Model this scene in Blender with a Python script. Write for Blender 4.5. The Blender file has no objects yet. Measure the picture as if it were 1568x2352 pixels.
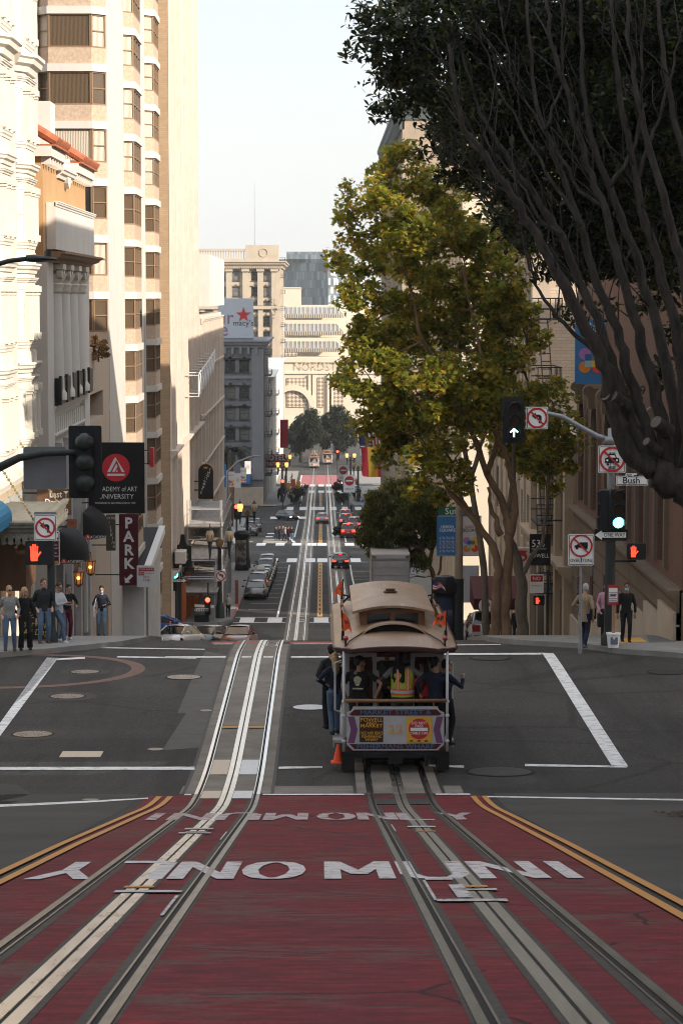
import bpy, bmesh, math, random
import numpy as np
from mathutils import Vector, Matrix, Euler
random.seed(7); RNG = np.random.default_rng(7)
SC = bpy.context.scene
COL = SC.collection
R = math.radians
# ---------------------------------------------------------------- camera, sky, sun, exposure
F = 2450.0                                   # focal length in pixels of a 682 x 1024 picture
PITCH, YAW = math.atan(216/F), math.atan(20/F)
cd = bpy.data.cameras.new('camera'); cam = bpy.data.objects.new('camera', cd); COL.objects.link(cam)
cd.sensor_fit = 'VERTICAL'; cd.sensor_height = 36; cd.lens = F/1024*36
cd.clip_start = .5; cd.clip_end = 6000
cam.rotation_euler = (math.pi/2-PITCH, 0, -YAW)
cd.dof.use_dof = True; cd.dof.focus_distance = 56; cd.dof.aperture_fstop = 9
SC.camera = cam
SUN_AZ, SUN_EL = 38.0, 25.0                  # degrees behind the right-hand side, elevation
w = bpy.data.worlds.new('World'); SC.world = w; w.use_nodes = True
nt = w.node_tree; nt.nodes.clear()
sky = nt.nodes.new('ShaderNodeTexSky'); sky.sky_type = 'NISHITA'; sky.sun_disc = False
sky.sun_elevation = R(SUN_EL); sky.sun_rotation = R(90+SUN_AZ); sky.altitude = 50
sky.air_density = 1.0; sky.dust_density = 3.0; sky.ozone_density = 1.0
bg = nt.nodes.new('ShaderNodeBackground'); bg.inputs[1].default_value = .15
wo = nt.nodes.new('ShaderNodeOutputWorld')
tcw = nt.nodes.new('ShaderNodeTexCoord'); sxw = nt.nodes.new('ShaderNodeSeparateXYZ'); rpw = nt.nodes.new('ShaderNodeValToRGB'); mxw = nt.nodes.new('ShaderNodeMix')
mxw.data_type = 'RGBA'; mxw.inputs[0].default_value = .8           # thin high haze veils the clear sky, brightened overhead out of view as fill
for i_, (p_, c_) in enumerate(((0, (4.45, 4.45, 4.36)), (.13, (3.72, 3.97, 4.10)), (.45, (5.4, 5.5, 5.6)), (1, (5.0, 5.3, 5.8)))):
    e_ = rpw.color_ramp.elements[i_] if i_ < 2 else rpw.color_ramp.elements.new(p_); e_.position = p_; e_.color = (*c_, 1)
nt.links.new(tcw.outputs['Generated'], sxw.inputs[0]); nt.links.new(sxw.outputs[2], rpw.inputs[0]); nt.links.new(sky.outputs[0], mxw.inputs[6]); nt.links.new(rpw.outputs[0], mxw.inputs[7])
nt.links.new(mxw.outputs[2], bg.inputs[0]); nt.links.new(bg.outputs[0], wo.inputs[0])
sd = bpy.data.lights.new('sun', 'SUN'); sd.energy = 4.6; sd.angle = R(.5); sd.color = (1, .89, .75)
sun = bpy.data.objects.new('sun', sd); COL.objects.link(sun)
a_, e_ = R(SUN_AZ), R(SUN_EL)
TOSUN = Vector((math.cos(e_)*math.cos(a_), -math.cos(e_)*math.sin(a_), math.sin(e_)))
sun.rotation_euler = TOSUN.to_track_quat('Z', 'Y').to_euler()
vs = SC.view_settings; vs.view_transform = 'Standard'; vs.look = 'None'; vs.exposure = 0.78; vs.gamma = 1
SC.cycles.max_bounces = 6; SC.cycles.transparent_max_bounces = 6; SC.cycles.use_denoising = True; SC.cycles.filter_width = 1.05

# ---------------------------------------------------------------- terrain profile along the street (camera at the origin)
PROF = [(-60, -8.52), (42.5, 8.94), (47.5, 9.34), (66, 9.66), (72.5, 10.22), (150, 21.75), (163, 22.75), (172, 23.15), (198, 24.5),
        (231, 26.5), (250, 27.2), (282, 28.6), (342, 31.8), (360, 32.5), (400, 33.4), (467, 36.2), (560, 39.3), (700, 41), (3000, 42)]
_yy = np.arange(-60, 3000, .5); _zz = np.interp(_yy, [p[0] for p in PROF], [p[1] for p in PROF])
_k = np.exp(-.5*(np.arange(-6, 7)*.5/1.4)**2); _k /= _k.sum()
_zz = np.convolve(np.pad(_zz, 6, 'edge'), _k, 'valid')
def H(y): return -float(np.interp(y, _yy, _zz))
CR = cam.rotation_euler.to_matrix()
S_ = 682/1568.0
def ray(xd, yd): return CR @ Vector((xd*S_-341, -(yd*S_-512), -F))       # xd, yd in a 1568-wide copy of the photograph
def at(xd, yd, Y):
    d = ray(xd, yd); return d*(Y/d.y)
def gr(xd, yd, y0=10):
    d = ray(xd, yd); d = d/d.y; y = y0
    while y < 1200:
        if d.z*y < H(y): break
        y += .1 if y < 90 else .5
    return Vector((d.x*y, y, H(y)))

# ---------------------------------------------------------------- materials
MATS = {}
def mat(name, col, rough=.7, var=.15, scale=3.0, metal=0.0, bump=0.0, bscale=None, emit=0, spec=.5, stretch=(1, 1, 1), trans=0, coat=0):
    if name in MATS: return MATS[name]
    m = bpy.data.materials.new(name); m.use_nodes = True; MATS[name] = m
    n = m.node_tree.nodes; l = m.node_tree.links; b = n['Principled BSDF']
    b.inputs['Roughness'].default_value = rough; b.inputs['Metallic'].default_value = metal
    b.inputs['Specular IOR Level'].default_value = spec if max(col) > .09 or rough < .35 or spec != .5 else .22
    if coat: b.inputs['Coat Weight'].default_value = coat
    if trans: b.inputs['Transmission Weight'].default_value = trans
    c = (*col, 1)
    if var or bump:
        tc = n.new('ShaderNodeTexCoord'); mp = n.new('ShaderNodeMapping'); mp.inputs['Scale'].default_value = stretch
        l.new(tc.outputs['Object'], mp.inputs[0])
        nz = n.new('ShaderNodeTexNoise'); nz.inputs['Scale'].default_value = scale; nz.inputs['Detail'].default_value = 6
        nz.inputs['Roughness'].default_value = .65
        l.new(mp.outputs[0], nz.inputs['Vector'])
        rp = n.new('ShaderNodeValToRGB'); e = rp.color_ramp.elements
        e[0].position = .3; e[1].position = .7
        e[0].color = (*[max(0, x*(1-var)) for x in col], 1); e[1].color = (*[min(1, x*(1+var)) for x in col], 1)
        l.new(nz.outputs[0], rp.inputs[0]); l.new(rp.outputs[0], b.inputs['Base Color'])
        if bump:
            bn = n.new('ShaderNodeBump'); bn.inputs['Strength'].default_value = bump; bn.inputs['Distance'].default_value = .02
            n2 = n.new('ShaderNodeTexNoise'); n2.inputs['Scale'].default_value = bscale or scale*8; n2.inputs['Detail'].default_value = 4
            l.new(mp.outputs[0], n2.inputs['Vector']); l.new(n2.outputs[0], bn.inputs['Height']); l.new(bn.outputs[0], b.inputs['Normal'])
    else: b.inputs['Base Color'].default_value = c
    if emit:
        b.inputs['Emission Color'].default_value = c; b.inputs['Emission Strength'].default_value = emit
    return m
class NG:                                     # terse node graph helper on a fresh principled material
    def __init__(s, name):
        s.m = bpy.data.materials.new(name); s.m.use_nodes = True; MATS[name] = s.m
        s.n = s.m.node_tree.nodes; s.l = s.m.node_tree.links; s.b = s.n['Principled BSDF']
    def node(s, t, ins=None, **kw):
        x = s.n.new('ShaderNode'+t)
        for k, v in kw.items(): setattr(x, k, v)
        for k, v in (ins or {}).items():
            if hasattr(v, 'links') or hasattr(v, 'is_linked'): s.l.new(v, x.inputs[k])
            else: x.inputs[k].default_value = v
        return x
    def obj(s, sc=(1, 1, 1), rot=(0, 0, 0)):
        t = s.node('TexCoord'); return s.node('Mapping', {0: t.outputs['Object'], 'Scale': sc, 'Rotation': rot}).outputs[0]
    def noise(s, v, scale, det=5, rough=.6): return s.node('TexNoise', {'Vector': v, 'Scale': scale, 'Detail': det, 'Roughness': rough}).outputs[0]
    def ramp(s, f, stops):
        x = s.node('ValToRGB', {0: f}); e = x.color_ramp.elements
        while len(e) < len(stops): e.new(.5)
        for i, (p, c) in enumerate(stops): e[i].position = p; e[i].color = (*c, 1) if len(c) == 3 else c
        return x.outputs[0]
    def mix(s, f, a, b, bt='MIX'):
        x = s.node('Mix', data_type='RGBA', blend_type=bt)
        for i, v in ((0, f), (6, a), (7, b)):
            if hasattr(v, 'is_linked'): s.l.new(v, x.inputs[i])
            else: x.inputs[i].default_value = (*v, 1) if isinstance(v, tuple) and len(v) == 3 else v
        return x.outputs[2]
    def math(s, op, a, b=0.0):
        x = s.node('Math', operation=op)
        for i, v in ((0, a), (1, b)):
            if hasattr(v, 'is_linked'): s.l.new(v, x.inputs[i])
            else: x.inputs[i].default_value = v
        return x.outputs[0]
    def out(s, col, rough=.8, bump=None, bs=.3, spec=.5, metal=0, dist=.02):
        if hasattr(col, 'is_linked'): s.l.new(col, s.b.inputs['Base Color'])
        else: s.b.inputs['Base Color'].default_value = (*col, 1)
        if hasattr(rough, 'is_linked'): s.l.new(rough, s.b.inputs['Roughness'])
        else: s.b.inputs['Roughness'].default_value = rough
        s.b.inputs['Specular IOR Level'].default_value = spec; s.b.inputs['Metallic'].default_value = metal
        if bump is not None:
            bn = s.node('Bump', {'Height': bump, 'Strength': bs, 'Distance': dist}); s.l.new(bn.outputs[0], s.b.inputs['Normal'])
        return s.m
def BW(f, g, p0, p1): return g.ramp(f, [(p0, (0, 0, 0)), (p1, (1, 1, 1))])

# ---------------------------------------------------------------- mesh helpers
class MB:
    def __init__(s): s.v = []; s.f = []; s.mi = []; s.n = 0
    def add(s, vs, fs, mi=0):
        k = len(s.v); s.v.extend(tuple(v) for v in vs)
        for f in fs: s.f.append(tuple(i+k for i in f)); s.mi.append(mi)
        return s
    def box(s, c, d, mi=0, M=None):
        x, y, z = d[0]/2, d[1]/2, d[2]/2; c = Vector(c)
        vs = [Vector((a*x, b*y, e*z)) for a in (-1, 1) for b in (-1, 1) for e in (-1, 1)]
        vs = [((M @ v) if M else v)+c for v in vs]
        return s.add(vs, [(0, 1, 3, 2), (4, 6, 7, 5), (0, 4, 5, 1), (2, 3, 7, 6), (0, 2, 6, 4), (1, 5, 7, 3)], mi)
    def bx(s, x0, x1, y0, y1, z0, z1, mi=0): return s.box(((x0+x1)/2, (y0+y1)/2, (z0+z1)/2), (x1-x0, y1-y0, z1-z0), mi)
    def tube(s, pts, r, n=8, mi=0, caps=True):
        pts = [Vector(p) for p in pts]; k = len(pts)
        rr = r if isinstance(r, (list, tuple)) else [r]*k
        vs = []; up = None
        for i, p in enumerate(pts):
            t = (pts[min(i+1, k-1)]-pts[max(i-1, 0)]).normalized()
            if up is None: up = Vector((0, 0, 1)) if abs(t.z) < .9 else Vector((1, 0, 0))
            a = t.cross(up).normalized(); b = a.cross(t).normalized(); up = b
            for j in range(n):
                q = 2*math.pi*j/n; vs.append(p+(a*math.cos(q)+b*math.sin(q))*rr[i])
        fs = [(i*n+j, i*n+(j+1) % n, (i+1)*n+(j+1) % n, (i+1)*n+j) for i in range(k-1) for j in range(n)]
        if caps: fs += [tuple(range(n-1, -1, -1)), tuple((k-1)*n+j for j in range(n))]
        return s.add(vs, fs, mi)
    def lathe(s, prof, c=(0, 0, 0), n=16, mi=0, axis='Z'):
        vs = []; c = Vector(c)
        for r, z in prof:
            for j in range(n):
                q = 2*math.pi*j/n; p = (r*math.cos(q), r*math.sin(q), z)
                if axis == 'Y': p = (p[0], p[2], p[1])
                if axis == 'X': p = (p[2], p[0], p[1])
                vs.append(Vector(p)+c)
        k = len(prof)
        fs = [(i*n+j, i*n+(j+1) % n, (i+1)*n+(j+1) % n, (i+1)*n+j) for i in range(k-1) for j in range(n)]
        fs += [tuple(range(n-1, -1, -1)), tuple((k-1)*n+j for j in range(n))]
        return s.add(vs, fs, mi)
    def sph(s, c, r, nu=12, nv=8, mi=0, M=None):
        if not isinstance(r, (tuple, list)): r = (r, r, r)
        vs = []; c = Vector(c)
        for i in range(nv+1):
            t = math.pi*i/nv
            for j in range(nu):
                q = 2*math.pi*j/nu
                p = Vector((r[0]*math.sin(t)*math.cos(q), r[1]*math.sin(t)*math.sin(q), r[2]*math.cos(t)))
                vs.append((M @ p if M else p)+c)
        return s.add(vs, [(i*nu+j, (i+1)*nu+j, (i+1)*nu+(j+1) % nu, i*nu+(j+1) % nu) for i in range(nv) for j in range(nu)], mi)
    def prism(s, poly, o, u, v, w, mi=0):      # polygon (a,b) -> o+a*u+b*v, extruded by vector w
        o, u, v, w = Vector(o), Vector(u), Vector(v), Vector(w); n = len(poly)
        vs = [o+u*a+v*b for a, b in poly]; vs += [p+w for p in vs]
        return s.add(vs, [tuple(range(n)), tuple(range(2*n-1, n-1, -1))]+[(i, i+n, (i+1) % n+n, (i+1) % n) for i in range(n)], mi)
    def poly(s, poly, o, u, v, mi=0):
        o, u, v = Vector(o), Vector(u), Vector(v)
        return s.add([o+u*a+v*b for a, b in poly], [tuple(range(len(poly)))], mi)
    def loft(s, rings, mi=0, close=True, caps=True):
        n = len(rings[0]); vs = [p for r in rings for p in r]; k = len(rings)
        m = n if close else n-1
        fs = [(i*n+j, i*n+(j+1) % n, (i+1)*n+(j+1) % n, (i+1)*n+j) for i in range(k-1) for j in range(m)]
        if caps and close: fs += [tuple(range(n-1, -1, -1)), tuple((k-1)*n+j for j in range(n))]
        return s.add(vs, fs, mi)
    def text(s, t, o, u, v, size, mi=0, align='CENTER', bold=0, squeeze=1.0, italic=0):
        vs, fs = textmesh(t, align, bold)
        o, u, v = Vector(o), Vector(u), Vector(v)
        return s.add([o+u*((a+italic*b)*size*squeeze)+v*(b*size) for a, b in vs], fs, mi)
    def build(s, name, mats, parent=None, smooth=False, angle=None, fix=True):
        me = bpy.data.meshes.new(name)
        off = parent.matrix_world_loc if hasattr(parent, 'matrix_world_loc') else (WL.get(parent.name, Vector()) if parent else Vector())
        me.from_pydata([Vector(v)-off for v in s.v], [], s.f)
        for m in (mats if isinstance(mats, (list, tuple)) else [mats]): me.materials.append(m)
        if len(me.polygons) == len(s.mi): me.polygons.foreach_set('material_index', s.mi)
        if fix:
            bm = bmesh.new(); bm.from_mesh(me); bmesh.ops.recalc_face_normals(bm, faces=bm.faces); bm.to_mesh(me); bm.free()
        if smooth or angle:
            me.polygons.foreach_set('use_smooth', [True]*len(me.polygons))
            if angle: me.set_sharp_from_angle(angle=R(angle))
        o = bpy.data.objects.new(name, me); COL.objects.link(o)
        if parent: o.parent = parent; WL[o.name] = off.copy()
        return o
WL = {}                                       # world position of every parent
_TM = {}
def textmesh(t, align='CENTER', bold=0):
    k = (t, align, bold)
    if k not in _TM:
        c = bpy.data.curves.new('lettering', 'FONT'); c.body = t; c.align_x = align; c.align_y = 'CENTER'; c.size = 1.0; c.resolution_u = 2; c.offset = bold
        o = bpy.data.objects.new('lettering', c)
        me = bpy.data.meshes.new_from_object(o)
        _TM[k] = ([(v.co.x, v.co.y) for v in me.vertices], [tuple(p.vertices) for p in me.polygons])
        bpy.data.objects.remove(o); bpy.data.curves.remove(c); bpy.data.meshes.remove(me)
    return _TM[k]
def tag(o, label=None, cat=None, group=None, kind=None):
    if label: o['label'] = label
    if cat: o['category'] = cat
    if group: o['group'] = group
    if kind: o['kind'] = kind
    return o
def thing(name, label, cat, loc, rz=0, group=None):
    o = bpy.data.objects.new(name, None); COL.objects.link(o); o.empty_display_size = .2
    o.location = loc; o.rotation_euler = (0, 0, rz); WL[o.name] = Vector((0, 0, 0)) if rz is None else Vector(loc)
    return tag(o, label, cat, group)
def local(o): WL[o.name] = Vector((0, 0, 0)); return o    # children of this thing are modelled in its own coordinates
def lthing(*a, **k): return local(thing(*a, **k))
KIDS = {}
def copy_tree(o, loc=None, rz=None, label=None, group=None, parent=None):
    c = o.copy(); COL.objects.link(c)
    if parent: c.parent = parent
    for ch in o.children: copy_tree(ch, parent=c)
    if loc is not None: c.location = loc
    if rz is not None: c.rotation_euler = (0, 0, rz)
    if label: c['label'] = label
    if group: c['group'] = group
    return c
def conform(polys, dz, name, mats, step=1.0, side=0, parent=None, mi=None):
    """flat (x,y) polygons draped over the street profile; side>0 gives them a skirt of that depth"""
    bm = bmesh.new()
    for i, pl in enumerate(polys):
        f = bm.faces.new([bm.verts.new((p[0], p[1], 0)) for p in pl])
        if mi: f.material_index = mi[i]
    ys = [v.co.y for v in bm.verts]; y = math.ceil(min(ys)/step)*step
    while y < max(ys):
        bmesh.ops.bisect_plane(bm, geom=bm.verts[:]+bm.edges[:]+bm.faces[:], plane_co=(0, y, 0), plane_no=(0, 1, 0), dist=1e-5)
        y += step if y < 80 else step*3
    bmesh.ops.recalc_face_normals(bm, faces=bm.faces)
    for f in bm.faces:
        if f.normal.z < 0: f.normal_flip()
    if side:
        be = [e for e in bm.edges if len(e.link_faces) == 1]
        r = bmesh.ops.extrude_edge_only(bm, edges=be)
        low = [g for g in r['geom'] if isinstance(g, bmesh.types.BMVert)]; ls = set(low)
        for v in bm.verts: v.co.z = H(v.co.y)+(dz-side if v in ls else dz)
    else:
        for v in bm.verts: v.co.z = H(v.co.y)+dz
    me = bpy.data.meshes.new(name); bm.to_mesh(me); bm.free()
    for m in (mats if isinstance(mats, (list, tuple)) else [mats]): me.materials.append(m)
    o = bpy.data.objects.new(name, me); COL.objects.link(o)
    if parent: o.parent = parent
    return o
def rect(x0, x1, y0, y1): return [(x0, y0), (x1, y0), (x1, y1), (x0, y1)]
def struct(o): o['kind'] = 'structure'; return o
X, Y_, Z = Vector((1, 0, 0)), Vector((0, 1, 0)), Vector((0, 0, 1))
# ================================================================ SETTING: ground, roads, pavements, markings, rails
g = NG('asphalt'); v = g.obj()
n1 = g.noise(v, .35, 6); n2 = g.noise(v, 9, 3); n3 = g.noise(g.obj((.25, 1.2, 1)), .8, 5)
c = g.ramp(n1, [(.3, (.012, .0118, .0118)), (.7, (.028, .0265, .025))])
c = g.mix(g.math('MULTIPLY', BW(n3, g, .45, .75), .5), c, (.050, .045, .040))
vo = g.node('TexVoronoi', {'Vector': g.mix(.16, v, g.node('TexNoise', {'Vector': v, 'Scale': 1.1}).outputs[1]), 'Scale': .22}, feature='DISTANCE_TO_EDGE').outputs[0]
crack = g.math('MULTIPLY', g.math('LESS_THAN', vo, .016), g.math('GREATER_THAN', g.noise(v, .12, 2), .42))
c = g.mix(crack, c, (.006, .006, .006)); c = g.mix(BW(g.noise(v, 24, 2), g, .35, .72), c, g.mix(.55, c, (.10, .095, .09)))
c = g.mix(g.math('MULTIPLY', g.math('GREATER_THAN', n2, .63), .4), c, (.10, .09, .085))
pt = g.node('TexVoronoi', {'Vector': g.mix(.04, v, g.node('TexNoise', {'Vector': v, 'Scale': 2.5}).outputs[1]), 'Scale': .17}, distance='CHEBYCHEV').outputs[1]
pr = g.node('SeparateColor', {0: pt}).outputs[0]; c = g.mix(1.0, c, g.ramp(pr, [(0, (.70, .70, .71)), (.45, (.95, .95, .95)), (.8, (1.05, 1.04, 1.02)), (1, (1.5, 1.48, 1.42))]), 'MULTIPLY')
tx = g.node('SeparateXYZ', {0: v}).outputs[0]; oil = g.math('MULTIPLY', BW(g.noise(g.obj((1.6, .16, 1)), .7, 5), g, .48, .66), .5); c = g.mix(oil, c, (.009, .0088, .0085))
ASPH = g.out(c, .84, g.noise(v, 40, 3), .35, .28)
g = NG('old_concrete'); v = g.obj()
c = g.ramp(g.noise(v, 1.2, 6), [(.3, (.13, .112, .095)), (.72, (.23, .205, .175))])
c = g.mix(BW(g.noise(g.obj((.3, 6, 1)), 3, 4), g, .55, .8), c, (.11, .098, .085))
CONC = g.out(c, .85, g.noise(v, 30, 3), .3, .3)
g = NG('grey_slab'); v = g.obj()
c = g.ramp(g.noise(v, .5, 6), [(.3, (.032, .031, .030)), (.72, (.062, .060, .056))])
c = g.mix(BW(g.noise(g.obj((.5, .15, 1)), .9, 3), g, .5, .75), c, (.05, .045, .04))
SLAB = g.out(c, .82, g.noise(v, 30, 3), .25, .3)
g = NG('red_lane_paint'); v = g.obj()
c = g.ramp(g.noise(g.obj((1.5, 3.4, 1)), 1.7, 10, .82), [(.36, (.060, .005, .009)), (.5, (.17, .011, .018)), (.66, (.31, .027, .038))]); c = g.mix(g.math('MULTIPLY', BW(g.noise(v, .45, 4), g, .35, .65), .35), c, (.075, .010, .015))
st = g.noise(g.obj((.8, 2.6, 1)), 2.0, 9, .8)
c = g.mix(g.math('MULTIPLY', BW(st, g, .52, .64), .6), c, (.105, .026, .028))
st2 = g.noise(g.obj((.9, 9, 1)), 1.6, 6, .75)
c = g.mix(g.math('MULTIPLY', BW(st2, g, .48, .58), .55), c, (.05, .008, .012))
big = g.noise(g.obj((.6, .8, 1)), .8, 4)
c = g.mix(g.math('MULTIPLY', BW(big, g, .50, .58), g.math('MULTIPLY', BW(st, g, .49, .53), .8)), c, (.10, .066, .052))
c = g.mix(BW(g.noise(v, 22, 2), g, .4, .75), c, g.mix(.5, c, (.06, .012, .016)))
cv = g.node('TexVoronoi', {'Vector': g.mix(.2, v, g.node('TexNoise', {'Vector': v, 'Scale': 1.3}).outputs[1]), 'Scale': .28}, feature='DISTANCE_TO_EDGE').outputs[0]
c = g.mix(g.math('MULTIPLY', g.math('LESS_THAN', cv, .005), g.math('GREATER_THAN', g.noise(v, .3, 2), .5)), c, (.03, .008, .010))
RED = g.out(c, .8, st2, .5, .2)
def paint(name, col, wear=.5, under=(.07, .065, .06), sc=(2, 9, 2)):
    g = NG(name); f = g.noise(g.obj(sc), 1.6, 9, .8)
    return g.out(g.mix(BW(f, g, wear+.12, wear+.2), g.mix(g.noise(g.obj(), 3, 4), col, tuple(x*.8 for x in col)), under), .65)
WHITE = paint('white_road_paint', (.78, .78, .77), .40)
WHITEF = paint('fresh_white_paint', (.80, .80, .79), .5)
YEL = paint('yellow_road_paint', (.50, .22, .035), .46, (.12, .04, .035))
YELF = paint('yellow_line_paint', (.55, .27, .05), .55)
REDF = mat('red_painted_strip', (.30, .055, .045), .7, .25, 2)
def steel(name, col, r):
    g = NG(name); n = g.noise(g.obj((3, .4, 1)), 4, 4)
    return g.out(g.mix(n, col, tuple(x*.8 for x in col)), g.ramp(n, [(.3, (r, r, r)), (.7, (r+.12, r+.12, r+.12))]), metal=1)
STEEL = steel('polished_rail_steel', (.78, .77, .76), .16)
PLATE = steel('slot_plate_steel', (.76, .71, .64), .24)
DIMST = steel('dark_reflection_rail_steel', (.20, .18, .155), .3); DIMPL = steel('dark_reflection_plate_steel', (.30, .27, .225), .35)  # darkened colour stands in for dark reflections on slope rails and right plates
DARKIRON = mat('dark_groove', (.012, .011, .011), .8, .2, 5)
g = NG('cast_iron'); vv = g.obj(); q_ = g.node('TexVoronoi', {'Vector': vv, 'Scale': 13.0}, feature='DISTANCE_TO_EDGE').outputs[0]
c = g.mix(BW(q_, g, .05, .16), (.05, .042, .036), (.40, .34, .27)); c = g.mix(g.math('MULTIPLY', g.noise(vv, 4, 4), .6), c, (.12, .10, .08)); CAST = g.out(c, .45, q_, .6, .5, .55)
CASTD = mat('dark_cast_iron', (.05, .048, .046), .6, .3, 22, metal=.5, bump=.8, bscale=28)
SIDEW = mat('pavement_concrete', (.20, .195, .185), .8, .22, 1.4, bump=.2)
KERB = mat('kerb_stone', (.16, .15, .135), .8, .3, 4, bump=.3)
EARTH = mat('city_ground', (.09, .085, .08), .9, .2, .2)

LT, RT = -1.72, 1.42                          # the two cable car tracks
ys = [-60]+list(np.arange(-40, 90, 2.0))+list(np.arange(90, 720, 10.0))+[900, 1500, 3000]
m = MB(); m.loft([[(-900, y, H(y)-.3), (900, y, H(y)-.3)] for y in ys], close=False)
struct(m.build('ground', EARTH, fix=False))
rd = [rect(-7, 7, -40, 46), rect(-130, 130, 46, 66), rect(-9, 9, 66, 148), rect(-130, 130, 148, 171), rect(-6.4, 6.4, 171, 248),
      rect(-130, 130, 248, 284), rect(-10, 7.5, 284, 356), rect(-130, 130, 356, 386), rect(-10, 10, 386, 700)]
struct(conform(rd, 0, 'road', ASPH, 1.0))
# lighter worn slabs each side of the red lanes, on the slope
struct(conform([rect(-7, -3.35, -40, 44.2), rect(3.15, 7, -40, 44.2)], .004, 'gutter_lane', SLAB, 1.0))
# a resurfaced strip beside the left track, and an older patch
def gp(*pts): return [tuple(gr(x, y).xy) for x, y in pts]
struct(conform([gp((472, 1498), (530, 1508), (512, 1560), (500, 1612), (492, 1640), (408, 1640), (440, 1562)),
        gp((428, 1640), (487, 1640), (470, 1718), (372, 1726)), ], .003, 'road_patch', mat('patch_asphalt', (.080, .076, .072), .75, .2, 2), 1.0))
struct(conform([gp((0, 1803), (40, 1806), (66, 1822), (64, 1838), (30, 1848), (0, 1854))], .004, 'road_patch', SLAB))
# red lanes
struct(conform([rect(-3.18, 2.98, -30, 43.8)], .006, 'red_transit_lane', RED, 1.0))
struct(conform([rect(-2.6, LT-.82, 44.2, 45.4), rect(LT+.82, RT-.82, 44.2, 45.4), rect(RT+.82, 2.6, 44.2, 45.4)], .004, 'concrete_strip', CONC, 1.0))
# concrete beds of the tracks
struct(conform([rect(t-.80, t+.80, a, b) for t in (LT, RT) for a, b in ((44.2, 70.3), (71.6, 468))], .004, 'track_bed', CONC, 1.0))
struct(conform([rect(-3.2, LT-.81, 70.3, 71.6), rect(LT+.81, RT-.81, 70.3, 71.6), rect(LT-.79, LT-.62, 70.3, 71.6), rect(LT-.5, LT-.12, 70.3, 71.6)], .008, 'red_painted_strip', REDF, .5))
struct(conform([rect(-4.4, 4.0, 468, 520)], .006, 'red_transit_lane', mat('far_red_lane', (.30, .075, .085), .7, .2, .5)))
struct(conform([rect(t+s*.81-.03, t+s*.81+.035, a, b) for t in (LT, RT) for s in (-1, 1) for a, b in ((44.2, 70), (172, 300))], .007, 'tar_seam', paint('tar_seam', (.012, .011, .011), .44, (.06, .055, .05), (6, 2, 2)), 1.0))
# rails: bright head, dark groove, thin guard; slot plates and the slot between
hd, gv, gd, pl, sl, edge = [], [], [], [], [], []
for t in (LT, RT):
    for s in (-1, 1):
        e = t+s*.5335
        hd.append(rect(*sorted((e, e+s*.065)), -30, 640)); gv.append(rect(*sorted((e, e-s*.045)), -30, 640)); gd.append(rect(*sorted((e-s*.045, e-s*.062)), -30, 640))
        pl.append(rect(*sorted((t+s*.014, t+s*.105)), -30, 640))
        edge.append(rect(*sorted((t+s*.105, t+s*.15)), -30, 44))
    sl.append(rect(t-.014, t+.014, -30, 640))
def cut(qs, a, b): return [rect(q[0][0], q[1][0], a, b) for q in qs]
for nm, qs, zz, sd_, m1, m2 in (('rail', hd+gd, .020, .03, DIMST, STEEL), ('slot_plate', pl[:2], .016, .02, PLATE, PLATE), ('slot_plate', pl[2:], .016, .02, DIMPL, PLATE)):
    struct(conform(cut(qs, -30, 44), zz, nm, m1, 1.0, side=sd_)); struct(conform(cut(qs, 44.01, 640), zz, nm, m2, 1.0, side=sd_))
struct(conform(gv+sl, .010, 'rail_groove', DARKIRON, 1.0))
struct(conform([rect(t+s*.5335-s*.02-.11, t+s*.5335-s*.02+.11, -30, 43.5) for t in (LT, RT) for s in (-1, 1)], .009, 'rail_edging', mat('tar_edge', (.040, .034, .030), .7, .5, 6), 1.0)); struct(conform(edge, .010, 'rail_edging', mat('tar_edge', (.045, .038, .034), .7, .5, 6), 1.0))
# thin hatch lines across the tracks
hl = []
for y in (174.3, 176, 178.6, 187, 198, 213, 230, 246, 262, 296, 318):
    hl.append(rect(LT+.12, LT+.46, y, y+.25))
    if y > 215: hl.append(rect(RT-.46, RT-.12, y, y+.25))
for k in range(6): hl.append(rect(LT+.14, LT+.44, 69.0+k*.45, 69.07+k*.45))
for s in (.14, .42): hl.append(rect(LT+s, LT+s+.025, 69.0, 71.3))
struct(conform(hl, .012, 'hatch_frame', STEEL, 1.0))
def steelplate(q, m, nm='steel_hatch'):
    o = conform([q], .022, nm, m, .5, side=.02); return o
HB = mat('hatch_beige', (.52, .44, .35), .45, .12, 9, metal=.6, bump=.5, bscale=60, stretch=(1, 6, 1)); HG = mat('hatch_grey', (.50, .52, .55), .4, .1, 9, metal=.6, bump=.4, bscale=50)
for i, (q, m_, lb) in enumerate(((rect(LT-.46, LT-.115, 47.0, 48.9), HB, 'beige steel hatch plate left of the slot, farther pair'), (rect(LT+.115, LT+.46, 47.0, 48.9), HG, 'bluish steel hatch plate right of the slot, farther pair'),
        (rect(LT-.46, LT-.115, 43.3, 44.5), HB, 'beige steel hatch plate left of the slot, nearer pair at the red lane'), (rect(LT+.115, LT+.46, 43.3, 44.5), HG, 'bluish steel hatch plate right of the slot, nearer pair at the red lane'))):
    tag(steelplate(q, m_), lb, 'hatch plate', 'steel hatch plates in the left track')
for t in (-1, 1):
    tag(steelplate(rect(RT+t*.29-.18, RT+t*.29+.18, 42.0, 43.2), CASTD, 'steel_grate'), 'dark ribbed grate in the right track, %s of its slot' % ('left' if t < 0 else 'right'), 'grate', 'dark grates in the right track')
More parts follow.
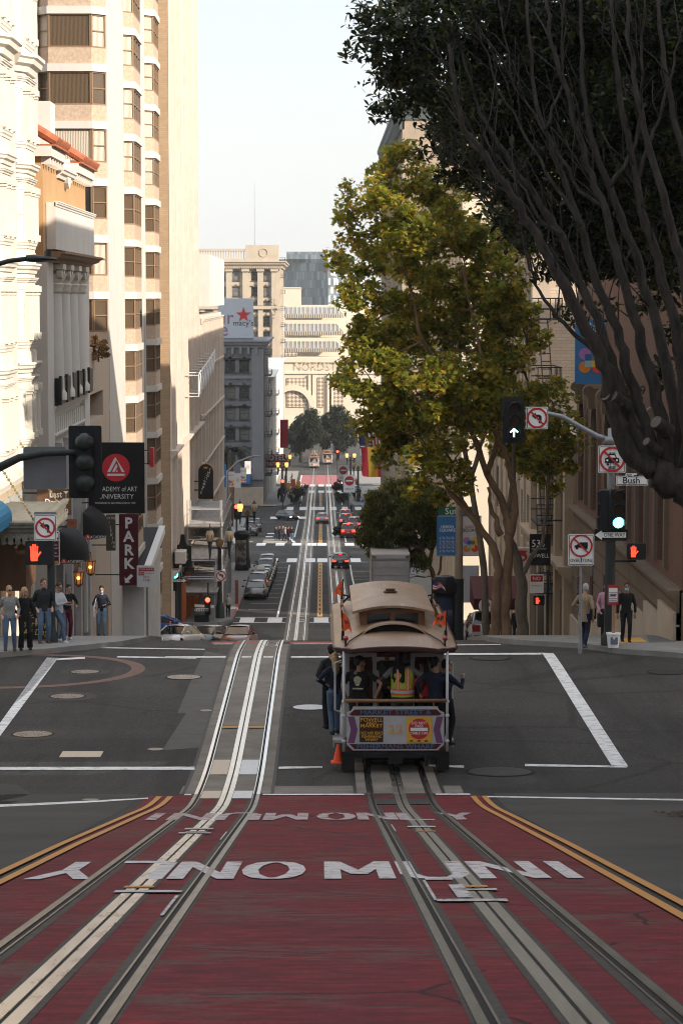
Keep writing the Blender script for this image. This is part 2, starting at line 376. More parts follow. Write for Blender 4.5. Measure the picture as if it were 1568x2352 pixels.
# markings ------------------------------------------------------------
mk = []                                        # white
for q in (((135, 1515), (195, 1512), (195, 1516), (128, 1519)), ((134, 1514), (108, 1513), (30, 1622), (70, 1588)), ((108, 1513), (134, 1514), (0, 1694), (0, 1665)),
          ((270, 1510), (450, 1513), (450, 1516), (268, 1513)), ((0, 1766), (447, 1765), (447, 1771), (0, 1773)), ((215, 1489), (345, 1491), (470, 1493), (470, 1495), (345, 1493), (215, 1491)),
          ((0, 1852), (340, 1836), (340, 1839), (0, 1857)), ((1020, 1503), (1243, 1502), (1243, 1506), (1020, 1507)), ((1243, 1502), (1270, 1503), (1442, 1764), (1404, 1762)),
          ((1205, 1759), (1440, 1763), (1440, 1766), (1205, 1763)), ((985, 1760), (1065, 1762), (1065, 1767), (985, 1764)), ((1108, 1832), (1568, 1839), (1568, 1843), (1108, 1835)),
          ((640, 1765), (740, 1764), (740, 1768), (640, 1769)), ((1040, 1483), (1150, 1482), (1150, 1484), (1040, 1485))):
    mk.append(gp(*q))
mk += [rect(LT+.9, RT-.9, 65.0, 65.35), rect(LT-.42, LT-.16, 65.0, 65.35), rect(LT+.16, LT+.42, 65.0, 65.35), rect(LT+.9, RT-.9, 70.0, 70.25), rect(-3.1, LT-.85, 70.0, 70.25), rect(-4.2, LT-.85, 65.0, 65.35)]
mk += [rect(-2.5, LT-.65, 43.9, 44.1), rect(LT+.65, RT-.65, 43.9, 44.1), rect(RT+.65, 2.7, 43.9, 44.1)]
struct(conform(mk, .012, 'white_road_marking', WHITE, .5))
fk = []
for y0, y1, xs in ((173.6, 178, (-5.9, -3.9, -.55, 3.4, 5.4)), (250, 256, (-5.6, -3.6, -1.7, -.45, 3.0, 5)), (279, 284.5, (-7.5, -5.3, -3.4, -1.6, -.45, 2.7, 4.7)), (355, 361, (-7.5, -5.4, -3.3, -.55, 3.6, 5.4)), (376, 384, (-5.4, -3.4, -1.7, -.6, 1.3, 3.2, 5.2, 7)), (434, 444, (-3.9, LT-.6, -.6, RT-.6, 2.9)), (464, 474, (-4.3, LT-.6, -.6, RT-.6, 2.9))):
    fk += [rect(x, x+1.05, y0, y1) for x in xs]
for y in (173.4, 178.2): fk += [rect(-6.3, LT-.85, y, y+.3), rect(LT+.85, RT-.85, y, y+.3), rect(RT+.85, 6, y, y+.3)]
for y in (249.8, 284.6): fk += [rect(-6.3, LT-.85, y, y+.25), rect(LT+.85, RT-.85, y, y+.25), rect(RT+.85, 6.3, y, y+.25)]
fk += [rect(-3.32, -3.17, 178, 246), rect(2.8, 2.95, 180, 246), rect(-3.4, -3.25, 300, 352), rect(2.8, 2.95, 287, 350), rect(-3.4, -3.25, 388, 434), rect(3.2, 3.35, 388, 434), rect(-4.3, -4.1, 470, 520), rect(3.9, 4.1, 470, 520)]
fk += [rect(-5.6, -3.4, y, y+.18) for y in np.arange(186, 246, 6.2)]+[rect(3, 5.2, y, y+.18) for y in np.arange(200, 240, 6.2)]
for k in range(8): fk.append(rect(-10.4, -6.3, 160.2+k*1.35, 160.85+k*1.35))          # zebra across the side street
fk += [[(-3.35, 286), (-3.0, 286), (-3.9, 300), (-4.2, 300)]]+[rect(-6.9, -6.0, y, y+2.6) for y in (290, 300, 309)]
struct(conform(fk, .012, 'white_road_marking', WHITEF, 2.0))
yl = []
for y0, y1 in ((178.4, 249), (285, 354), (386, 433)): yl += [rect(-.33, -.19, y0, y1), rect(-.07, .07, y0, y1)]; yl += [rect(-.19, -.07, y, y+2) for y in np.arange(y0, y1-3, 4.5)]
struct(conform(yl, .012, 'yellow_road_marking', YELF, 2.0))
ye = []
def ribbon(pts, w):
    out = []
    for (x0, y0), (x1, y1) in zip(pts, pts[1:]): out.append([(x0, y0), (x0+w, y0), (x1+w, y1), (x1, y1)])
    return out
lc = [(-3.42, -30), (-3.4, 20), (-3.3, 30), (-3.12, 39), (-2.98, 43.6)]; rc = [(3.08, -30), (3.05, 20), (3.02, 30), (2.95, 38), (2.88, 43.6)]
for d in (0, .2): ye += ribbon([(x+d, y) for x, y in lc], .1); ye += ribbon([(x-d, y) for x, y in rc], .1)
for t in (LT, RT):
    for y in (22.6, 33.0): ye.append(rect(t-.14, t+.14, y, y+.22))
for x in (LT-.46, LT+.12): ye.append(rect(x, x+.34, 53.0, 53.22))
struct(conform(ye, .024, 'yellow_road_marking', YEL, 1.0))
# lettering on the road: each word lies on the slope
sl_v = Vector((0, 1, H(30)-H(29))).normalized()
LET = {'M': [(0, 0, 0, 1), (0, 1, .5, .25), (.5, .25, 1, 1), (1, 1, 1, 0)], 'U': [(0, 1, 0, .25), (0, .25, .25, 0), (.25, 0, .75, 0), (.75, 0, 1, .25), (1, .25, 1, 1)], 'N': [(0, 0, 0, 1), (0, 1, 1, 0), (1, 0, 1, 1)], 'I': [(.5, 0, .5, 1)], 'L': [(0, 1, 0, 0), (0, 0, 1, 0)], 'Y': [(0, 1, .5, .5), (1, 1, .5, .5), (.5, .5, .5, 0)], 'O': [(.5+.5*math.cos(a), .5+.5*math.sin(a), .5+.5*math.cos(a+.524), .5+.5*math.sin(a+.524)) for a in np.arange(0, 6.28, .524)]}
def word(t, xc, yc, wid, ln, flip):
    s = -1 if flip else 1; ws = [.35 if c == 'I' else 1.0 for c in t]; gap = .42; tot = sum(ws)+gap*(len(t)-1); u = wid/tot; polys = []; x = -wid/2; m = MB(); n = 0
    for c, w_ in zip(t, ws):
        for (a, b, e, f) in LET[c]:
            A, B = Vector((x+a*w_*u, (b-.5)*ln)), Vector((x+e*w_*u, (f-.5)*ln)); d = B-A; vert = abs(d.y)/max(.01, abs(d.x)); tx, ty = .085, .20
            if vert > 1.2: P = [(A.x-tx, A.y), (A.x+tx, A.y), (B.x+tx, B.y), (B.x-tx, B.y)]
            else: P = [(A.x, A.y-ty), (B.x, B.y-ty), (B.x, B.y+ty), (A.x, A.y+ty)]
            n += 1; m.add([(xc+s*p, yc+s*q, H(yc+s*q)+.0165+.0003*(n % 8)) for p, q in P], [(0, 1, 2, 3)])
        x += (w_+gap)*u
    struct(m.build('road_lettering', paint('lettering_paint_%d' % (yc > 30), (.56, .54, .54) if yc < 30 else (.48, .43, .43), .40 if yc < 30 else .36, (.14, .03, .035), (3, 6, 3)), fix=False))
word('ONLY', -1.56, 25.2, 2.62, 2.7, True); word('MUNI', 1.36, 25.2, 2.5, 2.7, False)
word('MUNI', -1.5, 38.0, 2.4, 2.5, True); word('ONLY', 1.18, 38.0, 2.35, 2.5, False)
wm = [rect(LT-.18, LT+.44, 22.0, 22.25), rect(LT-.2, LT+.2, 33.7, 34.1), rect(LT-.22, LT+.22, 32.6, 32.85), rect(RT-.2, RT+.2, 34.2, 34.6),
      rect(RT-.42, RT+.2, 20.9, 21.15), rect(RT-.2, RT+.2, 22.2, 22.4), rect(RT-.22, RT-.08, 21.3, 22.9), rect(LT+.41, LT+.44, 19.5, 21.6), rect(RT-.44, RT-.41, 21, 23.5), rect(RT-.42, RT-.40, 33, 35), rect(LT+.41, LT+.43, 31, 33)]
struct(conform(wm, .025, 'worn_road_marking', paint('worn_white_paint', (.52, .50, .49), .38, (.07, .02, .024), (4, 6, 3)), 1.0))
# brick ring set in the crossing
cx, cy = -7.95, 62.6; ring = []
for r0, r1 in ((3.05, 3.4),):
    for k in range(64):
        a, b = 2*math.pi*k/64, 2*math.pi*(k+1)/64
        ring.append([(cx+r*math.cos(q), cy+r*math.sin(q)) for r, q in ((r0, a), (r1, a), (r1, b), (r0, b))])
struct(conform(ring, .006, 'brick_ring', mat('brick_paving', (.14, .075, .06), .8, .35, 7), .5))
# pavements with kerbs
def arc(cx, cy, r, a0, a1, n=8): return [(cx+r*math.cos(R(a0+(a1-a0)*i/n)), cy+r*math.sin(R(a0+(a1-a0)*i/n))) for i in range(n+1)]
sw = [rect(-12, -7, -40, 41)+[], rect(7, 12, -40, 41)]
pav = [[(-12, -40), (-7, -40), (-7, 43)]+arc(-9.6, 43, 2.6, 0, 90)+[(-60, 45.6), (-60, 44), (-12, 44)],
       [(12, -40), (12, 44), (60, 44), (60, 45.6)]+arc(9.6, 43, 2.6, 90, 180)+[(7, -40)],
       [(-60, 64.9)]+[(-9.6, 64.9), (-8.6, 65.2), (-7.4, 66.2), (-6.5, 67.6), (-5.7, 69.2), (-5.2, 71.5), (-5.2, 80), (-6.8, 84), (-6.8, 144)]+[(-8.5, 149), (-60, 149), (-60, 148), (-14, 148), (-14, 69), (-60, 69)],
       [(60, 64.4), (60, 69), (14, 69), (14, 148), (60, 148), (60, 149), (10.4, 149), (8.3, 146), (8.3, 86), (4.9, 82), (4.9, 71.5), (5.3, 70.2), (6.2, 69), (7.3, 67.8), (8.0, 66), (9.6, 64.8)],
       [(-60, 171.5), (-9, 171.5), (-7.2, 172.6), (-6.4, 175.5), (-6.4, 244), (-7.6, 247.5), (-60, 248), (-60, 247), (-14, 247), (-14, 173), (-60, 173)],
       [(60, 171.5), (60, 173), (14, 173), (14, 247), (60, 247), (60, 248), (7.6, 247.5), (6.4, 244), (6.4, 175.5), (7.2, 172.6)],
       [(-60, 284.6), (-11, 284.6), (-10, 287), (-10, 352), (-12, 355.6), (-60, 355.6)], [(60, 284.6), (60, 355.6), (8.5, 355.6), (7.5, 352), (7.5, 287), (8.5, 284.6)],
       [(-60, 386), (-5.6, 386), (-4.7, 390), (-4.7, 462), (-60, 462)], [(60, 386), (60, 462), (4.5, 462), (4.5, 390), (5.4, 386)],
       [(-60, 476), (-5, 476), (-5, 540), (-60, 540)], [(60, 476), (60, 540), (5, 540), (5, 476)]]
for p in pav: struct(conform([p], .15, 'pavement', SIDEW, 1.0, side=.4))
# tan tactile pads, red kerb paint
struct(conform([gp((1388, 1481), (1470, 1478), (1486, 1488), (1410, 1491))], .156, 'tactile_paving', mat('tactile_yellow', (.62, .32, .04), .7, .15, 20, bump=.8, bscale=40)))
struct(conform([gp((1420, 1471), (1470, 1470), (1552, 1488), (1490, 1490))], .153, 'ramp_patch', mat('ramp_dark', (.10, .10, .10), .8, .2, 2)))
struct(conform([rect(-6.55, -6.38, 176, 196)], .156, 'red_kerb', REDF)); struct(conform([rect(-9.6, -7.2, 384.6, 386.2), rect(-9.8, -8, 284.7, 285.6), rect(-6.7, -4.6, 285.2, 286)], .156, 'tactile_paving', MATS['tactile_yellow']))
struct(conform([[(-6.9, 284.8), (-4.1, 284.8), (-4.0, 288), (-4.3, 292), (-6.7, 292)]], .15, 'traffic_island', SIDEW, side=.3))
# manhole covers: an iron lid in a ring
MHL = [(195, 1546, .36, CAST, 'round manhole cover inside the brick ring'), (155, 1602, .40, CAST, 'round manhole cover in a grey patch, just below the brick ring'), (75, 1690, .42, CAST, 'round manhole cover at the left edge beside the broad white line'),
       (422, 1558, .42, CAST, 'round manhole cover between the brick ring and the left track'), (712, 1627, .40, mat('bright_iron', (.42, .43, .45), .4, .3, 22, metal=.7, bump=.9, bscale=28), 'bright manhole cover between the tracks beside the cable car'),
       (1125, 1514, .50, CASTD, 'dark manhole cover at the white line behind the cable car'), (1148, 1775, .62, CASTD, 'large dark manhole cover right of the cable car, near the slope'), (1530, 1546, .45, CASTD, 'dark manhole cover at the far right kerb'),
       (473, 1635, .15, CAST, 'small round valve cover beside the left track'), (357, 1724, .17, CAST, 'small round valve cover near the rectangular lid'), (208, 1840, .16, CAST, 'small round valve cover at the foot of the crossing')]
for x, y, r, m_, lb in MHL:
    p = gr(x, y); t = thing('manhole_cover', lb+', set in the asphalt', 'manhole cover', p, 0, 'round iron covers in the road')
    n_ = Vector((0, (H(p.y+.3)-H(p.y-.3))/.6, 0))
    def disc(r0, r1, z, nm, mm, par):
        m = MB(); k = 28
        pts = [(q, rr) for rr in (r0, r1) for q in range(k)]
        vs_ = [p+Vector((rr*math.cos(2*math.pi*q/k), rr*math.sin(2*math.pi*q/k), 0)) for q, rr in pts]
        vs_ = [Vector((a.x, a.y, H(a.y)+z)) for a in vs_]
        m.add(vs_, [(q, (q+1) % k, (q+1) % k+k, q+k) for q in range(k)])
        return m.build(nm, mm, par, fix=False)
    disc(.001, r, .012, 'lid', m_, t); disc(r*1.0, r*1.12, .008, 'rim', DARKIRON, t)
    if x in (155, 75, 195): struct(conform([[(p.x+math.cos(q)*r*1.75, p.y+math.sin(q)*r*1.75) for q in np.linspace(0, 6.28, 24, False)]], .004, 'road_patch', SLAB, .5))
q = gr(187, 1736); o = conform([rect(q.x-.42, q.x+.42, q.y-.36, q.y+.36)], .012, 'access_cover', HB, .5, side=.02); tag(o, 'rectangular beige steel access cover in the asphalt left of the track', 'access cover')
p = gr(1548, 1878); rr = random.Random(3); m = MB()
for k in range(240):
    a = Vector((p.x+.25+rr.gauss(0, .22), p.y+rr.gauss(0, .45), 0)); a.z = H(a.y)+.02+rr.random()*.03; q = rr.random()*6.3; s = .03+.03*rr.random()
    m.add([a+Vector((math.cos(q)*s, math.sin(q)*s, 0)), a+Vector((math.cos(q+2.2)*s, math.sin(q+2.2)*s, .02)), a+Vector((math.cos(q+4)*s, math.sin(q+4)*s, .01))], [(0, 1, 2)])
o = m.build('leaf_litter', mat('dead_leaves', (.05, .035, .022), .8, .4, 9), fix=False); o['kind'] = 'stuff'; o['label'] = 'dark dead leaves piled in the right gutter'; o['category'] = 'leaves'
# ================================================================ BUILDINGS
def brickmat(name, c1, c2, mortar, sx=.24, sy=.075, rough=.85):
    g = NG(name); t = g.node('TexCoord'); s = g.node('SeparateXYZ', {0: t.outputs['Object']})
    v = g.node('CombineXYZ', {0: g.math('ADD', s.outputs[0], s.outputs[1]), 1: s.outputs[2]}).outputs[0]
    b = g.node('TexBrick', {'Vector': v, 'Color1': (*c1, 1), 'Color2': (*c2, 1), 'Mortar': (*mortar, 1), 'Scale': 1.0, 'Mortar Size': .012, 'Brick Width': sx, 'Row Height': sy})
    c = g.mix(g.math('MULTIPLY', g.noise(t.outputs['Object'], .7, 5), .6), b.outputs[0], tuple(x*.6 for x in c1))
    return g.out(c, rough, b.outputs[1], -.3)
def wallmat(name, col, var=.12, streak=.25, sc=.8, bump=.15, bs=25, rough=.85):
    g = NG(name); v = g.obj()
    c = g.ramp(g.noise(v, sc, 6), [(.3, tuple(x*(1-var) for x in col)), (.7, tuple(min(.9, x*(1+var)) for x in col))])
    c = g.mix(g.math('MULTIPLY', BW(g.noise(g.obj((1.3, 1.3, .12)), 1.6, 5), g, .5, .8), streak), c, tuple(x*.45 for x in col))
    return g.out(c, rough, g.noise(v, bs, 3), bump)
CREAM = wallmat('cream_paint', (.58, .545, .48), .07, .22); CREAMD = wallmat('cream_trim', (.60, .565, .50), .05, .35, 2)
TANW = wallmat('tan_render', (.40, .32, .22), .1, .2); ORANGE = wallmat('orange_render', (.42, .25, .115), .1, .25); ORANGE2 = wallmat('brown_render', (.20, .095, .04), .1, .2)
BEIGE = wallmat('beige_render', (.46, .36, .275), .05, .15); WHITEW = wallmat('white_render', (.56, .53, .49), .05, .18)
HOTELW = wallmat('hotel_concrete', (.50, .47, .435), .05, .2); AGG = wallmat('tan_aggregate', (.40, .30, .22), .18, .12, 7, .9, 9)
PINK = wallmat('pink_terracotta', (.52, .445, .385), .08, .2); TBRICK = brickmat('tan_brick', (.36, .24, .14), (.44, .30, .18), (.30, .22, .14), .5, .14)
RBRICK = brickmat('red_brick', (.13, .055, .034), (.18, .078, .048), (.10, .07, .052)); BROWNST = wallmat('brown_stone', (.135, .098, .068), .14, .3); PALEST = wallmat('pale_stone', (.40, .33, .26), .1, .2)
PBRICK = brickmat('pale_brick', (.46, .37, .28), (.54, .44, .34), (.33, .26, .2), .5, .16); GREYW = wallmat('grey_paint', (.165, .165, .18), .06, .15); GREYT = wallmat('grey_trim', (.23, .23, .245), .06, .2)
SAND = wallmat('sandstone', (.39, .325, .25), .08, .25, .4); PALEB = wallmat('pale_limestone', (.55, .48, .38), .05, .1, .3); ROOFG = mat('roofing', (.10, .095, .09), .9, .25, 1)
FRBR = mat('bronze_frame', (.20, .125, .07), .5, .1, 4); FRWH = mat('white_sash', (.55, .53, .48), .5, .1, 4); FRDK = mat('dark_sash', (.05, .048, .046), .5, .1, 4); IRON = mat('black_iron', (.018, .018, .018), .55, .2, 6)
def glass(name, col, cur=None, f=9.0, rough=.06):
    g = NG(name)
    if cur:
        t = g.obj(); s = g.node('SeparateXYZ', {0: t}); x = s.outputs[0]
        wv = g.node('TexWave', {'Vector': t, 'Scale': f, 'Distortion': 1.5, 'Detail': 2}, bands_direction='X').outputs[1]
        c = g.ramp(wv, [(.1, tuple(k*.35 for k in cur)), (.9, cur)])
    else: c = g.ramp(g.noise(g.obj(), .9, 2), [(.35, col), (.65, tuple(k*1.8 for k in col))])
    return g.out(c, rough if not cur else .12, spec=.6)
GL = glass('dark_glass', (.014, .016, .018)); GLB = glass('sky_glass', (.05, .065, .075), rough=.03); CURB = glass('brown_curtain_glass', 0, (.13, .09, .058), 5); CURC = glass('cream_curtain_glass', 0, (.62, .54, .44), 4)
GBL = glass('blind_glass', (.10, .10, .095))
WM = {}
def window(root, o, u, n, w, h, pane=None, frame=None, mull=(0, 1), t=.07, d=.08, sill=False, name='window', rec=.12):
    """a window set in a wall: o lower-left corner, u along the wall, n outward"""
    pane = pane or GL; frame = frame or FRDK; k = (round(w, 2), round(h, 2), pane.name, frame.name, mull, t, sill)
    if k not in WM:
        m = MB(); m.bx(-w/2, -w/2+t, 0, d, 0, h); m.bx(w/2-t, w/2, 0, d, 0, h); m.bx(-w/2+t, w/2-t, .002, d-.002, 0, t); m.bx(-w/2+t, w/2-t, .002, d-.002, h-t, h)
        for i in range(mull[0]): c = -w/2+w*(i+1)/(mull[0]+1); m.bx(c-t*.4, c+t*.4, .004, d, t, h-t)
        for i in range(mull[1]): c = h*(i+1)/(mull[1]+1); m.bx(-w/2+t, w/2-t, .006, d, c-t*.4, c+t*.4)
        p = MB(); p.add([(-w/2, d*.6, 0), (w/2, d*.6, 0), (w/2, d*.6, h), (-w/2, d*.6, h)], [(0, 1, 2, 3)])
        a = m.build(name, frame); b = p.build('pane', pane, fix=False); b.parent = a
        if sill: q = MB(); q.bx(-w/2-.08, w/2+.08, -.22, 0, -.12, -.005); c = q.build('sill', sill); c.parent = a
        WM[k] = a; x = a
    else: x = copy_tree(WM[k])
    x.name = name; u, n = Vector(u), Vector(n); inn = -n
    x.parent = root; p = Vector(o)+u*(w/2)+inn*rec-WL[root.name]
    M = Matrix((u, inn, Z)).transposed(); x.location = p; x.rotation_euler = M.to_euler()
    return x
def pierced(mb, o, u, n, W, Hh, ops, depth=.25, mi=0):
    """a wall with rectangular openings (u0,u1,v0,v1) and their reveals"""
    o, u, n = Vector(o), Vector(u), Vector(n); us = sorted({0, W, *[a for q in ops for a in q[:2]]}); vs_ = sorted({0, Hh, *[a for q in ops for a in q[2:]]})
    us = [a for a in us if 0 <= a <= W]; vs_ = [a for a in vs_ if 0 <= a <= Hh]
    for a, b in zip(us, us[1:]):
        run = None
        for c, d in zip(vs_, vs_[1:]):
            hole = any(q[0] < (a+b)/2 < q[1] and q[2] < (c+d)/2 < q[3] for q in ops)
            if not hole: run = [c, d] if run is None else [run[0], d]
            if (hole or d == vs_[-1]) and run:
                mb.add([o+u*a+Z*run[0], o+u*b+Z*run[0], o+u*b+Z*run[1], o+u*a+Z*run[1]], [(0, 1, 2, 3)], mi); run = None
    for a, b, c, d in ops:
        P = [o+u*a+Z*c, o+u*b+Z*c, o+u*b+Z*d, o+u*a+Z*d]; Q = [p-n*depth for p in P]
        mb.add(P+Q, [(i, (i+1) % 4, (i+1) % 4+4, i+4) for i in range(4)], mi)
def mould(mb, plan, prof, mi=0, side=1):
    """a moulding that follows an open plan polyline; prof = (outward, z); side=+1: outward is to the right of the walk"""
    n = len(plan); nn = []
    for i in range(n):
        a = Vector(plan[max(i-1, 0)]); b = Vector(plan[min(i+1, n-1)]); c = Vector(plan[i])
        e1 = (c-a).normalized() if i else (b-c).normalized(); e2 = (b-c).normalized() if i < n-1 else e1
        m1 = Vector((e1.y, -e1.x)); m2 = Vector((e2.y, -e2.x)); s = (m1+m2); s = s/max(.3, s.dot(m1)); nn.append(s*side)
    rings = [[(plan[i][0]+nn[i].x*d, plan[i][1]+nn[i].y*d, z) for d, z in prof] for i in range(n)]
    mb.loft(rings, mi, close=True)
def cornice(z, d=.5, h=.6, base=-.05): return [(base, z), (d*.25, z), (d*.35, z+h*.3), (d*.7, z+h*.45), (d*.8, z+h*.7), (d, z+h*.8), (d, z+h), (base, z+h)]
def body(mb, x0, x1, y0, y1, z0, z1, skip=(), mi=0):      # box walls; skip sides 'x0','x1','y0','y1'
    P = [(x0, y0), (x1, y0), (x1, y1), (x0, y1)]; nm = ['y0', 'x1', 'y1', 'x0']
    for i in range(4):
        if nm[i] in skip: continue
        a, b = P[i], P[(i+1) % 4]; mb.add([(*a, z0), (*b, z0), (*b, z1), (*a, z1)], [(0, 1, 2, 3)], mi)
    mb.add([(*p, z1) for p in P], [(0, 1, 2, 3)], mi)
WX = -10.3                                     # facade line of the left-hand side
# ---- white ornate bay-fronted building at the corner
t = thing('bay_front_building', 'ornate cream building with stacked bay windows and cornices, at the left edge of the picture', 'building', (-14, 78, H(78)))
m = MB(); z0, z1 = -12.5, 19.0; body(m, -34, WX, 69.3, 87.6, z0, z1); m.build('wall', TANW, t)
for yb in (76.4, 82.85):
    bm_, mo = MB(), MB()
    plan = [(WX-.05, yb), (-9.97, yb+.8), (-9.97, yb+3.1), (WX-.05, yb+3.9)]
    zt = 18.8; zb = -5.9
    for (a, b) in zip(plan, plan[1:]): bm_.add([(*a, zb), (*b, zb), (*b, zt), (*a, zt)], [(0, 1, 2, 3)])
    bm_.add([(*p, zb) for p in plan], [(0, 1, 2, 3)])
    for k in range(8):
        zs = -4.85+3.37*k                       # sill level of each storey
        mould(mo, plan, cornice(zs-.28, .11, .26)); mould(mo, plan, cornice(zs+1.95, .13, .16)); mould(mo, plan, cornice(zs+2.25, .22 if k != 3 else .42, .34 if k != 3 else .6))
        u = Vector((plan[1][0]-plan[0][0], plan[1][1]-plan[0][1], 0)).normalized(); n = Vector((u.y, -u.x, 0))
        window(t, Vector((*plan[0], zs))+u*.22+n*.02, u, n, .5, 1.75, GBL if k % 2 else GL, FRWH, (0, 1), .05, .07, rec=-.0, name='window')
        for q in (.45, 1.45): window(t, (plan[1][0]+.02, plan[1][1]+q, zs), Y_, X, .62, 1.75, GL, FRWH, (0, 1), .05, .07, rec=0)
        for p in (plan[1], (plan[1][0], plan[1][1]+1.15), plan[2]):
            mo.box((p[0]+.03, p[1], zs+.9), (.2, .24, 1.9)); mo.box((p[0]+.05, p[1], zs+1.72), (.3, .34, .2)); mo.box((p[0]+.05, p[1], zs+.1), (.28, .32, .22)); mo.box((p[0]+.04, p[1], zs+1.55), (.25, .3, .06))
        e = Vector((*plan[0], zs))+u*.1+n*.03; mo.box(e+Z*.9, (.14, .14, 1.9))
        for q in (.35, 1.4): mo.box((plan[1][0]+.015, plan[1][1]+q+.45, zs-.72), (.05, .75, .62)); mo.box((plan[1][0]+.03, plan[1][1]+q+.45, zs-.72), (.05, .45, .36))
    bm_.build('bay', CREAM, t); mo.build('moulding', CREAMD, t)
m = MB()                                       # flat strips between the bays and the shop level
mould(m, [(WX, 75), (WX, 87.6)], cornice(-6.3, .5, .5)); mould(m, [(WX, 75), (WX, 87.6)], cornice(-9.0, .35, .3))
for y in (81.2, 82.3, 87.2): m.box((WX+.05, y, 5), (.14, .34, 22))
for y in (75.2, 77.4, 79.6, 81.8, 84, 86.2): m.bx(WX, WX+.12, y, y+.3, -12.6, -9)
m.build('pilaster', CREAMD, t)
m = MB(); [m.bx(WX-.02, WX+.06, y+.4, y+2, -8.6, -6.6) for y in (75.2, 77.4, 79.6, 81.8, 84)]; m.build('panel', mat('grey_green_panel', (.33, .35, .34), .7, .1), t)
m = MB(); [m.bx(WX-.02, WX+.05, y+.4, y+2.0, -12.3, -9.1) for y in (75.2, 77.4, 79.6, 81.8, 84)]; m.build('shop_front', mat('tavern_wood', (.09, .042, .022), .5, .35, 3, stretch=(1, 1, .2)), t)
# ---- orange building with tiled roof, signboard and giant columns
t = thing('tiled_roof_building', 'orange building with red roof tiles, blank white signboard and four tall white columns', 'building', (-14, 100, H(100)))
m = MB(); body(m, -30, -10.95, 87.7, 108.2, -17, 3.0, skip=('x1',)); body(m, -30, WX-.02, 91.7, 108.2, 1.3, 5.2); m.build('wall', ORANGE, t)
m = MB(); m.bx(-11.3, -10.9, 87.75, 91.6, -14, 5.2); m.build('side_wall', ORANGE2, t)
m = MB(); m.bx(WX, -9.95, 92.6, 108.1, 1.75, 3.5); mould(m, [(-9.95, 92.6), (-9.95, 108.1)], cornice(3.35, .12, .2)); m.build('signboard', WHITEW, t)
m = MB(); mould(m, [(WX, 92.0), (WX, 108.3)], cornice(1.25, .75, .42)); m.build('canopy_ledge', mat('brown_ledge', (.20, .115, .06), .7, .2, 3), t)
m = MB(); m.bx(-11.0, -10.2, 91.7, 93.9, -13.8, 1.25); m.bx(-11.0, -10.2, 105.9, 108.2, -14.6, 1.25); m.bx(-11.4, -10.95, 93.9, 105.9, -15, 1.25); mould(m, [(-10.4, 93.9), (-10.4, 105.9)], cornice(-4.6, .3, .4)); mould(m, [(-10.4, 93.9), (-10.4, 105.9)], cornice(-5.6, .25, .3))
m.bx(-10.98, -10.42, 93.9, 105.9, -15, -4.1); [m.bx(-10.42, -10.25, y, y+.35, -5.5, -4.7) for y in np.arange(94.2, 105.8, .8)]; m.build('surround', WHITEW, t)
for i, y in enumerate((95.0, 98.1, 101.2, 104.3)):
    m = MB(); m.lathe([(.62, -4.0), (.62, -3.75), (.52, -3.6), (.52, -3.5), (.5, -2.4), (.44, .1), (.5, .15), (.52, .22)], (-10.45, y, 0), 18); c = m.build('column', WHITEW, t, angle=40)
    m = MB(); m.lathe([(.44, .2), (.56, .45), (.48, .5), (.6, .7), (.66, .85)], (-10.45, y, 0), 14)
    for sg in (-1, 1):
        for e in (-1, 1): m.lathe([(.02, -.1), (.19, -.1), (.19, .1), (.02, .1)], (-10.45+sg*.42, y+e*.4, .85), 12, axis='X')
    m.box((-10.45, y, 1.12), (1.15, 1.2, .2)); m.build('capital', CREAMD, c, angle=40)
m = MB()
for y in np.arange(94.1, 105.8, 2.3): m.bx(-10.3, -9.98, y, y+1.75, -4.15, -3.15); m.bx(-10.02, -9.92, y-.3, y+.02, -4.15, -3.05)
m.build('balustrade', mat('black_balustrade', (.02, .02, .022), .5, .2), t)
for (y0, y1, zt) in ((91.4, 96.4, 6.25), (101.6, 108.6, 6.15)):
    m = MB(); cw = .42
    for k in range(int((y1-y0)/cw)):
        for j in range(3): a = -11.1+j*.42; zc = zt+.25-j*.26; m.tube([(a, y0+k*cw+.2, zc), (a+.5, y0+k*cw+.2, zc-.31)], [.17, .2], 8)
    m.bx(-11.2, -9.8, y0, y1, zt-.72, zt-.66); m.build('tile_roof', mat('terracotta_tiles', (.34, .10, .042), .75, .35, 3), t)
    m = MB(); m.bx(-11.0, -9.95, y0, y1, zt-1.1, zt-.72); [m.box((-10.2, y, zt-1.2), (.35, .22, .35)) for y in np.arange(y0+.4, y1, .9)]; m.build('eaves_cornice', WHITEW, t)
m = MB(); m.bx(-11.5, -10.6, 97.0, 98.8, 4.5, 7.6); m.lathe([(.05, -.12), (.6, -.12), (.6, .12), (.05, .12)], (-10.25, 99.6, 4.9), 18, axis='X'); mould(m, [(WX, 96.5), (WX, 101.5)], cornice(4.6, .3, .4)); m.build('chimney', WHITEW, t)
m = MB()
for y in (92.3, 95.5, 98.9, 102.5, 106.5): m.bx(-10.45, -10.1, y, y+.55, -16, -5.7)
m.build('pilaster', mat('greyish_stucco', (.40, .39, .38), .8, .15), t)
m = MB(); [m.bx(-10.5, -10.3, y, y+2.4, -16, -11.2) for y in (92.9, 96.2, 99.6, 103.2)]; m.build('shop_front', MATS['tavern_wood'], t)
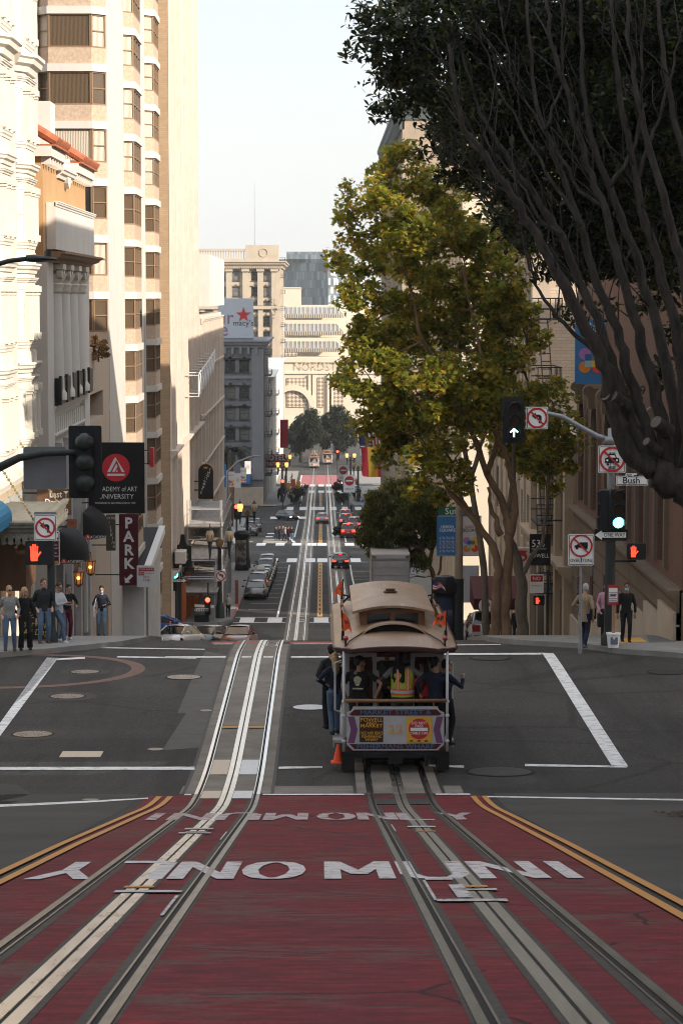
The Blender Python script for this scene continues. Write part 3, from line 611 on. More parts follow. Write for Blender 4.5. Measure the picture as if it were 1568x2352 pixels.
# ---- beige car park with ramp opening
t = thing('parking_garage', 'plain beige parking garage wall with a dark ramp opening and a red car inside', 'building', (-14, 114, H(114)))
m = MB(); body(m, -26, WX, 108.35, 119.2, -20, -2.6, skip=('x1',))
pierced(m, (WX, 108.35, -20), Y_, X, 10.85, 17.4, [(.6, 7.4, 14.4, 15.6), (3.0, 9.4, .6, 5.4)], .6)
m.bx(-10.45, WX+.01, 108.35, 119.2, -2.59, -2.3); m.build('wall', BEIGE, t)
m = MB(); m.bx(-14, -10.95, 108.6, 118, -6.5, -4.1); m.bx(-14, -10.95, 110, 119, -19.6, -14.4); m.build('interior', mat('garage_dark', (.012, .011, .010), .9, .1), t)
m = MB(); m.box((-10.75, 110.6, -5.2), (.35, 1.4, .42)); m.box((-10.78, 110.6, -4.9), (.3, 1.0, .25)); m.build('red_car_nose', mat('red_car_paint', (.5, .02, .025), .3, .05, 2, coat=1), t)
for k in range(4): m = MB(); m.bx(WX, WX+.06, 108.5+k*1.3, 108.75+k*1.3, -18.2, -16.2); m.build('vent_slot', FRDK, t)
# ---- hotel tower with bays and aggregate spandrels
t = thing('hotel_tower', 'tall hotel tower with white bands, tan pebbled spandrels and curtained bay windows', 'building', (-14, 130, H(130)))
FH = 2.72; ZB = 13.45                          # a band underside (window head) level
m = MB(); body(m, -26, WX, 119.6, 150.5, -21, 27); m.bx(-13.95, -13.6, 119.0, 119.6, -4, 27); m.build('wall', HOTELW, t)
bays = [([(-13.6, 119.6), (-13.05, 118.9), (-11.0, 118.9), (-10.36, 119.6)], 'big'), ([(WX, 128.2), (-9.72, 128.75), (-9.72, 133.4), (WX, 134.0)], 'st'), ([(WX, 143.6), (-9.72, 144.2), (-9.72, 148.2), (WX, 148.8)], 'st')]
for plan, kd in bays:
    for k in range(-3, 13):
        zh = ZB-FH*(k-1)                        # window head
        if zh < -19 or (kd == 'big' and zh < -6): continue
        zs = zh-1.58; ag, bd = MB(), MB()
        for a, b in zip(plan, plan[1:]):
            ag.add([(*a, zs-.78), (*b, zs-.78), (*b, zs), (*a, zs)], [(0, 1, 2, 3)])
        mould(bd, plan, [(-.1, zh), (.10, zh), (.10, zh+.36), (-.1, zh+.36)])
        ag.add([(*p, zs-.002) for p in plan], [(0, 1, 2, 3)]); ag.build('spandrel', AGG, t); bd.build('band', HOTELW, t)
        for i, (a, b) in enumerate(zip(plan, plan[1:])):
            A, B = Vector((*a, zs)), Vector((*b, zs)); L = (B-A).length; u = (B-A)/L; n = Vector((u.y, -u.x, 0))
            if kd == 'big': pn = [CURB, CURC][(k+i) % 2] if i != 1 else [GL, CURB, CURB, CURC][k % 4]
            else: pn = CURC if (k < 4 and i == 0) else CURB if i == 0 else GLB
            window(t, A+u*.01, u, n, L-.02, 1.58, pn, FRBR, (0 if L < 3 else 2, 0 if (kd == 'big' and i == 1) else 1), .07, .1, rec=-.01)
for y in (127.9, 134.3, 143.2): m = MB(); m.bx(WX, WX+.1, y-.25, y+.05, -20, 27); m.build('pilaster', HOTELW, t)
m = MB(); m.bx(WX, WX+.05, 136, 138.2, -15.5, -12.6); m.build('lobby_panel', MATS['greyish_stucco'], t)
# ---- sunlit brick tower hotel on the far corner of the second street
t = thing('brick_corner_hotel', 'tall tan brick and pink terracotta hotel tower on the far corner, behind the scaffold', 'building', (-14, 200, H(190)))
m = MB(); body(m, -40, -10.37, 168, 208, -24, 40, skip=('x1',)); m.build('wall', TBRICK, t)
ops = []; ncol = 0; CY = []
for g0 in (171, 178, 187, 194.5, 202.5):
    for k in range(3 if g0 != 187 else 3): CY.append(g0+k*1.45)
rows = [-9.0+3.5*k for k in range(9)]
for y in CY:
    for z in rows: ops.append((y-168, y-168+.85, z+24, z+24+2.1))
m = MB(); pierced(m, (-10.35, 168, -24), Y_, X, 40.2, 64, ops, .35); m.bx(-11.0, -10.36, 207.9, 208.2, -24, 40); m.build('front_wall', PINK, t)
k = 0
for y in CY:
    for z in rows:
        k += 1
        if k <= 100: window(t, (-10.35, y, z), Y_, X, .85, 2.1, CURC if z > -2 else GBL, FRBR, (0, 1), .06, .06, rec=.25)
m = MB()
for i, y in enumerate(CY):
    if i % 3 == 0: m.bx(-10.35, -10.1, y-.9, y-.5, -20, 40)
    m.bx(-10.35, -10.2, y-.38, y-.25, -19, 40)
for z in (-19.5, -11.2): mould(m, [(-10.35, 168), (-10.35, 208)], cornice(z, .5, .6))
m.build('pilaster', PINK, t)
m = MB(); body(m, -30, -10.2, 208.2, 250, -28, -1.6); m.build('annex', PINK, t)
m = MB()
for y in np.arange(210, 250, 3.3): m.bx(-10.2, -9.95, y, y+.7, -27, -2.2)
for z in (-2.4, -6.5, -10.6, -14.7, -18.8): mould(m, [(-10.2, 208.2), (-10.2, 250)], cornice(z, .35, .5))
m.build('annex_trim', PINK, t)
m = MB(); m.bx(-14.5, -9.7, 214, 246, -.9, 3.6); m.build('roof_box', WHITEW, t)
m = MB(); m.bx(-10.1, -9.4, 168.2, 170.2, -18.4, -17.6); m.build('beam', PINK, t)
# ---- grey building with billboard, white one, far ones
def far_building(name, label, loc, x0, x1, y0, y1, zb, zt, wallm, cols, rowz, ww, wh, pane, frm, trim=None, corn=(.7, .9), arch=False, hood=True, face='y0'):
    t = thing(name, label, 'building', (x0, y0, H(y0)))
    m = MB(); body(m, x0, x1, y0, y1, zb, zt, skip=('y0',)); pierced(m, (x0, y0, zb), X, -Y_, x1-x0, zt-zb, [(c-ww/2-x0, c+ww/2-x0, z-zb, z-zb+wh) for c in cols for z in rowz], .3)
    m.build('wall', wallm, t)
    for c in cols:
        for z in rowz:
            wn = window(t, (c-ww/2, y0, z), X, -Y_, ww, wh, pane[(int(c*3+z)) % len(pane)], frm, (0, 1), .09, .1, rec=.2)
            if hood: q = MB(); q.prism([(-ww/2-.2, wh), (ww/2+.2, wh), (ww/2+.2, wh+.3), (.22, wh+.3), (.18, wh+.6), (-.18, wh+.6), (-.22, wh+.3), (-ww/2-.2, wh+.3)], (0, -.2, 0), X, Z, (0, -.14, 0)); ho = q.build('window_hood', trim or wallm); ho.parent = wn; q = MB(); q.bx(-ww/2-.1, ww/2+.1, -.35, -.2, -.2, -.01); ho = q.build('sill', trim or wallm); ho.parent = wn
    tr = MB()
    if corn: mould(tr, [(x0, y1), (x0, y0), (x1, y0), (x1, y1)], cornice(zt-corn[1], corn[0], corn[1]), side=-1 if False else 1)
    tr.build('cornice', trim or wallm, t); return t
gb = far_building('grey_office_building', 'dark grey painted building with dark sash windows carrying a billboard on its roof', None, -30, -9.2, 388, 425, -36, -7.0, GREYW, [-27.8, -25.2, -22.6, -19.6, -16.8, -14.4, -12.2], [-12.0, -16.2, -19.5, -22.8, -26.1], 1.6, 1.9, [GL, GBL, GL], FRDK, GREYT, (1.0, 1.2))
m = MB(); m.bx(-11.0, -9.15, 387.6, 388, -29, -8.3); [m.box((c, 387.5, -8.6), (.4, .5, 1.1)) for c in np.arange(-29, -9.3, 1.25)]; m.bx(-30, -9.2, 387.75, 388, -13.0, -12.6); m.build('pier', GREYT, gb)
m = MB(); m.bx(-16.5, -11.2, 386.8, 388, -29.6, -28.2); m.build('blue_awning', mat('blue_canvas', (.03, .16, .42), .7, .1), gb)
m = MB(); m.bx(-30, -9.2, 386.6, 388, -33.6, -30.2); m.build('shop_front', PALEST, gb)
def fire_escape(x, y0, y1, zs, label, dx=1.0, m_=IRON, n=(1, 0)):
    t = thing('fire_escape', label, 'fire escape', (x, y0, zs[-1]))
    for i, z in enumerate(zs):
        m = MB(); m.bx(x, x+dx, y0, y1, z, z+.06); X2 = x+dx
        for h in (.45, .9): m.tube([(x, y0, z+h), (X2, y0, z+h), (X2, y1, z+h), (x, y1, z+h)], .025, 5)
        for k in range(int((y1-y0)/.6)+1): yy = y0+k*.6; m.tube([(X2, yy, z), (X2, yy, z+.9)], .018, 4)
        for k in range(3): m.tube([(x+dx*k/2, y0, z), (x+dx*k/2, y0, z+.9)], .018, 4)
        m.build('platform', m_, t)
        if i+1 < len(zs):
            m = MB(); zl = zs[i+1]
            for q in (.25, .65): m.tube([(x+dx*q, y0+.3, zl+.06), (x+dx*q, y1-.3, z)], .025, 4)
            for k in range(9): f = (k+.5)/9; yy = y0+.3+(y1-y0-.6)*f; zz = zl+(z-zl)*f; m.tube([(x+dx*.25, yy, zz), (x+dx*.65, yy, zz)], .02, 4)
            m.build('ladder', m_, t)
    return t
fire_escape(-9.1, 395, 403, [-9.5, -12.8, -16.1, -19.4, -22.7, -26, -29], 'dark iron fire escape down the side of the grey building')
t = thing('roof_billboard', 'white billboard with purple letters and a red star on the grey roof', 'billboard', (-13, 391, -7))
a, b = at(500, 686, 391), at(582, 777, 391); m = MB(); m.bx(a.x, b.x, 391, 391.4, b.z, a.z); m.bx(a.x, b.x, 391.5, 392.2, b.z-1.2, b.z); m.build('panel', mat('billboard_white', (.50, .54, .60), .6, .04), t)
m = MB(); RS = (.55, .02, .03)
def star(n=5, r0=1.0, r1=.40): return [((r0 if k % 2 == 0 else r1)*math.sin(math.pi*k/n), (r0 if k % 2 == 0 else r1)*math.cos(math.pi*k/n)) for k in range(2*n)]
c = at(559, 724, 390.98); m.prism([(p*1.25, q*1.25) for p, q in star()], c, X, Z, (0, -.05, 0), 0); c = at(558.5, 743, 390.95); m.text('macy\'s', c, X, Z, 1.25, 1)
c = at(517, 731, 390.95); m.text('ur', c, X, Z, 3.1, 2, bold=-.0); c = at(514, 758, 390.95); m.text('e', c, X, Z, 3.1, 2)
m.build('lettering', [mat('star_red', RS, .5, 0), mat('letter_black', (.02, .02, .02), .6, 0), mat('letter_mauve', (.25, .14, .24), .6, 0)], t)
t = thing('white_facade_building', 'narrow white building with fire escapes between the grey building and the tall sandstone one', 'building', (-12, 430, H(430)))
m = MB(); body(m, -24, -9.0, 427, 560, -40, -14); mould(m, [(-24, 427), (-9, 427), (-9, 560)], cornice(-15.2, .8, 1.2))
for y in np.arange(430, 556, 5): m.bx(-9.02, -8.7, y, y+1, -36, -15)
m.build('wall', wallmat('bright_white', (.60, .58, .54), .05, .2), t)
m = MB(); [m.bx(-9.04, -8.93, y+1.8, y+3.6, z, z+2) for y in np.arange(430, 552, 5) for z in (-18.5, -22, -25.5, -29, -32.5)]; m.build('window_row', GL, t)
fire_escape(-8.6, 432, 440, [-17.5, -21, -24.5, -28, -31.5], 'pale fire escape on the white building', 1.0, mat('grey_iron', (.3, .3, .3), .6, 0))
def pxX(xd, Y): return at(xd, 1000, Y).x
cols = [pxX(x, 598) for x in (480.5, 511, 543, 586.5, 611.5)]; ex = [-31.2, -34.5, -38]
fb = far_building('sandstone_office_tower', 'tall sandstone building with arched top windows and bracketed cornice at the end of the street', None, -40, pxX(643, 598), 598, 660, -45, 12.0, SAND, cols+ex, [7.2, 3.4, -.2, -3.8, -7.4, -11, -14.6, -18.2, -21.8, -25.4], 1.9, 2.3, [GBL, GL, GBL], FRDK, SAND, (1.5, 1.6))
m = MB(); xr = pxX(643, 598)
for c in [pxX(x, 598) for x in (466, 497, 527, 565, 599, 631)]: m.bx(c-.7, c+.7, 597.3, 598, 1.2, 10.4); m.box((c, 597.3, 9.9), (1.9, .8, .9)); m.bx(c-.6, c+.6, 597.5, 598, -30, .4)
for z in (.3, -13.2, -30): m.bx(-40, xr, 597.1, 598, z, z+.8)
for k in range(60): m.box((-40+k*.52, 597.0, 10.35), (.26, .8, .4))
m.bx(pxX(565, 598), xr-.3, 597.5, 606, 12, 15.8); m.bx(-40, pxX(565, 598), 597.6, 598.4, 14.3, 14.9); m.bx(-40, pxX(565, 598), 597.6, 598.4, 12, 12.5)
for k in range(40): m.bx(-40+k*.62, -39.7+k*.62, 597.8, 598.2, 12.5, 14.3)
m.tube([(pxX(606, 597)+1.0*math.cos(q), 597.4, 14+1.0*math.sin(q)) for q in np.linspace(0, 6.28, 17)], .12, 5)
for c in cols+ex:
    m.prism([(1.25*math.cos(q), 1.25*math.sin(q)) for q in np.linspace(0, math.pi, 9)]+[(-1.0*math.cos(q), 1.0*math.sin(q)) for q in np.linspace(0, math.pi, 9)], (c, 597.95, 9.3), X, Z, (0, -.3, 0))
m.build('pilaster', SAND, fb); m = MB(); m.tube([(pxX(586, 604), 604, 15), (pxX(586, 604), 604, 31)], [.10, .04], 5); m.build('flagpole', GREYT, fb)
m = MB(); [m.text(q, (pxX(632, 597), 596.9, z+3.5), X, Z, 2.6, 0) for q, z in (('R', -1.4), ('O', -3.6), ('T', -5.8))]; m.build('lettering', SAND, fb)
fb.location.z -= 3.5
fire_escape(pxX(643, 600), 602, 609, [8.5, 4.5, .5, -3.5, -7.5, -11.5, -15.5], 'dark iron fire escape on the edge of the sandstone building', 1.2)
# pale shopping centre closing the view
t = thing('pale_shopping_centre', 'pale limestone shopping centre with stepped glass roofs and round arch, closing the street', 'building', (10, 720, H(700)))
def z4(x, y, Y): return at((x/2.1778+780)*.5742, (y/2.1778+900)*.5742, Y)
x0 = z4(772, 0, 720).x; m = MB()
for (ya, top, dy) in ((1165, 1150, 720), (1010, 985, 728), (855, 830, 736), (715, 700, 744)): m.bx(x0, 60, dy, dy+8, -46, z4(0, top, dy).z)
m.bx(x0-.2, 60, 719.4, 720, z4(0, 1200, 720).z, z4(0, 1160, 720).z); m.bx(x0-.2, 60, 719.5, 720, z4(0, 1300, 720).z, z4(0, 1285, 720).z)
for xa in (985, 1010, 1150, 1170): q = z4(xa, 1300, 719).x; m.bx(q, q+1.2, 719.2, 720, -44, z4(0, 1310, 719).z)
m.build('wall', PALEB, t)
m = MB()
for (yb, yt, Y) in ((965, 865, 719.6+8), (1110, 1020, 719.6), (812, 720, 719.6+16)):
    a, b = z4(772, yb, Y), z4(1290, yt, Y); c = a.z+(b.z-a.z)*.35
    m.add([(a.x, Y, a.z), (b.x, Y, a.z), (b.x, Y, c), (a.x, Y, c)], [(0, 1, 2, 3)]); m.add([(a.x, Y, c), (b.x, Y, c), (b.x-2, Y+6, b.z), (a.x, Y+6, b.z)], [(0, 1, 2, 3)])
    for k in range(26): xx = a.x+(b.x-a.x)*k/26; m.bx(xx, xx+.25, Y-.3, Y, a.z, c, 1)
    for k in range(14): xx = a.x+(b.x-a.x)*k/14; m.tube([(xx, Y-.1, c+.15), (xx, Y+6, b.z+.15)], .14, 4, 1)
m.build('glass_roof', [mat('skylight_glass', (.20, .18, .17), .2, .2, .3), PALEB], t)
g = NG('lattice_screen'); v = g.obj((1, 1, 1), (0, R(45), 0)); ch = g.node('TexChecker', {'Vector': v, 'Scale': 1.25, 'Color1': (.5, .43, .33, 1), 'Color2': (.2, .15, .11, 1)}).outputs[0]; g.out(ch, .8)
m = MB()
for (xa, xb, ya, yb) in ((800, 972, 1590, 1335), (1068, 1118, 1590, 1330), (1200, 1290, 1590, 1330), (785, 890, 1145, 1080)):
    m = MB(); a, b = z4(xa, ya, 719.7), z4(xb, yb, 719.7); m.bx(a.x, b.x, 719.65, 719.9, a.z, b.z); m.build('lattice_panel', MATS['lattice_screen'], t)
m = MB(); c = z4(850, 1590, 719); r = 6.6
m.prism([(r*math.cos(q), r*math.sin(q)) for q in np.linspace(0, math.pi, 24)]+[(-(r-1.7)*math.cos(q), (r-1.7)*math.sin(q)) for q in np.linspace(0, math.pi, 24)], (c.x, 719.5, c.z), X, Z, (0, -.8, 0)); m.bx(c.x-r, c.x-r+1.7, 718.7, 719.5, -44, c.z); m.bx(c.x+r-1.7, c.x+r, 718.7, 719.5, -44, c.z); m.build('arch', PALEB, t)
m = MB(); c = z4(1165, 1233, 719.4); m.text('NORDSTROM', c, X, Z, 3.2, 0); m.build('lettering', wallmat('worn_letters', (.47, .38, .27)), t)
t = thing('white_rooftop_block', 'plain white rooftop block in front of the glass tower', 'building', (-8, 800, H(800)))
a, b = z4(765, 705, 800), z4(916, 545, 800); m = MB(); m.bx(a.x-8, b.x, 800, 830, -46, b.z); mould(m, [(a.x-8, 800), (b.x, 800), (b.x, 830)], cornice(b.z-.6, .3, .5)); m.build('wall', PALEB, t)
t = thing('glass_tower', 'distant blue grey glass tower with a sunlit white side, far down the street', 'building', (0, 1000, H(1000)))
P = [(-24, 1004), (z4(1157, 0, 985).x, 985), (z4(1480, 0, 1002).x, 1002)]; zt = z4(0, 300, 990).z; m = MB()
for a, b in zip(P, P[1:]): m.add([(*a, -50), (*b, -50), (*b, zt), (*a, zt)], [(0, 1, 2, 3)])
m.add([(*p, zt) for p in P]+[(0, 1040, zt)], [(0, 1, 2, 3)]); m.bx(-14, 2, 990, 1010, zt, zt+3)
g = NG('curtain_wall'); tcn = g.node('TexCoord'); s = g.node('SeparateXYZ', {0: tcn.outputs['Object']}); v = g.node('CombineXYZ', {0: s.outputs[0], 1: s.outputs[2]}).outputs[0]
br = g.node('TexBrick', {'Vector': v, 'Color1': (.055, .08, .095, 1), 'Color2': (.19, .235, .26, 1), 'Mortar': (.10, .12, .135, 1), 'Scale': 1, 'Mortar Size': .12, 'Brick Width': 1.2, 'Row Height': 3.4, 'Bias': 0.0}, offset=.5).outputs[0]
g.out(br, .25); m.build('wall', MATS['curtain_wall'], t)
m = MB(); d = (Vector((*P[2], 0))-Vector((*P[1], 0))); nn_ = Vector((d.y, -d.x, 0)).normalized()
for k in range(14):
    for j in range(9):
        if (k*7+j*3) % 5 < 3: p = Vector((*P[1], 0))+d*(k/14)+nn_*.15; z = zt-3.2-j*3.5; m.add([p+Z*z, p+d/17+Z*z, p+d/17+Z*(z+2.6), p+Z*(z+2.6)], [(0, 1, 2, 3)])
m.build('white_panel', mat('panel_white', (.6, .6, .58), .4, .05), t)
# ---- right-hand side
RX = 10.2
t = thing('brick_club_building', 'red brick building with tall arched windows over a brown stone base, beside the right corner', 'building', (16, 84, H(84)))
WC = [95.1, 90.7, 86.3, 81.9, 77.5, 73.1]; zw0, zsp, ww = -8.0, -4.9, 2.0
ops = [(98-(c+ww/2), 98-(c-ww/2), zw0+8.3, zsp+8.3) for c in WC]+[(98-(c+.75), 98-(c-.75), 10.6, 13.2) for c in WC]
m = MB(); body(m, RX, 40, 69, 98, -16, 10, skip=('x0',)); body(m, RX+.3, 39, 72.3, 97.7, 9.5, 15); pierced(m, (RX, 98, -8.3), -Y_, -X, 29, 18.3, ops, .5)
m.build('wall', RBRICK, t)
for c in WC:
    window(t, (RX, c+ww/2, zw0), -Y_, -X, ww, zsp-zw0, GL, mat('brown_sash', (.06, .035, .022), .5, .2), (1, 2), .12, .12, rec=.4, name='arched_window')
    m = MB(); N = 12; r = ww/2
    arcp = [(r*math.cos(q), r*math.sin(q)) for q in np.linspace(0, math.pi, N)]
    m.poly(arcp, (RX-.006, c, zsp), -Y_, Z, 1)
    m.prism([(1.28*a, 1.28*b) for a, b in arcp]+[(-a, b) for a, b in arcp], (RX-.01, c, zsp), -Y_, Z, (-.12, 0, 0), 0)
    m.box((RX-.18, c, zsp+r+.12), (.35, .42, .75)); m.lathe([(.02, -.2), (.2, -.2), (.2, .2), (.02, .2)], (RX-.34, c, zsp+r+.4), 10, axis='Y')
    for s in (-1, 1): m.bx(RX-.12, RX, c+s*(r+.14)-.14, c+s*(r+.14)+.14, zw0, zsp)
    m.build('window_arch', [BROWNST, GL], t)
m = MB()                                        # rusticated base with grooves, belt course, pale plinth steps
for k in range(12):
    z = -8.75-.62*k; m.bx(RX-.14, RX, 69, 98, z-.56, z); 
m.bx(RX-.05, RX+.02, 69, 98, -16.3, -8.3); mould(m, [(RX-.02, 98), (RX-.02, 69)], cornice(-8.75, .36, .42))
m.build('stone_base', BROWNST, t); m = MB(); mould(m, [(RX, 98), (RX, 69)], cornice(8.7, .9, 1.3)); m.build('cornice', BROWNST, t)
for c in WC: m = MB(); m.bx(RX-.17, RX+.03, c-.45, c+.45, -11.6-(c-73)*.02, -9.9); m.build('basement_window', GL, t)
m = MB(); [m.bx(RX-.24, RX, 69+k*3.2, 69+(k+1)*3.2-.03, -17, H(69+k*3.2+3.2)+1.25) for k in range(9)]; m.build('plinth', PALEST, t)
m = MB(); m.bx(RX, 40, 68.8, 69, -10, -8.4); m.build('front_plinth', BROWNST, t)
t = thing('ornate_shop_building', 'low tan building with carved pilasters and shopfronts behind the plane tree trunks', 'building', (16, 108, H(108)))
m = MB(); body(m, RX-.1, 40, 98.2, 117.8, -18, -5.6); [m.bx(RX-.4, RX-.1, y, y+.8, -17, -6.4) for y in (98.5, 102.5, 106.5, 110.5, 114.5)]; [mould(m, [(RX-.1, 117.8), (RX-.1, 98.2)], cornice(z, .6, .7)) for z in (-6.4, -11.6)]
m.build('wall', wallmat('tan_stone', (.36, .28, .20), .1, .3), t)
m = MB(); [m.bx(RX-.2, RX-.08, y+1, y+3.7, z, z+h) for y in (98.5, 102.5, 106.5, 110.5) for z, h in ((-10.6, 3.4), (-16.5, 4.2))]; m.build('window_row', GL, t)
t = thing('pale_brick_building', 'tall pale brick building lit by the sun, rising behind the trees on the right', 'building', (16, 130, H(130)))
m = MB(); body(m, RX, 40, 118, 148, -22, 10.5, skip=('x0', 'y0')); oy = [(4.2, 5.9, z+22, z+24.6) for z in (-16, -12.2, -8.4, -4.6, -.8, 3, 6.8)]+[(1.0, 2.2, z+22, z+24.4) for z in (-12.2, -8.4, -4.6, -.8, 3)]+[(8.5, 10.2, z+22, z+24.6) for z in (-8.4, -4.6, -.8, 3, 6.8)]
pierced(m, (RX, 118, -22), X, -Y_, 30, 32.5, [o for o in oy if o[0] > 3], .3); ox = [(a, a+1.5, z+22, z+24.4) for a in (2, 5.5, 9, 12.5, 16, 19.5, 23, 26.5) for z in (-12.2, -8.4, -4.6, -.8, 3, 6.8)]
pierced(m, (RX, 148, -22), -Y_, -X, 30, 32.5, ox, .3); m.build('wall', PBRICK, t)
for a, b, c, d in oy:
    if a > 3: window(t, (RX+a, 118, c-22), X, -Y_, b-a, d-c, GL, FRWH, (0, 1), .09, .1, rec=.2, sill=PALEST)
for a, b, c, d in ox: window(t, (RX, 148-a, c-22), -Y_, -X, b-a, d-c, GL, FRDK, (0, 1), .09, .1, rec=.2, sill=PALEST)
m = MB(); [m.bx(RX-.12, RX+.0, y, y+.5, -20, 9) for y in (118.1, 122, 126, 130, 134, 138, 142, 147)]; m.bx(RX-.1, RX+.75, 117.86, 118, -20, 9.2); mould(m, [(RX, 148), (RX, 118), (40, 118)], cornice(9.3, .9, 1.2)); m.build('pilaster', PALEST, t)
fire_escape(RX-1.1, 103.2, 106.4, [-1.0, -3.9, -6.8, -9.7, -12.6], 'black fire escape on the right, beside the blue banner', 1.0)
t = thing('mid_block_building', 'cream building row behind the trees, on the right after the second street', 'building', (16, 210, H(210)))
m = MB(); body(m, RX, 40, 174, 247, -30, 8); [m.bx(RX-.25, RX, y, y+1.2, -29, 7) for y in np.arange(174, 247, 5)]; mould(m, [(RX, 247), (RX, 174), (40, 174)], cornice(7, 1, 1.2)); m.build('wall', PALEB, t)
m = MB(); [m.bx(RX-.05, RX+.1, y+1.8, y+4.4, z, z+2.4) for y in np.arange(174, 244, 5) for z in np.arange(-20, 6, 3.8)]; m.build('window_row', GL, t)
t = thing('grand_hotel', 'tall dark stone hotel with overhanging cornice showing above the trees', 'building', (16, 340, H(340)))
m = MB(); body(m, 10.4, 60, 310, 421, -40, 23.5); [m.bx(10.15, 10.4, y, y+1.6, -36, 22) for y in np.arange(310, 421, 6)]; body(m, 10.6, 60, 284, 309.8, -35, -6); m.build('wall', wallmat('grey_sandstone', (.30, .235, .17), .1, .3), t)
m = MB(); mould(m, [(10.4, 421), (10.4, 310), (60, 310)], cornice(22, .9, 2.6)); [m.bx(9.8, 10.4, y, y+.9, 20.8, 22.2) for y in np.arange(310, 421, 2.2)]; m.build('cornice', wallmat('dark_copper', (.06, .075, .07), .2, .3), t)
m = MB(); [m.bx(10.35, 10.5, y+2.4, y+4.6, z, z+2.4) for y in np.arange(310, 418, 6) for z in np.arange(-25, 20, 3.8)]; m.build('window_row', GL, t)
# neighbours of the steep block (mostly out of frame, they shade the crossing)
for i, (x0, x1, y0, y1, zt, lb, mm) in enumerate(((12.3, 46, -38, 15, 22, 'tall brown apartment block uphill on the right', BROWNST), (12.3, 46, 16, 43.5, 16, 'tall tan apartment block at the near right corner', TANW), (-40, -12.3, -38, 14, 8, 'grey row house block uphill on the left', GREYT), (-40, -12.3, 15, 43.5, 6, 'cream apartment block at the near left corner', CREAM))):
    t = thing('apartment_block', lb, 'building', ((x0+x1)/2, (y0+y1)/2, H((y0+y1)/2))); s = x0 > 0; xf = x0 if s else x1; m = MB(); body(m, x0, x1, y0, y1, -16, zt)
    mould(m, [(xf, y1), (xf, y0)] if s else [(xf, y0), (xf, y1)], cornice(zt-1, .7, 1)); m.build('wall', mm, t)
    m = MB(); [m.bx(xf-.06, xf+.06, y, y+1.3, z, z+1.9) for y in np.arange(y0+1.5, y1-2, 3) for z in np.arange(H(y1)+2, zt-3, 3.3) if z > H(y)+1]; m.build('window_row', GL, t)
# ================================================================ TREES AND PLANTS
def leafmat(name, c0, c1, c2, tr=.45, gloss=.25):
    m = bpy.data.materials.new(name); m.use_nodes = True; n = m.node_tree.nodes; l = m.node_tree.links; n.clear()
    ge = n.new('ShaderNodeNewGeometry'); rp = n.new('ShaderNodeValToRGB'); e = rp.color_ramp.elements; e.new(.5)
    for i, (p, c) in enumerate(((0, c0), (.55, c1), (1, c2))): e[i].position = p; e[i].color = (*c, 1)
    l.new(ge.outputs['Random Per Island'], rp.inputs[0])
    b = n.new('ShaderNodeBsdfPrincipled'); b.inputs['Roughness'].default_value = .5; b.inputs['Specular IOR Level'].default_value = gloss; l.new(rp.outputs[0], b.inputs['Base Color'])
    t = n.new('ShaderNodeBsdfTranslucent'); hs = n.new('ShaderNodeHueSaturation'); hs.inputs['Value'].default_value = 1.9; hs.inputs['Hue'].default_value = .485; l.new(rp.outputs[0], hs.inputs['Color']); l.new(hs.outputs[0], t.inputs[0])
    x = n.new('ShaderNodeMixShader'); x.inputs[0].default_value = tr; o = n.new('ShaderNodeOutputMaterial')
    l.new(b.outputs[0], x.inputs[1]); l.new(t.outputs[0], x.inputs[2]); l.new(x.outputs[0], o.inputs[0]); return m
LF_PLANE = leafmat('plane_leaf', (.060, .090, .013), (.165, .185, .020), (.38, .27, .032), .54)
LF_FIC = leafmat('ficus_leaf', (.03, .042, .009), (.075, .085, .014), (.20, .17, .02), .35, .35)
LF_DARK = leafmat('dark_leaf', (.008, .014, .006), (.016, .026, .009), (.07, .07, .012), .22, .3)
LF_FAR = leafmat('far_leaf', (.012, .015, .010), (.022, .027, .014), (.038, .04, .02), .15)
LF_BUSH = leafmat('gold_bush_leaf', (.10, .05, .015), (.22, .12, .03), (.34, .20, .05), .3)
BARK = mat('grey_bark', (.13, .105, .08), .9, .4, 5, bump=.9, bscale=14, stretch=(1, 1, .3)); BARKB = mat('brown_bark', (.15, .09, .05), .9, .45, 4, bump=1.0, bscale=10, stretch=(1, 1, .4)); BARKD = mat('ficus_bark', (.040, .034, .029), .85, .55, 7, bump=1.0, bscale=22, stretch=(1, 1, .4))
STAR = [(0, -.5), (.18, -.25), (.5, -.22), (.28, .05), (.42, .38), (.12, .25), (0, .6), (-.12, .25), (-.42, .38), (-.28, .05), (-.5, -.22), (-.18, -.25)]
OVAL = [(0, -.5), (.2, -.2), (.2, .15), (0, .55), (-.2, .15), (-.2, -.2)]
def leaves(P, size, shape, rng, droop=.5, var=.35):
    """P: (N,3) leaf positions -> verts, faces; each leaf a small bent polygon"""
    N = len(P); S = np.array(shape); k = len(S)
    q = rng.uniform(0, 2*math.pi, N); tilt = rng.normal(droop, .5, N); roll = rng.normal(0, .5, N)
    s = size*np.clip(rng.normal(1, var, N), .45, 1.8)
    d = np.stack([np.cos(q)*np.cos(tilt), np.sin(q)*np.cos(tilt), -np.sin(tilt)], 1)
    sd_ = np.stack([-np.sin(q), np.cos(q), 0*q], 1); up = np.cross(sd_, d)
    sd_ = sd_*np.cos(roll)[:, None]+up*np.sin(roll)[:, None]
    nn = np.cross(sd_, d)
    V = P[:, None, :]+(S[None, :, 0, None]*sd_[:, None, :]+S[None, :, 1, None]*d[:, None, :]-(np.abs(S[None, :, 0, None])*.35)*nn[:, None, :])*s[:, None, None]
    return V.reshape(-1, 3), k
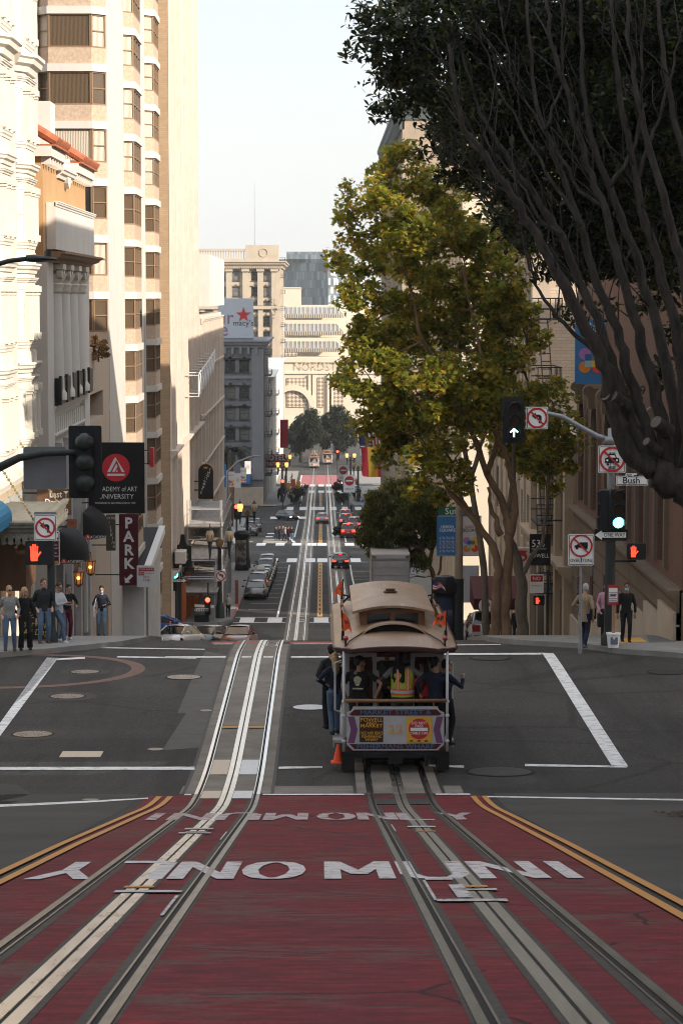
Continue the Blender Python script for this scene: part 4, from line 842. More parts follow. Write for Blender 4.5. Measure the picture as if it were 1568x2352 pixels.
def leafmesh(name, P, size, shape, m, parent, rng, droop=.5):
    V, k = leaves(np.asarray(P)-np.array(WL[parent.name]), size, shape, rng, droop); N = len(V)//k
    me = bpy.data.meshes.new(name); me.vertices.add(len(V)); me.vertices.foreach_set('co', V.astype(np.float32).ravel())
    me.loops.add(N*k); me.loops.foreach_set('vertex_index', np.arange(N*k, dtype=np.int32)); me.polygons.add(N)
    me.polygons.foreach_set('loop_start', np.arange(0, N*k, k, dtype=np.int32)); me.update(calc_edges=True); me.materials.append(m)
    o = bpy.data.objects.new(name, me); COL.objects.link(o); o.parent = parent; return o
def clumps(blobs, per, rng, nl, cr=(.35, .7), shell=.5, flat=.75):
    """blobs (centre, radius) -> clump centres on/in each, then leaf points in every clump"""
    C, P = [], []
    for c, r in blobs:
        c = np.array(c); r = np.array(r if hasattr(r, '__len__') else (r, r, r))
        n = max(1, int(per*float(np.prod(r))**(2/3)))
        for _ in range(n):
            d = rng.normal(0, 1, 3); d /= np.linalg.norm(d); C.append(c+d*r*(shell+(1-shell)*rng.random()))
    for c in C:
        s = rng.uniform(*cr); d = rng.normal(0, 1, (nl, 3)); d /= np.linalg.norm(d, axis=1)[:, None]
        P.append(c+d*np.array([s, s, s*flat])*(rng.random((nl, 1))**.45))
    return C, np.concatenate(P)
def limbs(mb, nodes, C, rng, r0=.05, pick=1, sag=.15):
    nodes = [Vector(n) for n in nodes]
    for c in C[::pick]:
        c = Vector(c); b = min(nodes, key=lambda n: ((n-c).length+max(0, n.z-c.z)*2)*rng.uniform(.75, 1.25)); L = (c-b).length
        if L < .3: continue
        mid = b.lerp(c, .5)+Vector(rng.normal(0, .12, 3))*L+Z*-.08*L
        nodes.append(mid)
        mb.tube([b, b.lerp(mid, .55)+Vector(rng.normal(0, .04, 3))*L, mid, c], [r0*min(1.6, .5+L*.35), r0*.8, r0*.55, r0*.22], 5)
def wobble(pts, k, amp, rng):
    out = []
    for a, b in zip(pts, pts[1:]):
        for i in range(k): out.append(a.lerp(b, i/k)+(Vector(rng.normal(0, amp, 3)) if i else Vector()))
    return out+[pts[-1]]
def taper(n, a, b): return [a+(b-a)*(i/(n-1))**.8 for i in range(n)]
rng = np.random.default_rng(11)
# ---- plane trees on the right pavement
def plane_tree(label, Y, trunks, blobs, per, nl, size, bark, lm=LF_PLANE, r0=.055, spread=2.2):
    b0 = at(*trunks[0][0][0], Y); t = thing('plane_tree', label, 'tree', (b0.x, Y, H(Y)), 0, 'street trees on the right pavement')
    m = MB(); nodes = []
    for pts, ra, rb in trunks:
        P = [at(x, y, Y+dy) for (x, y, dy) in [(p[0], p[1], p[2] if len(p) > 2 else 0) for p in pts]]
        if pts[0][1] > 1400: P.insert(0, Vector((P[0].x, P[0].y, H(Y)-.1)))
        P = wobble(P, 4, .022, rng); nodes += P[len(P)//4:]
        m.tube(P, [r*(1+.06*math.sin(i*1.7)) for i, r in enumerate(taper(len(P), ra, rb))], 10)
    B = [(at(x, y, Y+rng.uniform(-spread, spread)*min(1, r/60)), r*S_*Y/F) for x, y, r in blobs]
    C, P = clumps(B, per, rng, nl, (.26, .6))
    limbs(m, nodes, C, rng, r0*.7, 3); m.build('trunk', bark, t, smooth=True)
    leafmesh('crown', P, size, STAR, lm, t, rng); return t
TT = [(1140, 1478), (1145, 1380), (1152, 1290), (1165, 1230)]
plane_tree('tall plane tree with two brown trunks and yellow-lit crown above the cable car', 77,
    [([(1137, 1480), (1138, 1400), (1146, 1310), (1132, 1255), (1085, 1190), (1030, 1130), (1000, 1060), (960, 1000, -1)], .21, .05), ([(1160, 1480), (1160, 1390), (1166, 1300), (1172, 1220), (1155, 1160), (1118, 1090), (1090, 1010), (1050, 930), (1010, 860), (960, 760, -1), (940, 640, -1)], .20, .04),
     ([(1170, 1230), (1182, 1180), (1178, 1110), (1160, 1040), (1120, 960), (1110, 860), (1090, 740), (1060, 620)], .15, .03), ([(1118, 1090), (1140, 1020), (1150, 960), (1130, 880), (1160, 780)], .10, .03), ([(1085, 1190), (1060, 1150), (1050, 1080), (1000, 1010)], .10, .03), ([(1150, 1230), (1130, 1180), (1120, 1120)], .12, .04)],
    [(880, 400, 38), (925, 380, 40), (960, 430, 55), (880, 470, 55), (1010, 440, 50), (800, 440, 26), (830, 520, 52), (930, 540, 75), (1030, 540, 70), (1110, 560, 60), (775, 600, 24), (840, 620, 62), (930, 650, 80), (1040, 660, 80), (1140, 650, 70), (820, 700, 46), (880, 750, 80), (990, 770, 85), (1100, 770, 80), (1170, 730, 45),
     (815, 800, 46), (860, 870, 80), (960, 890, 90), (1070, 890, 80), (1150, 850, 60), (800, 880, 34), (860, 960, 55), (950, 990, 75), (1050, 980, 65), (1140, 950, 50), (900, 1040, 45), (980, 1070, 55), (1050, 1090, 40), (960, 1120, 30), (1030, 1150, 30)],
    22, 74, .155, BARKB)
plane_tree('slender grey-barked plane tree beside the two brown trunks', 79,
    [([(1200, 1480), (1196, 1400), (1198, 1340), (1185, 1280), (1165, 1230)], .24, .14), ([(1198, 1320), (1220, 1280), (1245, 1250), (1255, 1180), (1258, 1080), (1262, 1000), (1270, 930)], .09, .03), ([(1182, 1270), (1160, 1200), (1175, 1120), (1180, 1020), (1180, 930)], .13, .04)],
    [(1240, 950, 45), (1270, 1010, 42), (1210, 1000, 55), (1180, 1060, 45), (1240, 1080, 45), (1290, 1070, 28), (1160, 900, 50), (1215, 890, 35), (1260, 1140, 22), (1150, 1010, 45), (1190, 820, 30), (1300, 980, 36), (1310, 1030, 26), (1255, 880, 30), (1225, 760, 34), (1210, 700, 36), (1285, 930, 28)], 22, 50, .165, BARK)
plane_tree('plane tree further back, its sunlit crown filling in behind the first', 92, [([(1120, 1480), (1110, 1300), (1080, 1100), (1040, 900), (1000, 700)], .2, .05), ([(1080, 1100), (1130, 950), (1160, 750)], .1, .03)],
    [(940, 520, 60), (1040, 500, 70), (1130, 520, 70), (1180, 600, 70), (1000, 640, 80), (1120, 700, 80), (900, 800, 70), (1010, 850, 80), (1120, 860, 70), (1190, 780, 50), (930, 960, 60), (1040, 1000, 60)], 11, 40, .17, BARK)
# ---- small round ficus before the second street
t = thing('ficus_tree', 'small round dense ficus beside the white truck, top catching the sun', 'tree', (at(990, 1300, 122).x, 122, H(122)), 0, 'street trees on the right pavement')
m = MB(); nd = []
for pts, a, b in (([(1000, 1345), (985, 1300), (968, 1260), (940, 1215)], .17, .06), ([(985, 1300), (1000, 1240), (985, 1190)], .12, .05), ([(968, 1260), (930, 1250), (890, 1225)], .09, .04), ([(1000, 1345), (1012, 1290), (1020, 1230)], .1, .04)):
    P = [at(x, y, 122) for x, y in pts]
    if pts[0][1] == 1345: P.insert(0, Vector((P[0].x+.2, 122, H(122))))
    P = wobble(P, 3, .04, rng); nd += P; m.tube(P, taper(len(P), a, b), 8)
B = [(at(x, y, 122+rng.uniform(-1.2, 1.2)), (r*S_*122/F,)*3) for x, y, r in ((850, 1200, 30), (870, 1160, 36), (905, 1135, 36), (950, 1130, 40), (985, 1150, 38), (840, 1235, 22), (880, 1215, 45), (930, 1190, 50), (980, 1200, 42), (1000, 1235, 26), (900, 1260, 36), (945, 1255, 40), (860, 1262, 22), (1005, 1180, 26), (920, 1300, 20), (960, 1290, 22))]
C, P = clumps(B, 70, rng, 100, (.22, .42)); limbs(m, nd, C, rng, .035, 4); m.build('trunk', BARKB, t, smooth=True); leafmesh('crown', P, .13, OVAL, LF_FIC, t, rng)
# ---- big dark ficus leaning in from the near right corner
YF = 45.0; t = thing('leaning_ficus_tree', 'huge dark ficus with many bare upswept limbs leaning over the street from the right', 'tree', (8.9, YF, H(YF)))
m = MB(); nd = []
def limb(pts, w0, w1, dy0=0, dy1=0):
    n = len(pts); P = [at(x, y, YF+dy0+(dy1-dy0)*i/(n-1)) for i, (x, y) in enumerate(pts)]
    Q = wobble(P, 4, .022, rng); rr = taper(len(Q), w0*.8*S_*YF/F/2, w1*.8*S_*YF/F/2)
    m.tube(Q, [r*(1+.03*math.sin(i*2.1+w0)) for i, r in enumerate(rr)], 9); nd.extend(Q[len(Q)//3:]); return Q
FK = [(1750, 1330), (1660, 1190), (1568, 1120), (1500, 1085)]
P = [Vector((8.9, YF, H(YF)-.1))]+[at(x, y, YF) for x, y in FK]; P = wobble(P, 4, .03, rng); m.tube(P, taper(len(P), .42, .30), 12)
LB = [([(1500, 1085), (1440, 1035), (1412, 960), (1398, 890), (1380, 820), (1335, 740), (1295, 650), (1240, 560), (1195, 470), (1125, 375), (1065, 300), (1045, 220), (1030, 100)], 62, 8, 0, -1.5),
      ([(1500, 1085), (1450, 980), (1420, 880), (1380, 760), (1330, 650), (1290, 540), (1230, 450), (1160, 350), (1100, 260), (1060, 120)], 46, 7, 0, .5),
      ([(1510, 1085), (1490, 1000), (1440, 860), (1420, 760), (1365, 640), (1335, 520), (1290, 400), (1250, 300), (1222, 180), (1210, -20)], 44, 8, 0, 1),
      ([(1540, 1100), (1520, 960), (1478, 820), (1460, 740), (1420, 610), (1390, 480), (1345, 380), (1310, 230), (1265, 100), (1255, -20)], 44, 9, 0, -.5),
      ([(1560, 1110), (1550, 940), (1520, 800), (1490, 690), (1450, 560), (1400, 430), (1355, 310), (1335, 150), (1330, -20)], 46, 10, .3, 1.5),
      ([(1575, 1120), (1570, 900), (1545, 720), (1500, 560), (1462, 420), (1430, 270), (1410, 120), (1405, -20)], 44, 10, 0, 0),
      ([(1600, 1150), (1600, 850), (1572, 640), (1530, 480), (1490, 340), (1455, 180), (1440, -20)], 44, 10, -.4, -1), ([(1640, 1150), (1640, 800), (1600, 520), (1560, 320), (1525, 150), (1510, -20)], 40, 10, 0, .8),
      ([(1380, 820), (1310, 760), (1250, 690), (1215, 620), (1200, 540)], 16, 5, 0, .5), ([(1335, 740), (1300, 690), (1275, 600), (1215, 520), (1130, 480), (1070, 430)], 16, 4, 0, -.6), ([(1290, 540), (1240, 510), (1190, 420), (1120, 330)], 14, 4, 0, .2),
      ([(1335, 520), (1300, 460), (1215, 330), (1140, 200), (1100, 60)], 15, 4, 0, .5), ([(1390, 480), (1330, 440), (1270, 330), (1180, 200), (1150, 40)], 14, 4), ([(1250, 300), (1290, 200), (1300, 60)], 12, 4), ([(1400, 430), (1460, 330), (1475, 180), (1480, -20)], 15, 6), ([(1462, 420), (1500, 300), (1540, 180), (1568, 60)], 14, 5), ([(1125, 375), (1080, 330), (1030, 250), (980, 180)], 10, 3), ([(1195, 470), (1160, 440), (1090, 400), (1020, 370)], 9, 3)]
for L in LB: limb(*L)
for k in range(190):                                # thin twigs rising through the crown
    b = nd[int(rng.integers(len(nd)))]; L = rng.uniform(.5, 1.6); d = Vector((rng.normal(-.35, .35), rng.normal(0, .4), 1)).normalized()
    m.tube([b, b+d*L*.5+Vector(rng.normal(0, .06, 3)), b+d*L+Vector(rng.normal(0, .1, 3))], [.017, .011, .005], 4)
for (x, y, dx, dy, r) in ((1400, 905, -14, -8, .14), (1500, 965, -20, -14, .15), (1478, 1010, -26, 6, .10), (1385, 905, -12, 6, .12)):   # sawn stubs
    a = at(x+34, y+28, YF-.2); b = at(x+6, y+5, YF-.4); q_ = MB(); q_.tube([a, b], [r*1.05, r*.85], 14); q_.build('sawn_stub', BARKD, t, angle=35); d_ = (b-a).normalized(); q_ = MB(); q_.tube([b+d_*.004, b+d_*.012], [r*.8, r*.78], 14); q_.build('cut_face', mat('cut_wood', (.13, .105, .085), .9, .3, 14), t)
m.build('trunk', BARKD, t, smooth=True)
B = []
def fb_(x, y, r, dy): B.append((at(x, y, YF+dy), (r*S_*YF/F,)*3))
for x, y, r in ((840, 40, 45), (850, 120, 40), (870, 190, 34), (900, 60, 60), (920, 150, 55), (960, 220, 42), (980, 100, 70), (1030, 220, 50), (1050, 330, 36), (1020, 20, 60), (1110, 420, 34), (1000, 290, 28), (1150, 500, 28)): fb_(x, y, r, rng.uniform(-.5, 1))
for x in range(930, 1700, 70):                     # the dense mass behind the limbs
    for y in range(-60, 680, 75):
        if y < min((x-890)*1.0+255, 640): fb_(x+rng.uniform(-25, 25), y+rng.uniform(-25, 25), 62, rng.uniform(1.5, 4.5))
for x, y, r in ((1210, 560, 34), (1260, 640, 24), (1480, 700, 34), (1540, 640, 50), (1560, 760, 40), (1330, 620, 22), (1400, 560, 30), (1530, 850, 34), (1440, 900, 20), (1380, 700, 18), (1290, 720, 16)): fb_(x, y, r, 2)
for x in range(1110, 1720, 60):
    for y in range(-60, 760, 60):
        if y < min((x-920)*1.0+200, 620): fb_(x, y, 55, rng.uniform(4.5, 7.5))
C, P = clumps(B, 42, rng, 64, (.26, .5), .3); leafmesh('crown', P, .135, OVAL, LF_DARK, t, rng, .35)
fill = MB(); 
# ---- far dark trees, palm, bushes
for i, (xs, Y, lb) in enumerate((([(690, 985, 24), (672, 1000, 16), (710, 965, 22), (700, 1010, 26), (680, 1025, 16), (725, 1000, 20)], 585, 'dark round tree at the foot of the street, left of the far cable cars'), ([(775, 960, 26), (800, 975, 18), (765, 990, 26), (795, 1005, 20), (750, 1015, 14), (745, 975, 18), (780, 1020, 18)], 592, 'dark round tree at the foot of the street, right of the far cable cars'))):
    b = at(xs[0][0], 1040, Y); t = thing('round_tree', lb, 'tree', (b.x, Y, H(Y)), 0, 'dark trees at the foot of the street'); m = MB()
    top = at(xs[0][0], 1000, Y); m.tube([(b.x, Y, H(Y)), (b.x+.2, Y, (H(Y)+top.z)/2), top], [.45, .35, .15], 7)
    B = [(at(x, y, Y+rng.uniform(-2, 2)), (r*S_*Y/F,)*3) for x, y, r in xs]; C, P = clumps(B, 7, rng, 70, (.9, 1.7), .35); limbs(m, [top, Vector((b.x, Y, top.z-2))], C, rng, .1, 5); m.build('trunk', BARKD, t, smooth=True); leafmesh('crown', P, .62, OVAL, LF_FAR, t, rng)
def palm(x, y, Y, base, lb):
    p = at(x, y, Y); t = thing('palm_tree', lb, 'palm tree', (p.x, Y, H(Y))); m = MB(); m.tube([(p.x, Y, H(Y)), (p.x+.2, Y, (H(Y)+p.z)/2), p], [.42, .36, .34], 9); m.build('trunk', BARKB, t, smooth=True); m = MB()
    for k in range(34):
        q = 2*math.pi*rng.random(); L = rng.uniform(2.4, 3.6); e = rng.uniform(.0, 1.1); pts = []
        for i in range(9):
            f = i/8; pts.append(p+Vector((math.cos(q)*L*f*math.cos(e*(1-f)), math.sin(q)*L*f*math.cos(e*(1-f)), L*(math.sin(e)*f-1.0*f*f*(.7+.3*math.cos(e))))))
        for i in range(8):
            a, b = pts[i], pts[i+1]; s = (b-a).cross(Z); s = s.normalized() if s.length > 1e-4 else X
            for sg in (-1, 1):
                for j in range(3):
                    c = a.lerp(b, j/3); w_ = .62*(1-.6*abs(i/8-.4)); m.add([c, c+(b-a)*.35, c+s*sg*w_+(b-a)*.5-Z*.22], [(0, 1, 2)])
    m.build('fronds', LF_FAR, t, fix=False)
palm(528, 1035, 330, 0, 'dark palm with arching fronds in front of the grey building')
def bush(name, c, r, n, size, m_, lb, grp=None, cat='bush'):
    t = thing(name, lb, cat, (c[0], c[1], c[2]-r[2]), 0, grp); m = MB(); m.tube([(c[0], c[1], c[2]-r[2]), c], [.05, .02], 5); 
    C, P = clumps([(c, r)], 14/max(.25, np.prod(r)**(2/3)), rng, n, (.3*min(r), .55*min(r)), .2); limbs(m, [Vector(c)-Z*r[2]*.6], C, rng, .03, 1); m.build('stem', BARKB, t); leafmesh('foliage', P, size, OVAL, m_, t, rng)
q = at(226, 800, 111); bush('roof_shrub', (q.x, 111, -2.35), (.5, .9, .62), 130, .10, LF_BUSH, 'golden brown shrub on top of the beige garage wall')
for x, y, Y, r, lb in ((1352, 1955, 300, .8, 'round bush'), (1358, 1910, 430, 1.3, 'pale clipped bush at the far kerb'), (1365, 1985, 395, 1.2, 'low dark bush beside the far do-not-enter sign'), (1188, 1965, 392, 1.7, 'dark shrub by the crossing on the left')):
    q = at(x*.5742, y*.5742, Y); bush('street_shrub', (q.x, Y, H(Y)+r), (r, r, r), 120, .3, LF_FAR, lb if 'round' not in lb else 'round dark bush on the far right kerb, nearest of the row', 'bushes along the far kerbs')
# ================================================================ STREET FURNITURE AND SIGNS
GALV = mat('galvanised', (.24, .25, .27), .5, .15, 6, metal=.4); DARKP = mat('dark_green_post', (.030, .036, .035), .5, .25, 8); BLK = mat('signal_black', (.016, .017, .019), .5, .15, 8)
SW = mat('sign_white', (.74, .74, .74), .5, .05, 6); SRED = mat('sign_red', (.42, .018, .022), .5, .08, 6); SBLK = mat('sign_black', (.015, .015, .016), .55, .1, 6); SBACK = mat('sign_back', (.15, .155, .17), .55, .12, 3)
def em(n, c, k): return mat(n, c, .4, 0, emit=k)
EGRN = em('green_light', (.10, .95, .62), 4.5); ERED = em('red_light', (1, .06, .03), 4.5); EHAND = em('red_hand_light', (1, .06, .025), 1.25); EAMB = em('lamp_glow', (1, .50, .10), 3.2); EWHT = em('walk_light', (.9, .95, 1), 2.2)
LOFF = mat('dark_lens', (.035, .012, .008), .25, .1); LOFFA = mat('dark_amber_lens', (.05, .022, .006), .25, .1)
MARK = mat('maroon', (.085, .012, .022), .5, .1, 5); GOLD = mat('gold_letter', (.52, .30, .05), .5, .1); BROWN = mat('sign_brown', (.10, .048, .022), .6, .3, 5, stretch=(1, 1, .2))
def rrect(w, h, r=.04, n=4):
    P = []
    for cx, cy, a in ((w/2-r, h/2-r, 0), (-w/2+r, h/2-r, 90), (-w/2+r, -h/2+r, 180), (w/2-r, -h/2+r, 270)): P += [(cx+r*math.cos(R(a+90*i/n)), cy+r*math.sin(R(a+90*i/n))) for i in range(n+1)]
    return P
def circ(r, n=28, c=(0, 0)): return [(c[0]+r*math.cos(2*math.pi*i/n), c[1]+r*math.sin(2*math.pi*i/n)) for i in range(n)]
class Face:
    """flat artwork on a sign: polygons in sign coordinates at small steps in front of the plate"""
    def __init__(s, o, u, v, n): s.o, s.u, s.v, s.n = Vector(o), Vector(u), Vector(v), Vector(n); s.m = MB(); s.k = 0; s.mats = []
    def mi(s, m):
        if m not in s.mats: s.mats.append(m)
        return s.mats.index(m)
    def poly(s, P, m): s.k += 1; s.m.poly(P, s.o+s.n*(.004+.002*s.k), s.u, s.v, s.mi(m)); return s
    def ring(s, r0, r1, m, c=(0, 0), n=28):
        s.k += 1; a, b = circ(r0, n, c), circ(r1, n, c); o = s.o+s.n*(.004+.002*s.k)
        s.m.add([o+s.u*x+s.v*y for x, y in a+b], [(i, (i+1) % n, (i+1) % n+n, i+n) for i in range(n)], s.mi(m)); return s
    def bar(s, a, b, w, m):
        a, b = Vector(a), Vector(b); d = (b-a).normalized(); p = Vector((-d.y, d.x))*w/2; return s.poly([a+p, b+p, b-p, a-p], m)
    def text(s, t, x, y, size, m, **k): s.k += 1; s.m.text(t, s.o+s.n*(.004+.002*s.k)+s.u*x+s.v*y, s.u, s.v, size, s.mi(m), **k); return s
    def build(s, par, nm='artwork'): return s.m.build(nm, s.mats, par, fix=False) if s.m.v else None
def plate(par, o, w, h, mm, u=X, n=-Y_, t=.02, r=.04, nm='plate'):
    m = MB(); m.prism(rrect(w, h, r), Vector(o), u, Z, -Vector(n)*t); m.build(nm, mm, par); return Face(o, u, Z, n)
def border(f, w, h, m, r=.04, d=.02, t=.015):
    a, b = rrect(w-2*d, h-2*d, r), rrect(w-2*d-2*t, h-2*d-2*t, max(.005, r-t)); f.k += 1; o = f.o+f.n*(.004+.002*f.k); k = len(a)
    f.m.add([o+f.u*x+f.v*y for x, y in a+b], [(i, (i+1) % k, (i+1) % k+k, i+k) for i in range(k)], f.mi(m))
def no_left(f, s):
    f.poly([(.30*s, -.36*s), (.30*s, .12*s), (.18*s, .24*s), (-.1*s, .24*s), (-.1*s, .40*s), (-.38*s, .15*s), (-.1*s, -.08*s), (-.1*s, .06*s), (.10*s, .06*s), (.12*s, .02*s), (.12*s, -.36*s)][::-1], SBLK); f.ring(.72*s, .58*s, SRED); f.bar((-.46*s, .46*s), (.46*s, -.46*s), .13*s, SRED)
def signal(par, o, lit, sec=.36, back=(.62, 1.32), facing=-1, lens=None, u=X, arrow=False):
    """three-section head centred at o; facing=-1 shows its lenses to the camera"""
    o = Vector(o); n = Vector((0, facing, 0)); 
    if back: m = MB(); m.prism(rrect(back[0], back[1], .04), o-n*.02, X, Z, n*.03); m.build('backplate', BLK, par)
    m = MB(); m.box(o+n*.08, (sec, .2, sec*3.02)); m.box(o-n*.12, (sec*.7, .16, sec*2.8)); m.build('housing', BLK, par)
    for k in range(3):
        c = o+Z*(sec*(1-k)); q = .15*sec/.36
        if facing < 0:
            m = MB(); N = 14; P = [(q*1.12*math.cos(a), q*1.12*math.sin(a)) for a in np.linspace(-.5, math.pi+.5, N)]; a0 = c+n*.18
            vs_ = [a0+X*p[0]+Z*p[1] for p in P]+[a0+n*.24*(.55+.45*max(0, p[1]/q))+X*p[0]+Z*p[1] for p in P]
            m.add(vs_, [(i, i+1, i+1+N, i+N) for i in range(N-1)]); m.build('visor', BLK, par, fix=False)
            m = MB(); m.poly(circ(q, 20), c+n*.184, X, Z, 0)
            on = (k == lit); mm = (lens or (ERED, EAMB, EGRN)[k]) if on and not arrow else (LOFF, LOFFA, BLK)[k]
            ob = m.build('lens', mm, par, fix=False)
            if on and arrow: f = Face(c+n*.186, X, Z, n); f.bar((0, -.11), (0, .10), .035, arrow); f.bar((-.10, .02), (.005, .115), .035, arrow); f.bar((.10, .02), (-.005, .115), .035, arrow); f.m.build('arrow_light', f.mats, ob, fix=False)
        else: m = MB(); m.sph(c-n*.13, (sec*.47, .22, sec*.45), 14, 10); m.build('rear_dome', mat('signal_rear', (.03, .036, .035), .4, .2), par, smooth=True)
def hand_head(par, o, man=False, w=.46):
    m = MB(); m.box(o, (w, .24, w*.86)); m.prism(rrect(w*1.02, w*.9, .05), o+Vector((0, -.13, 0)), X, Z, (0, .02, 0)); m.build('housing', BLK, par)
    f = Face(Vector(o)+Vector((-w*.17 if not man else 0, -.152, 0)), X, Z, -Y_); s = w/.46
    if not man:
        f.poly([(-.06*s, -.14*s), (.05*s, -.14*s), (.065*s, -.05*s), (.06*s, .03*s), (-.065*s, .03*s), (-.07*s, -.04*s)], EHAND)
        for i, (x, l) in enumerate(((-.055, .10), (-.02, .13), (.015, .13), (.048, .10))): f.bar((x*s, .02*s), (x*1.15*s, (.02+l)*s), .026*s, EHAND)
        f.bar((.05*s, -.06*s), (.11*s, .02*s), .03*s, EHAND)
    else: f.bar((0, -.02), (0, .09), .05, EWHT); f.bar((0, -.02), (-.05, -.14), .03, EWHT); f.bar((0, -.02), (.05, -.14), .03, EWHT); f.bar((-.07, .02), (.07, .05), .025, EWHT); f.poly(circ(.028, 10, (0, .13)), EWHT)
    f.build(par, 'hand_symbol' if not man else 'walking_symbol')
def pole(par, x, y, z0, z1, r0, r1=None, m_=DARKP, nm='post', n=12): m = MB(); m.lathe([(r0*1.6, z0), (r0*1.6, z0+.25), (r0*1.05, z0+.35), (r0, z0+.5), (r1 or r0, z1)], (x, y, 0), n); return m.build(nm, m_, par, angle=40)
# ---- right corner signal mast with its signs
YP = 67.0; b = at(1399, 1470, YP); zt = at(1399, 985, YP).z; t = thing('traffic_signal_pole', 'tall grey signal pole with curved arm and green lights at the right corner', 'signal pole', (b.x, YP, H(YP)+.15))
zm = at(1399, 1225, YP).z; pole(t, b.x, YP, H(YP)+.15, zm, .15, .14, DARKP); m = MB(); m.tube([(b.x, YP, zm), (b.x, YP, zt)], [.115, .10], 12); m.build('upper_post', GALV, t, smooth=True)
m = MB(); P = [at(1399, 1012, YP), at(1370, 1002, YP), at(1330, 980, YP), at(1290, 957, YP), at(1255, 950, YP), at(1215, 948, YP), at(1180, 948, YP)]; m.tube(P, taper(7, .085, .05), 10); m.tube([P[0]+Z*.1, P[0]-Z*.1], .17, 10); m.build('mast_arm', GALV, t, smooth=True)
signal(t, at(1179, 966, YP-.1), 2, .34, (.60, 1.26), arrow=EWHT if False else em('green_arrow', (.55, 1, .80), 5)); signal(t, at(1418, 1170, YP-.15), 2, .36, None)
m = MB(); c = at(1385, 1172, YP); m.box(c, (.22, .5, 1.1)); [m.box(c+Vector((-.12, -.05, .36*k)), (.12, .3, .3)) for k in (-1, 0, 1)]; m.build('side_signal', BLK, t)
m = MB(); a = at(1460, 1290, YP); m.tube([Vector((b.x, YP, a.z)), a], .03, 8); m.build('bracket', BLK, t); hand_head(t, at(1460, 1267, YP-.1), w=.5)
def onpole(nm, lb, cat, x, y, Y, w, h, art, mm=SW, grp=None, n=-Y_, u=X, bd=True, rd=.04, back=True):
    o = at(x, y, Y); s = thing(nm, lb, cat, (o.x, Y, o.z), 0, grp); f = plate(s, o, w, h, mm, u, n, .02, rd)
    if bd: border(f, w, h, SBLK, rd)
    art(f); f.build(s); return s
K = S_*YP/F                                     # metres per picture unit at the corner
onpole('no_left_turn_sign', 'square no-left-turn sign on the curved arm beside the green arrow signal', 'road sign', 1233, 961, YP-.12, 50*K, 51*K, lambda f: no_left(f, 50*K*.66))
def notrain(f):
    s = 62*K*.66
    for y in (.36, .30, -.42, -.48, -.54): f.bar((-.20*s, y*s), (.20*s, y*s), .035*s, SBLK)
    for x in (-.1, .1): f.bar((x*s, -.58*s), (x*s, .42*s), .03*s, SBLK)
    f.poly([(-.40*s, -.2*s), (.40*s, -.2*s), (.40*s, .06*s), (.26*s, .10*s), (.18*s, .28*s), (-.18*s, .28*s), (-.26*s, .10*s), (-.40*s, .06*s)], SBLK); f.poly([(-.2*s, .10*s), (.2*s, .10*s), (.14*s, .23*s), (-.14*s, .23*s)], SW)
    f.poly(circ(.06*s, 12, (-.27*s, -.05*s)), SW); f.poly(circ(.06*s, 12, (.27*s, -.05*s)), SW); f.bar((-.3*s, -.28*s), (-.18*s, -.28*s), .12*s, SBLK); f.bar((.3*s, -.28*s), (.18*s, -.28*s), .12*s, SBLK)
    f.ring(.72*s, .60*s, SRED); f.bar((-.46*s, .46*s), (.46*s, -.46*s), .11*s, SRED)
onpole('no_driving_on_tracks_sign', 'square sign with a car on rails crossed out, high on the right corner pole', 'road sign', 1405, 1056, YP-.2, 63*K, 63*K, notrain)
onpole('street_name_sign', 'white street name sign reading Bush, half hidden by the dark limb', 'street sign', 1451, 1105, YP-.16, 74*K, 22*K, lambda f: f.text('Bush', -.02, 0, .25, SBLK, bold=.01), bd=True, rd=.02)
onpole('block_number_sign', 'small white plate reading 700 with an arrow above the Bush sign', 'street sign', 1449, 1093.5, YP-.16, 26*K, 10*K, lambda f: (f.text('700', -.06, 0, .11, SBLK), f.bar((.07, 0), (.2, 0), .03, SBLK)), bd=False, rd=.01)
def oneway(f, s=1, left=True):
    w = 76*K*s; h = 28*K*s; g = -1 if left else 1
    f.poly([(g*w*.49, 0), (g*w*.28, h*.42), (g*w*.28, h*.22), (-g*w*.45, h*.22), (-g*w*.45, -h*.22), (g*w*.28, -h*.22), (g*w*.28, -h*.42)][::(1 if left else -1)], SW); f.text('ONE WAY', -g*w*.10, 0, h*.46, SBLK, squeeze=.82, bold=.01)
onpole('one_way_sign', 'black one way sign with a white arrow pointing left on the corner pole', 'road sign', 1403, 1230, YP-.2, 76*K, 27*K, oneway, SBLK, bd=False, rd=.02)
def notruck(f):
    s = 58*K*.62; o = .16*58*K
    f.k += 1; P = [(-.42, -.12), (-.42, .02), (-.3, .05), (-.16, .14), (-.1, .14), (-.1, .22), (.42, .22), (.42, -.12)]; f.poly([(x*s, y*s+o) for x, y in P][::-1], SBLK)
    for x in (-.26, .2, .32): f.poly(circ(.085*s, 10, (x*s, -.16*s+o)), SBLK)
    f.ring(.72*s, .61*s, SRED, (0, o)); f.bar((-.47*s, .47*s+o), (.47*s, -.47*s+o), .10*s, SRED); f.text('OVER', -.17, -.42*58*K, .125, SBLK, squeeze=.8, bold=.01); f.text('TONS', .17, -.42*58*K, .125, SBLK, squeeze=.8, bold=.01); f.text('3', -.005, -.41*58*K, .18, SBLK, bold=.01)
s = onpole('no_trucks_sign', 'white no-trucks sign lettered OVER 3 TONS on its own thin post', 'road sign', 1334, 1264, YP-1, 59*K, 72*K, notruck); o = at(1330, 1470, YP-1); pole(s, at(1334, 1300, YP-1).x, YP-.93, H(YP), at(1330, 1235, YP-1).z, .035, .035, GALV)
